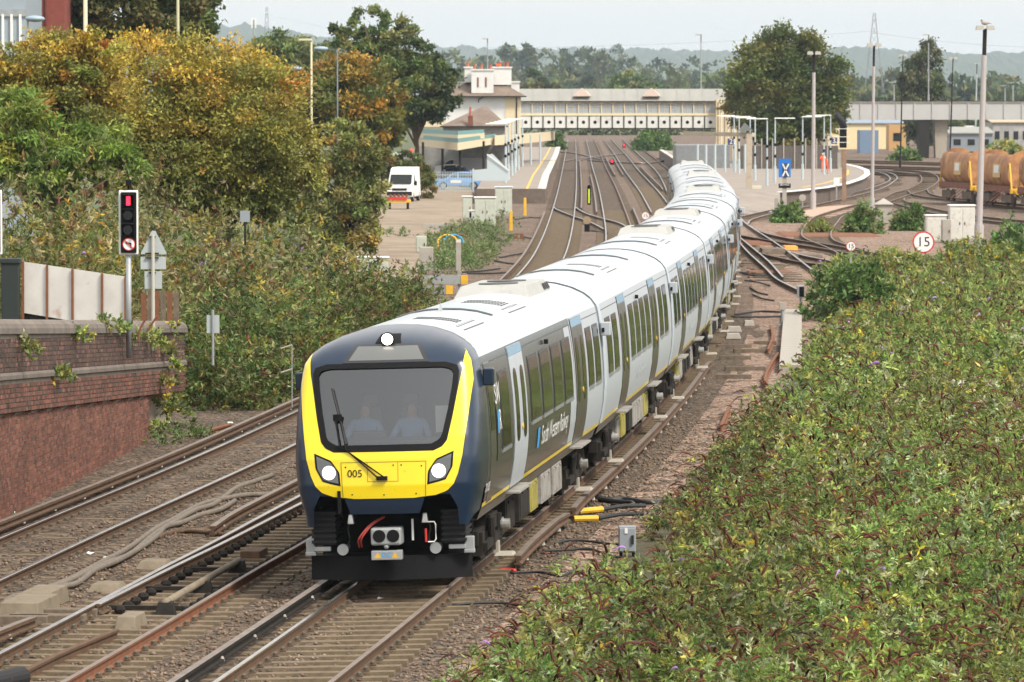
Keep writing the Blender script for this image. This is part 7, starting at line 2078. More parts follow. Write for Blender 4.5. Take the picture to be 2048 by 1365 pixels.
street_lamp("cream street lamp with flat head before the rounded tree", 623, 220, 80, 250, mat("cream_column_b", (0.50, 0.46, 0.30), 0.6), "flat", 0.07)
street_lamp("dark blue-grey street lamp with saucer lamp on an arm", 675, 245, 98, 262, BG, "swan", 0.05, 0.9)
street_lamp("farther saucer lamp poking over the maple's right shoulder", 572, 200, 138, 300, BG, "swan", 0.05, -0.7)
street_lamp("small street lamp head before the red brick block", 56, 120, 38, 200, OL, "swan", 0.05, -0.3)

# ================================================================== people
def figure(label, loc, rz, h, pose, colors, name="person"):
    """skinned figure: pose is a dict of joint positions for a 1.75 m body; colors: list of (z_fraction, material colour)"""
    t = thing(name, label, "person", loc, rz)
    J = dict(pelvis=(0, 0, 0.95), waist=(0, 0, 1.08), chest=(0, 0, 1.30), neck=(0, 0, 1.48), head=(0, -0.02, 1.58), top=(0, -0.01, 1.72),
             ls=(-0.19, 0, 1.42), le=(-0.27, 0.02, 1.14), lw=(-0.28, -0.08, 0.90), lh=(-0.28, -0.12, 0.80), rs=(0.19, 0, 1.42), re=(0.27, 0.02, 1.14), rw=(0.28, -0.08, 0.90), rh=(0.28, -0.12, 0.80),
             lk=(-0.12, -0.02, 0.50), la=(-0.13, 0.02, 0.08), lt=(-0.13, -0.14, 0.04), rk=(0.12, -0.02, 0.50), ra=(0.13, 0.02, 0.08), rt=(0.13, -0.14, 0.04), lp=(-0.10, 0, 0.90), rp=(0.10, 0, 0.90))
    J.update(pose)
    rad = dict(pelvis=0.14, waist=0.135, chest=0.16, neck=0.06, head=0.095, top=0.07, ls=0.075, le=0.05, lw=0.04, lh=0.035, rs=0.075, re=0.05, rw=0.04, rh=0.035, lk=0.065, la=0.045, lt=0.04, rk=0.065, ra=0.045, rt=0.04, lp=0.095, rp=0.095)
    E = [("pelvis", "waist"), ("waist", "chest"), ("chest", "neck"), ("neck", "head"), ("head", "top"), ("chest", "ls"), ("ls", "le"), ("le", "lw"), ("lw", "lh"), ("chest", "rs"), ("rs", "re"), ("re", "rw"), ("rw", "rh"), ("pelvis", "lp"), ("lp", "lk"), ("lk", "la"), ("la", "lt"), ("pelvis", "rp"), ("rp", "rk"), ("rk", "ra"), ("ra", "rt")]
    names = list(J); k = h / 1.75
    me = bpy.data.meshes.new("body")
    me.from_pydata([tuple(c * k for c in J[n]) for n in names], [(names.index(a), names.index(b)) for a, b in E], [])
    o = link_mesh("body", me, t)
    md = o.modifiers.new("skin", "SKIN"); md.use_smooth_shade = True
    for i, n in enumerate(names):
        sv = me.skin_vertices[0].data[i]; r = rad[n] * k; sv.radius = (r * (1.15 if n in ("chest", "waist", "pelvis") else 1), r * (0.8 if n in ("chest", "waist", "pelvis") else 1)); sv.use_root = (n == "pelvis")
    ss = o.modifiers.new("sub", "SUBSURF"); ss.levels = 1; ss.render_levels = 1
    m, nt, N, L, B = new_mat("clothing"); tc = N.new("ShaderNodeTexCoord"); sp = N.new("ShaderNodeSeparateXYZ"); L.new(tc.outputs["Object"], sp.inputs[0])
    mp = N.new("ShaderNodeMath"); mp.operation = "DIVIDE"; mp.inputs[1].default_value = h * 1.03; L.new(sp.outputs[2], mp.inputs[0])
    rp = N.new("ShaderNodeValToRGB"); cr = rp.color_ramp; cr.interpolation = "CONSTANT"
    while len(cr.elements) < len(colors): cr.elements.new(0.5)
    for i, (z, c) in enumerate(colors): cr.elements[i].position = z; cr.elements[i].color = (*c, 1)
    L.new(mp.outputs[0], rp.inputs["Fac"]); L.new(rp.outputs["Color"], B.inputs["Base Color"]); B.inputs["Roughness"].default_value = 0.8
    me.materials.append(m)
    hd = J["head"]; q = MB(); q.ball((hd[0] * k, (hd[1] + 0.045) * k, (hd[2] + 0.065) * k), (0.10 * k, 0.10 * k, 0.09 * k), 10, 6); q.build("hair" if colors[-1][1][0] < 0.5 else "helmet", mat("hair_or_helmet", colors[-1][1], 0.7), t, smooth=True)
    return t
SKN = (0.50, 0.30, 0.22)
ORG = (0.95, 0.13, 0.03)
worker = [(0.0, (0.02, 0.02, 0.02)), (0.05, ORG), (0.82, SKN), (0.93, (0.8, 0.8, 0.78))]
def on_ground(px, py, z=-0.2): return G(px, py, z)
figure("track worker in orange suit standing at the rear of the island platform", on_ground(1646, 345, 0.9), 0.3, 1.75, dict(le=(-0.30, -0.12, 1.18), lw=(-0.18, -0.32, 1.2), lh=(-0.1, -0.36, 1.22)), worker)
figure("second worker in orange bending beside the first on the platform", on_ground(1653, 348, 0.9), -0.5, 1.7, dict(chest=(0, -0.25, 1.2), neck=(0, -0.38, 1.33), head=(0, -0.45, 1.4), top=(0, -0.5, 1.52), ls=(-0.19, -0.3, 1.28), rs=(0.19, -0.3, 1.28), le=(-0.24, -0.4, 1.02), lw=(-0.2, -0.5, 0.85), lh=(-0.18, -0.53, 0.78), re=(0.24, -0.4, 1.02), rw=(0.2, -0.5, 0.85), rh=(0.18, -0.53, 0.78)), worker)
figure("distant worker in orange by the blue container", on_ground(1752, 302), 0.2, 1.75, {}, worker)
figure("person in red-orange clothing standing by the dark canopy left of the cars", on_ground(823, 322), 0.5, 1.75, {}, [(0.0, (0.02, 0.02, 0.02)), (0.05, ORG), (0.55, (0.8, 0.8, 0.8)), (0.6, ORG), (0.84, SKN), (0.94, (0.05, 0.03, 0.02))])
for px, py, lb, c in ((1369, 318, "person in dark clothes nearest the train tail on the island platform", (0.03, 0.035, 0.05)), (1377, 317, "person in a reddish top between two dark figures on the platform", (0.30, 0.08, 0.07)), (1385, 320, "person in navy clothes before the shelter columns", (0.03, 0.05, 0.12))):
    figure(lb, on_ground(px, py, 0.9), 0.2, 1.75, {}, [(0.0, (0.03, 0.03, 0.035)), (0.5, c), (0.84, SKN), (0.94, (0.05, 0.03, 0.02))])
# the two people seated in the cab
sit = dict(lk=(-0.14, -0.45, 0.98), la=(-0.14, -0.48, 0.56), lt=(-0.14, -0.6, 0.52), rk=(0.14, -0.45, 0.98), ra=(0.14, -0.48, 0.56), rt=(0.14, -0.6, 0.52), le=(-0.30, -0.14, 1.16), lw=(-0.22, -0.38, 1.10), lh=(-0.18, -0.46, 1.10), re=(0.30, -0.14, 1.16), rw=(0.22, -0.38, 1.10), rh=(0.18, -0.46, 1.10))
SHIRT = (0.26, 0.40, 0.62)
CM = CAR0.matrix_basis.copy()
for x, lb in ((0.22, "driver in pale blue shirt seated behind the windscreen"), (-0.50, "second person in pale blue shirt seated left of the driver in the cab")):
    w = CM @ Vector((x, 1.45, 1.02))
    f = figure(lb, w, CAR0.rotation_euler.z, 1.75, sit, [(0.0, (0.02, 0.02, 0.03)), (0.58, SHIRT), (0.835, SKN), (0.94, (0.22, 0.20, 0.18))])
# ================================================================== vegetation
def unit(v): return v / np.maximum(np.linalg.norm(v, axis=1, keepdims=True), 1e-6)
def leaves(name, p, d, L, W, col, m=None, parent=None, kind="stuff", fold=0.15):
    """p base points, d directions, L lengths, W widths, col colours -> one mesh of folded diamond leaves"""
    n = len(p)
    d = unit(d)
    r = unit(RNG.normal(size=(n, 3)))
    s = unit(np.cross(d, r)); nn = np.cross(s, d)
    L = np.broadcast_to(L, n)[:, None]; W = np.broadcast_to(W, n)[:, None]
    v = np.empty((n, 4, 3))
    v[:, 0] = p
    v[:, 1] = p + d * L * 0.45 + s * W * 0.5 + nn * W * fold
    v[:, 2] = p + d * L
    v[:, 3] = p + d * L * 0.45 - s * W * 0.5 + nn * W * fold
    i = (np.arange(n) * 4)[:, None]
    f = np.concatenate([i + np.array([[0, 1, 2]]), i + np.array([[0, 2, 3]])], 1).reshape(-1, 3)
    c = np.repeat(col, 4, axis=0)
    return np_mesh(name, v.reshape(-1, 3), f, m or M["leaf"], c, parent, kind)

def pal(cols, w, n):
    cols = np.array(cols); w = np.array(w, float) / sum(w)
    c = cols[RNG.choice(len(cols), n, p=w)]
    return c * RNG.uniform(0.75, 1.25, (n, 1)) * RNG.uniform(0.9, 1.1, (n, 3))

def mound_sprays(mounds, per_area):
    """mounds: (x, y, z0, r, h) -> spray base points, directions"""
    B, D, K = [], [], []
    for k, (x, y, z0, r, h) in enumerate(mounds):
        n = max(6, int(per_area * (r * r + r * h) * 3.1))
        ph = RNG.uniform(0, 2 * np.pi, n); ct = RNG.uniform(-0.05, 1, n); st = np.sqrt(1 - np.clip(ct, 0, 1) ** 2)
        rho = 1 - 0.35 * RNG.random(n) ** 1.7
        lump = 1 + 0.16 * np.sin(ph * 3 + k) * np.sin(ct * 7 + k * 1.7) + 0.08 * np.sin(ph * 7 + k * 2.2)
        e = np.stack([st * np.cos(ph), st * np.sin(ph), np.clip(ct, 0, 1)], 1)
        B.append(np.array([x, y, z0]) + e * np.array([r, r, h]) * (rho * lump)[:, None])
        D.append(unit(e + np.array([0, 0, 0.35]) + RNG.normal(scale=0.45, size=(n, 3))))
        K.append(np.full(n, k))
    return np.concatenate(B), np.concatenate(D), np.concatenate(K)

def shrub(name, mounds, per_area, k, spray, L, W, cols, w, tint_mounds=0.2, parent=None, m=None, kind="stuff", hue=0.08):
    B, D, K = mound_sprays(mounds, per_area)
    S_ = len(B)
    t = RNG.uniform(0.0, 1.0, (S_, k))
    sl = RNG.uniform(spray * 0.6, spray * 1.3, (S_, 1))
    pos = B[:, None, :] + D[:, None, :] * (t * sl)[:, :, None]
    pos[:, :, 2] -= (t ** 2) * sl * 0.35
    dd = D[:, None, :] * 0.55 + RNG.normal(scale=0.55, size=(S_, k, 3)); dd[:, :, 2] -= 0.15
    tm = RNG.uniform(1 - tint_mounds, 1 + tint_mounds, (len(mounds), 1)) * RNG.uniform(1 - hue, 1 + hue, (len(mounds), 3))
    c = pal(cols, w, S_) * tm[K]
    cc = np.repeat(c, k, axis=0) * RNG.uniform(0.7, 1.3, (S_ * k, 1))
    n = S_ * k
    o = leaves(name, pos.reshape(-1, 3), dd.reshape(-1, 3), RNG.uniform(L * 0.6, L * 1.25, n), RNG.uniform(W * 0.7, W * 1.2, n), cc, m, parent, kind)
    tips = B + D * sl; tips[:, 2] -= sl[:, 0] * 0.35
    return o, tips, D

def seed_heads(name, tips, D, L, wd, cols, w, kind="stuff", bias=(-0.35, -0.1, 0)):
    n = len(tips)
    d = D.copy() + np.array(bias); d[:, 2] = np.abs(d[:, 2]) * 0.6; d = unit(d + RNG.normal(scale=0.35, size=d.shape))
    s = unit(np.cross(d, np.array([0, 0, 1.0]) + RNG.normal(scale=0.05, size=d.shape)))
    up = np.cross(s, d)
    ln = RNG.uniform(L * 0.6, L * 1.3, n)[:, None]
    segs = 4
    v = np.empty((n, (segs + 1) * 3, 3))
    for i in range(segs + 1):
        t = i / segs
        c = tips + d * ln * t + np.array([0, 0, 1.0]) * ln * (0.25 * t - 0.75 * t * t)
        r = wd * (0.35 + 1.0 * math.sin(math.pi * min(1, 0.15 + 0.85 * t) ** 0.8)) * (1 - 0.8 * t * t)
        v[:, i * 3] = c + s * r; v[:, i * 3 + 1] = c - s * r; v[:, i * 3 + 2] = c + up * r * 1.4
    fs = []
    for i in range(segs):
        for a, b in ((0, 1), (1, 2), (2, 0)):
            fs.append([i * 3 + a, i * 3 + b, i * 3 + 3 + b]); fs.append([i * 3 + a, i * 3 + 3 + b, i * 3 + 3 + a])
    fs = np.array(fs)
    f = (fs[None] + (np.arange(n) * (segs + 1) * 3)[:, None, None]).reshape(-1, 3)
    c = np.repeat(pal(cols, w, n), (segs + 1) * 3, axis=0)
    return np_mesh(name, v.reshape(-1, 3), f, M["leaf"], c, None, kind)

GRN = [(0.18, 0.245, 0.06), (0.27, 0.305, 0.085), (0.115, 0.165, 0.045), (0.34, 0.37, 0.20), (0.41, 0.37, 0.08), (0.50, 0.39, 0.045)]
# ---- right-hand thicket
edge_w = [G(px, py) for px, py in ((930, 1420), (985, 1365), (1085, 1235), (1175, 1150), (1275, 1065), (1345, 985), (1425, 895), (1520, 812), (1600, 722), (1655, 640), (1648, 575), (1640, 545))]
eY = np.array([p.y for p in edge_w]); eX = np.array([p.x for p in edge_w])
def thicket_ok(x, y):
    left = float(np.interp(y, eY, eX)) + 0.75 * min(1, max(0, (y - 66) / 12)) * (1 - min(1, max(0, (y - 140) / 40)))
    if y > 205: left = max(left, 0.0655 * y + (y - 205) * 0.02)
    right = 0.109 * y + 1.5
    if x < left + 0.25 or x > right: return False
    g = G(2045, 1265)
    if ((x - 1.85) / 1.05) ** 2 + ((y - 75.5) / 6.5) ** 2 < 1: return False
    if abs(x - 10.5) < 0.9 and 103.5 < y < 116: return False
    if ((x - g.x) / 0.55) ** 2 + ((y - g.y) / 5.0) ** 2 < 1: return False
    return True
mn, mf = [], []
tries = 0
while tries < 7000:
    tries += 1
    y = 55 + 160 * random.random() ** 1.2
    x = random.uniform(-0.5, 26)
    if not thicket_ok(x, y): continue
    dl = x - float(np.interp(y, eY, eX)) - 0.6
    if y < 108:
        r = random.uniform(0.42, 1.0)
        if any((x - q[0]) ** 2 + (y - q[1]) ** 2 < (0.70 * (r + q[3])) ** 2 for q in mn[-400:]): continue
        h = min(0.35 + 0.35 * dl, 1.0) * random.choice((0.45, 0.7, 1.0, 1.3, 2.0)) * random.uniform(0.85, 1.15)
        mn.append((x, y, -0.25, r, max(0.3, h)))
    else:
        r = random.uniform(0.6, 1.25)
        if any((x - q[0]) ** 2 + (y - q[1]) ** 2 < (0.6 * (r + q[3])) ** 2 for q in mf[-500:]): continue
        h = min(0.35 + 0.3 * dl, 1.0 - 0.45 * max(0, min(1, (y - 125) / 60))) * random.uniform(0.7, 1.3)
        mf.append((x, y, -0.25, r, max(0.3, h)))
_, tips, D_ = shrub("buddleia_thicket", mn, 31, 13, 0.30, 0.105, 0.037, GRN, (7, 5, 3, 2.4, 0.7, 0.1), 0.34, hue=0.09)
sel = RNG.random(len(tips)) < 0.22 + 0.45 * (noise2(tips[:, 0], tips[:, 1], 0.9, 4) > 0.05)
SEED = [(0.11, 0.034, 0.019), (0.14, 0.048, 0.023), (0.19, 0.08, 0.034), (0.075, 0.028, 0.018)]
seed_heads("buddleia_seed_heads", tips[sel] + np.array([0, 0, 0.09]), D_[sel], 0.31, 0.0155, SEED, (4, 4, 1.5, 3))
cn = RNG.random(len(tips)) < 0.05
seed_heads("buddleia_canes", tips[cn] - np.array([0, 0, 0.12]), unit(D_[cn] * np.array([1, 1, 0.2]) + np.array([0, 0, 0.9])), 0.75, 0.006, [(0.17, 0.10, 0.05), (0.20, 0.19, 0.07)], (1, 1))
fl = RNG.random(len(tips)) < 0.004
seed_heads("buddleia_flowers", tips[fl] + np.array([0, 0, 0.03]), D_[fl], 0.15, 0.017, [(0.45, 0.22, 0.60), (0.55, 0.35, 0.66)], (1, 1))
_, tips, D_ = shrub("far_buddleia_thicket", mf, 10, 10, 0.42, 0.20, 0.068, GRN, (7, 5, 4, 1.8, 0.9, 0.12), 0.28, hue=0.08)
sel = RNG.random(len(tips)) < 0.2
seed_heads("far_buddleia_seed_heads", tips[sel] + np.array([0, 0, 0.12]), D_[sel], 0.30, 0.026, SEED, (4, 4, 1.5, 3))
fl = RNG.random(len(tips)) < 0.008
seed_heads("far_buddleia_flowers", tips[fl] + np.array([0, 0, 0.04]), D_[fl], 0.22, 0.035, [(0.45, 0.22, 0.60), (0.55, 0.35, 0.66)], (1, 1))
# leaf litter and earth under the thicket
tk = [G(px, py, -0.17) for px, py in ((1010, 1365), (1100, 1240), (1290, 1065), (1440, 895), (1540, 812), (1615, 722), (1665, 640), (1655, 545))]
tk += [Vector((24, 215, -0.17)), Vector((9.5, 75, -0.17)), Vector((8.6, 58, -0.17)), Vector((0.2, 56, -0.17))]
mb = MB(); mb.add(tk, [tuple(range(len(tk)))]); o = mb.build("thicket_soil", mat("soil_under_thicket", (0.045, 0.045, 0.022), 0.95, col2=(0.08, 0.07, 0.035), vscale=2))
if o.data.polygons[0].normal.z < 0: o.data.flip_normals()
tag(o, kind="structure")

# ---- single bushes at the right
def bush(label, px, py_base, wpx, hpx, cols, w, per=12, L=0.24, W=0.09, spray=0.5, name="bush", group=None):
    b = G(px, py_base); s = S(b.y)
    r, h = wpx / 2 / s, hpx / s
    t = thing(name, label, "bush", b, group=group)
    ms = [(b.x, b.y, -0.25, r * 0.75, h * 0.95)] + [(b.x + random.uniform(-0.5, 0.5) * r, b.y + random.uniform(-0.6, 0.6) * r, -0.25, r * random.uniform(0.35, 0.55), h * random.uniform(0.55, 0.9)) for _ in range(6)]
    ms = [(x - b.x, y - b.y, z - b.z, rr, hh) for x, y, z, rr, hh in ms]
    shrub("foliage", ms, per, 10, spray, L, W, cols, w, 0.2, parent=t, kind=None)
    q = MB()
    for k in range(6):
        a = k * 1.05; q.tube([(0.05 * math.cos(a), 0.05 * math.sin(a), 0), (0.3 * r * math.cos(a), 0.3 * r * math.sin(a), h * 0.4), (0.55 * r * math.cos(a + 0.3), 0.55 * r * math.sin(a + 0.3), h * 0.75)], [0.04, 0.03, 0.012], 5)
    q.build("stem", M["twig"], t)
    return t
GB = [(0.098, 0.180, 0.045), (0.150, 0.240, 0.060), (0.060, 0.120, 0.033), (0.225, 0.285, 0.105)]
bush("round dark green bush behind the grey post at the junction", 1705, 640, 190, 125, GB, (5, 3, 4, 1))
bush("small green bush on the gravel left of the pink crossing", 1580, 446, 66, 36, GB, (4, 4, 2, 1), L=0.3, W=0.12)
bush("bush growing round the pale hut-topped box", 1730, 468, 80, 62, GB, (4, 4, 2, 2), L=0.28, W=0.12)
bush("bush between the two lineside cabinets and yard track", 1818, 462, 70, 50, GB, (4, 4, 2, 3), L=0.28, W=0.12)
bush("dense bush at the right edge beside the tallest lamp column", 2022, 520, 100, 80, GB, (4, 3, 4, 2), L=0.26, W=0.10)
bush("bushy growth below the large fifteen sign", 1800, 560, 150, 62, GRN, (5, 5, 2, 3, 3, 0.6), L=0.24, W=0.09)
bush("yellowish shrub before the white cabinets", 1950, 545, 190, 62, GRN, (4, 5, 2, 3, 5, 1), L=0.24, W=0.09)
bush("low green weeds growing on the rails by the S-bend siding", 1640, 468, 60, 24, GRN, (5, 5, 1, 2, 2, 0.2), L=0.3, W=0.08)
bush("scrubby green shrubs beyond the island platform's far end", 1305, 302, 80, 44, GB, (4, 4, 2, 2), L=0.5, W=0.3, per=4, spray=0.8)
bush("scrub beyond the left platform under the footbridge", 1112, 300, 40, 36, GB, (4, 4, 2, 2), L=0.5, W=0.3, per=4, spray=0.8)
bush("green shrubs under the viaduct by the pale pier", 1812, 322, 50, 24, GB, (4, 4, 2, 2), L=0.6, W=0.35, per=3, spray=0.9)
bush("bushes behind the far end of the hopper wagons", 2010, 322, 90, 36, GRN, (4, 4, 2, 2, 2, 0.2), L=0.6, W=0.35, per=3, spray=0.9)
# ---- weeds round the cabinets on the left of the tracks
GW = [(0.13, 0.20, 0.06), (0.18, 0.24, 0.09), (0.09, 0.14, 0.04), (0.22, 0.26, 0.13)]
wm = []
for _ in range(70):
    px, py = random.uniform(868, 1012), random.uniform(462, 550)
    if px > 1018 - (py - 455) * 0.95 + 10: continue
    p = G(px, py); wm.append((p.x, p.y, -0.25, random.uniform(0.5, 0.9), random.uniform(0.35, 0.8)))
for px, py in ((990, 400), (985, 425), (1010, 440), (1005, 455), (845, 548), (872, 548), (790, 468), (800, 474)):
    p = G(px, py); wm.append((p.x, p.y, -0.25, 0.7, 0.55 if px > 830 else 0.2))
shrub("weeds", wm, 8, 12, 0.45, 0.22, 0.05, GW, (4, 4, 2, 3), 0.2)

# ---- left-hand thicket
LB = [(0.115, 0.17, 0.042), (0.17, 0.21, 0.055), (0.07, 0.11, 0.03), (0.25, 0.25, 0.11), (0.30, 0.26, 0.055), (0.14, 0.08, 0.035)]
def pm(px, py_top, Y, r, zb=-0.3):
    t = P(px, py_top, Y); return (t.x, Y, zb, r, max(0.5, t.z - zb))
front = [pm(*a) for a in ((392, 668, 119, 1.2), (425, 610, 120, 1.5), (470, 585, 121, 1.6), (515, 580, 123, 1.6), (555, 585, 125, 1.5), (590, 575, 128, 1.6), (630, 560, 131, 1.7), (672, 552, 135, 1.7), (715, 550, 140, 1.8), (755, 545, 146, 1.7), (795, 548, 152, 1.6), (828, 560, 158, 1.3), (846, 585, 160, 0.8),
                          (440, 690, 117.5, 1.1), (500, 690, 118.5, 1.2), (550, 690, 120, 1.1), (585, 690, 123, 1.2), (405, 720, 117.5, 0.9), (620, 680, 127, 1.3), (470, 740, 116.3, 0.7), (520, 745, 117.3, 0.7), (360, 640, 122, 1.2))]
mid = [pm(*a) for a in ((300, 560, 124, 1.7), (350, 520, 126, 2.0), (405, 500, 129, 2.0), (460, 490, 131, 2.1), (520, 485, 134, 2.1), (580, 490, 138, 2.1), (640, 500, 143, 2.0), (700, 510, 150, 2.0), (290, 470, 132, 2.2), (350, 445, 136, 2.3), (420, 430, 140, 2.3), (490, 425, 144, 2.3), (555, 440, 149, 2.2), (620, 460, 155, 2.1))]
back = [pm(*a) for a in ((10, 380, 138, 2.3), (80, 365, 140, 2.3), (150, 352, 142, 2.4), (215, 345, 143, 2.4), (280, 352, 145, 2.4), (345, 370, 148, 2.4), (-40, 400, 136, 2.3), (20, 455, 130, 1.9), (90, 470, 129, 1.8), (165, 465, 129, 1.9), (235, 450, 131, 2.0))]
_, tips, D_ = shrub("left_thicket", front, 17, 11, 0.42, 0.17, 0.055, LB, (6, 4, 4, 2, 1.3, 1.5), 0.25)
sel = RNG.random(len(tips)) < 0.22
seed_heads("left_thicket_seed_heads", tips[sel], D_[sel], 0.22, 0.018, SEED, (4, 4, 2, 3))
_, tips, D_ = shrub("upper_left_thicket", mid + back, 8, 10, 0.5, 0.20, 0.065, [(0.14, 0.165, 0.045), (0.23, 0.22, 0.07), (0.09, 0.115, 0.033), (0.32, 0.28, 0.14), (0.40, 0.28, 0.05), (0.20, 0.11, 0.045)], (5, 5, 3, 3.2, 1.6, 1.5), 0.22)
fl = RNG.random(len(tips)) < 0.006
seed_heads("left_thicket_flowers", tips[fl], D_[fl], 0.22, 0.035, [(0.42, 0.20, 0.60)], (1,))
# ivy and seedlings on the wall
wv = []
for Y, z in ((87, 2.9), (94, 2.75), (98.5, 2.75), (100.5, 2.6), (103, 2.3), (105, 2.2), (106.5, 2.0), (108, 1.7), (109, 1.3), (107.5, 1.0), (108.5, 0.5), (109, 2.1), (91.5, 2.1), (110, 0.2), (107.3, 0.0)):
    p = wall_pt(Y) + WALL_N * 0.12; wv.append((p.x, p.y, z - 0.1, 0.14 + 0.14 * random.random(), 0.14 + 0.12 * random.random()))
shrub("wall_creeper", wv, 90, 10, 0.22, 0.12, 0.06, GRN, (5, 5, 2, 1, 2, 0.3), 0.2)
gm = [(p.x, p.y, -0.22, random.uniform(0.2, 0.5), random.uniform(0.1, 0.3)) for p in (G(random.uniform(250, 420), random.uniform(800, 890)) for _ in range(40)) if p.x > wall_pt(p.y).x + 0.3]
shrub("wall_foot_weeds", gm, 25, 9, 0.2, 0.12, 0.04, GW, (4, 3, 3, 1), 0.2)

# ---------------------------------------------------------------- trees
def crown_points(lobes, n, clump=0.24, depth=0.5):
    """lobes: (c(3), r(3)); points gathered into clumps that sit on the lobes"""
    area = np.array([r[0] * r[2] + r[0] * r[1] for c, r in lobes]); area = area / area.sum()
    P_, D_, K_ = [], [], []
    kk = 0
    for (c, r), a in zip(lobes, area):
        nl = int(n * a)
        nc = max(12, int(nl / 130))
        e = unit(RNG.normal(size=(nc, 3)))
        rho = 1 - depth * RNG.random(nc) ** 2.2
        cc = np.array(c) + e * np.array(r) * rho[:, None]
        idx = RNG.integers(0, nc, nl)
        g = RNG.normal(size=(nl, 3)) * (np.array(r) * clump * 0.55)
        g[:, 2] *= 0.7
        P_.append(cc[idx] + g); D_.append(e[idx]); K_.append(idx + kk); kk += nc
    return np.concatenate(P_), np.concatenate(D_), np.concatenate(K_), kk

def tree(label, Y, lobes_px, n, L, W, cols, w, base_px=None, base_z=None, name="tree", clump=0.24, depth=0.5, grp=None, droop=0.0, tint=None, far=False):
    """lobes_px: (px, py, rx_px, ry_px) silhouettes at distance Y"""
    s = S(Y)
    lobes = []
    for (px, py, rx, ry) in lobes_px:
        c = P(px, py, Y); k = random.uniform(-0.35, 0.35)
        lobes.append(((c.x, Y + k * rx / s, c.z), (rx / s, rx / s * 0.9, ry / s)))
    cx = np.mean([l[0][0] for l in lobes]) if base_px is None else P(base_px, 300, Y).x
    bz = (road_z(Y) if False else -0.4) if base_z is None else base_z
    t = thing(name, label, "tree", (cx, Y, bz), group=grp)
    O = np.array([cx, Y, bz])
    p, d, k, kk = crown_points(lobes, n, clump, depth)
    ct = pal(cols, w, kk)
    if tint is not None:                     # lower clumps stay greener than the turned top
        zc = np.bincount(k, p[:, 2], kk) / np.maximum(np.bincount(k, minlength=kk), 1)
        u = np.clip((zc - p[:, 2].min()) / (np.ptp(p[:, 2]) + 1e-6), 0, 1)[:, None]
        g = np.clip(1.3 - 1.5 * u + RNG.normal(scale=0.2, size=u.shape), 0, 1)
        ct = ct * (1 - g) + np.array(tint) * RNG.uniform(0.7, 1.3, (kk, 1)) * g
    col = ct[k] * RNG.uniform(0.7, 1.35, (len(p), 1))
    dd = d * 0.6 + RNG.normal(scale=0.7, size=p.shape); dd[:, 2] -= droop
    leaves("crown", p - O, dd, RNG.uniform(L * 0.6, L * 1.3, len(p)), RNG.uniform(W * 0.7, W * 1.2, len(p)), col, M["leaffar"] if far else M["leaf"], t, None)
    q = MB()
    top = max(l[0][2] for l in lobes) - bz
    low = min(l[0][2] - l[1][2] for l in lobes) - bz
    tr = max(0.12, 0.035 * top)
    q.tube([(0, 0, 0), (0.05, 0, top * 0.25), (-0.05, 0, top * 0.5), (0.05, 0, top * 0.8)], [tr, tr * 0.75, tr * 0.5, tr * 0.15], 8)
    for (c, r) in lobes:
        e = Vector(c) - Vector(O.tolist())
        for j in range(4):
            a = random.uniform(0, 6.28)
            e2 = e + Vector((math.cos(a) * r[0] * 0.6, math.sin(a) * r[1] * 0.6, random.uniform(-0.2, 0.6) * r[2]))
            st_ = Vector((0, 0, max(0.3, min(e.z * 0.55, top * 0.5))))
            mdl = st_.lerp(e2, 0.5) + Vector((0, 0, 0.08 * top))
            q.tube([st_, mdl, e2], [tr * 0.4, tr * 0.25, tr * 0.06], 5)
    q.build("trunk", M["bark"], t, smooth=True)
    return t
AUT = [(0.483, 0.345, 0.057), (0.356, 0.305, 0.063), (0.460, 0.282, 0.052), (0.230, 0.241, 0.057), (0.575, 0.414, 0.069), (0.414, 0.184, 0.040)]
DKG = [(0.044, 0.069, 0.025), (0.069, 0.100, 0.031), (0.100, 0.125, 0.037), (0.125, 0.119, 0.037)]
MDG = [(0.123, 0.174, 0.051), (0.174, 0.217, 0.065), (0.087, 0.131, 0.043), (0.217, 0.232, 0.072)]
tree("big yellow-orange maple filling the upper left of the picture", 172, [(300, 185, 130, 110), (420, 180, 135, 105), (520, 250, 110, 110), (470, 330, 130, 90), (350, 310, 130, 100), (585, 330, 60, 90), (250, 280, 100, 100), (430, 400, 110, 50), (560, 420, 60, 40)], 95000, 0.165, 0.09, AUT, (6, 5, 3, 5, 3, 0.6), base_px=420, clump=0.26, depth=0.4, tint=(0.21, 0.23, 0.06))
tree("orange-brown maple at the upper left corner below the grey building", 160, [(90, 150, 110, 85), (190, 130, 70, 60), (30, 210, 90, 90), (150, 230, 100, 90), (-30, 170, 60, 80)], 46000, 0.165, 0.09, AUT, (4, 5, 4, 6, 2, 1.5), base_px=90, depth=0.4, tint=(0.20, 0.22, 0.055))
tree("feathery fresh green sumac before the maples at the left edge", 146, [(40, 250, 75, 60), (120, 290, 80, 55), (200, 300, 60, 50), (10, 320, 80, 45), (90, 340, 90, 35), (240, 340, 50, 35)], 17000, 0.26, 0.075, [(0.16, 0.235, 0.045), (0.21, 0.28, 0.055), (0.12, 0.18, 0.04), (0.30, 0.30, 0.05), (0.30, 0.16, 0.04)], (5, 4, 3, 1.5, 0.3), base_px=110, name="sumac", clump=0.3, droop=0.4)
tree("dark green tree behind the maples cut by the top edge", 255, [(250, 0, 130, 80), (150, 30, 60, 60), (340, 40, 80, 50)], 20000, 0.32, 0.19, DKG, (3, 4, 4, 4), grp="dark trees at the top left")
tree("darkest tree at the top with a clean edge against the sky", 275, [(375, 20, 55, 75), (395, 60, 35, 35)], 10000, 0.30, 0.18, DKG, (6, 4, 1, 0.5), grp="dark trees at the top left")
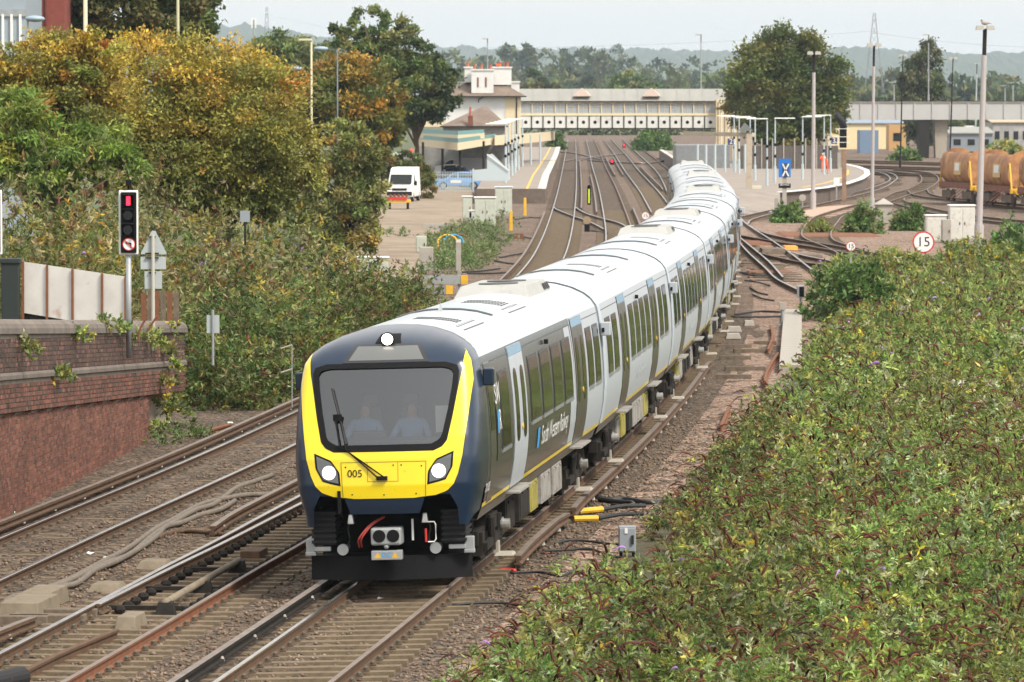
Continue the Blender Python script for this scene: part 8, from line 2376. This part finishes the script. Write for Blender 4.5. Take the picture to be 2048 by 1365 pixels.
tree("rounded orange-green tree behind the pale lamp posts", 300, [(705, 190, 90, 75), (745, 240, 65, 65), (650, 215, 55, 65), (700, 270, 70, 45)], 24000, 0.30, 0.18, [(0.210, 0.195, 0.045), (0.135, 0.150, 0.042), (0.330, 0.210, 0.045), (0.420, 0.225, 0.038), (0.090, 0.112, 0.038)], (5, 5, 3, 1.2, 3))
tree("tall open-topped green tree behind the rounded one, highest against the sky", 390, [(700, 95, 45, 55), (745, 70, 45, 55), (790, 100, 55, 60), (840, 120, 45, 55), (760, 150, 75, 55)], 17000, 0.36, 0.2, MDG, (5, 4, 3, 2), clump=0.2, depth=0.7)
tree("dark dense tree hugging the left side of the white station house", 420, [(850, 170, 60, 60), (835, 200, 62, 45), (882, 195, 33, 52), (805, 228, 48, 36), (800, 190, 50, 60)], 17000, 0.42, 0.26, DKG, (6, 5, 2, 1))
tree("pale willow-green trees behind the lamp heads at upper left", 460, [(540, 105, 60, 40), (600, 110, 60, 35), (480, 120, 50, 35), (640, 125, 40, 40), (560, 140, 80, 40)], 15000, 0.45, 0.2, [(0.168, 0.210, 0.070), (0.224, 0.252, 0.084), (0.126, 0.168, 0.056)], (4, 3, 2), droop=0.5)
tree("grey-green bushy tree right of the maples above the white van", 235, [(690, 310, 55, 60), (725, 375, 45, 60), (660, 380, 60, 70), (690, 450, 60, 60), (640, 450, 55, 60), (735, 320, 35, 45), (720, 470, 40, 40), (650, 510, 60, 35)], 30000, 0.26, 0.12, [(0.215, 0.235, 0.075), (0.28, 0.28, 0.10), (0.14, 0.165, 0.05), (0.34, 0.27, 0.08)], (5, 4, 3, 1), base_px=700)
tree("dark shrubby tree close behind the white van", 372, [(838, 358, 26, 34), (815, 328, 30, 26), (850, 380, 20, 18), (765, 325, 35, 40)], 9000, 0.34, 0.17, [(0.135, 0.150, 0.053), (0.195, 0.180, 0.060), (0.090, 0.112, 0.038), (0.285, 0.195, 0.053)], (4, 3, 3, 1), base_px=828)
tree("big round green tree on the island platform at the right", 505, [(1572, 130, 70, 72), (1530, 165, 75, 75), (1620, 165, 72, 75), (1575, 200, 100, 62), (1500, 200, 50, 55), (1645, 200, 50, 50), (1575, 245, 85, 45), (1560, 285, 50, 25)], 48000, 0.46, 0.24, [(0.117, 0.150, 0.039), (0.078, 0.111, 0.033), (0.169, 0.169, 0.042), (0.221, 0.195, 0.046)], (5, 5, 3, 1.2), base_px=1580, clump=0.26, depth=0.35)
tree("drooping tree rising behind the viaduct at the right", 700, [(1850, 120, 30, 40), (1845, 170, 42, 60), (1825, 200, 30, 60), (1868, 210, 28, 60), (1848, 250, 35, 50)], 14000, 0.7, 0.28, [(0.10, 0.12, 0.05), (0.13, 0.14, 0.06), (0.07, 0.09, 0.04)], (4, 3, 2), droop=1.2, base_px=1848)
tree("dark rounded tree just right of the station chimneys", 1150, [(1072, 172, 32, 28), (1095, 185, 20, 16)], 4500, 1.0, 0.6, DKG, (4, 4, 2, 3), far=True)
tree("mid green rounded tree over the footbridge roof", 1150, [(1265, 172, 38, 24), (1230, 180, 24, 16), (1300, 180, 24, 14)], 5500, 1.0, 0.6, MDG, (4, 4, 2, 2), far=True)

# ---------------------------------------------------------------- far woods and hills
def wood(name, specs, size, cols, w):
    P_, D_, C_ = [], [], []
    for (px, py_top, Y, wpx, n) in specs:
        s = S(Y); c = P(px, py_top, Y)
        h = c.z + 1.0
        rx = wpx / 2 / s * 1.6; rz = min(h * 0.5, rx * 0.95)
        p, d, k, kk = crown_points([((c.x, Y, c.z - rz), (rx, rx, rz)), ((c.x, Y, h * 0.3), (rx * 1.5, rx, h * 0.38))], n, 0.3, 0.4)
        tintc = RNG.uniform(0.75, 1.25)
        ct = pal(cols, w, kk) * tintc
        P_.append(p); D_.append(d + RNG.normal(scale=0.8, size=d.shape)); C_.append(ct[k] * RNG.uniform(0.75, 1.25, (len(p), 1)))
    p, d, c = np.concatenate(P_), np.concatenate(D_), np.concatenate(C_)
    return leaves(name, p, d, RNG.uniform(size * 0.6, size * 1.3, len(p)), RNG.uniform(size * 0.4, size * 0.8, len(p)), c, M["leaffar"], None, "stuff")
FW = [(0.075, 0.10, 0.03), (0.05, 0.075, 0.028), (0.11, 0.13, 0.04), (0.14, 0.14, 0.045)]
specs = []
for px in range(905, 1460, 22):
    specs.append((px + random.uniform(-8, 8), random.uniform(98, 128) + (max(0, px - 1180) * 0.09), random.uniform(1300, 1600), random.uniform(26, 50), 260))
for px in range(900, 1460, 26):
    specs.append((px, random.uniform(138, 165), random.uniform(900, 1100), random.uniform(34, 60), 240))
for px, yt in ((1018, 96), (1052, 94), (1020, 97)): specs.append((px, yt, 1350, 16, 240))
specs.append((1222, 88, 1900, 34, 260))
for px in range(1660, 2080, 24):
    specs.append((px, random.uniform(150, 172), random.uniform(900, 1150), random.uniform(34, 60), 260))
for px in range(1660, 2080, 30):
    specs.append((px, random.uniform(178, 190), random.uniform(760, 860), random.uniform(36, 50), 200))
for px in range(420, 720, 24):
    specs.append((px, random.uniform(88, 112), random.uniform(900, 1300), random.uniform(30, 56), 260))
for px in range(1480, 1700, 22):
    specs.append((px, random.uniform(165, 190), random.uniform(760, 900), random.uniform(30, 50), 200))
wood("distant_wood", [(a, b, c * 1.75, d, e * 2) for a, b, c, d, e in specs], 3.0, FW, (4, 4, 3, 1.5))
specs = []
for px in range(1650, 2080, 26): specs.append((px, random.uniform(232, 246), 820, 36, 200))
for px in range(1100, 1440, 30): specs.append((px, random.uniform(232, 250), 1080, 40, 160))
wood("far_lineside_scrub", specs, 1.2, FW, (4, 3, 4, 2))

def hill(name, Y, prof, depth, amp, seed):
    """ridge with a tree-clad bumpy top; prof: (px, py) of the skyline"""
    xs = np.array([P(px, py, Y).x for px, py in prof]); zs = np.array([P(px, py, Y).z for px, py in prof])
    X = np.arange(xs[0], xs[-1], Y / 2600.0)
    base = np.interp(X, xs, zs)
    rng = np.random.default_rng(seed)
    rows = []
    nv = 26
    for j in range(nv):
        t = j / (nv - 1)
        y = Y - depth * (1 - t)
        c_ = np.arange(X[0] - 20, X[-1] + 40, 11.0)
        bump = amp * (np.interp(X, c_, rng.random(len(c_)) ** 1.5) * 0.9 + rng.random(len(X)) * 0.25 + 0.3 * np.sin(X / 83 + j) + 0.3 * np.sin(X / 211 + j * 2.1)) * (0.4 + 0.6 * t)
        z = base * (0.06 + 0.94 * np.sin(t * math.pi / 2) ** 1.1) + bump * min(1, t * 3)
        rows.append([(X[i], y + rng.normal() * 4, z[i] if j < nv - 1 else -1.0) for i in range(len(X))])
    mb = MB(); mb.grid(rows)
    o = mb.build(name, M["hillgreen"], smooth=False)
    return tag(o, kind="structure")
M["hillgreen"] = mat("wooded_hill", (0.03, 0.05, 0.022), 0.95, col2=(0.065, 0.08, 0.03), vscale=0.02)
hill("hill", 9000, [(-200, 90), (300, 90), (440, 70), (520, 62), (620, 78), (760, 100), (900, 118), (1080, 112), (1200, 118), (1440, 118), (1600, 115), (1700, 108), (1800, 116), (1900, 122), (2000, 118), (2250, 126)], 2500, 12.0, 3)
hill("far_hill", 9700, [(-300, 110), (400, 95), (900, 104), (1200, 108), (1450, 112), (1680, 104), (1760, 110), (2000, 124), (2300, 120)], 500, 12.0, 5)
# ================================================================== haze
hz_mb = MB(); hz_mb.box((0, 4975, 84.0), (8100, 10150, 171.0))
m, nt, N, L_, B = new_mat("haze_air")
N.remove(B)
pv = N.new("ShaderNodeVolumePrincipled")
pv.inputs["Color"].default_value = (0.74, 0.88, 1.0, 1)
pv.inputs["Density"].default_value = 0.000088
pv.inputs["Anisotropy"].default_value = 0.2
L_.new(pv.outputs[0], nt.nodes["Material Output"].inputs["Volume"])
tag(hz_mb.build("haze", m), kind="stuff")
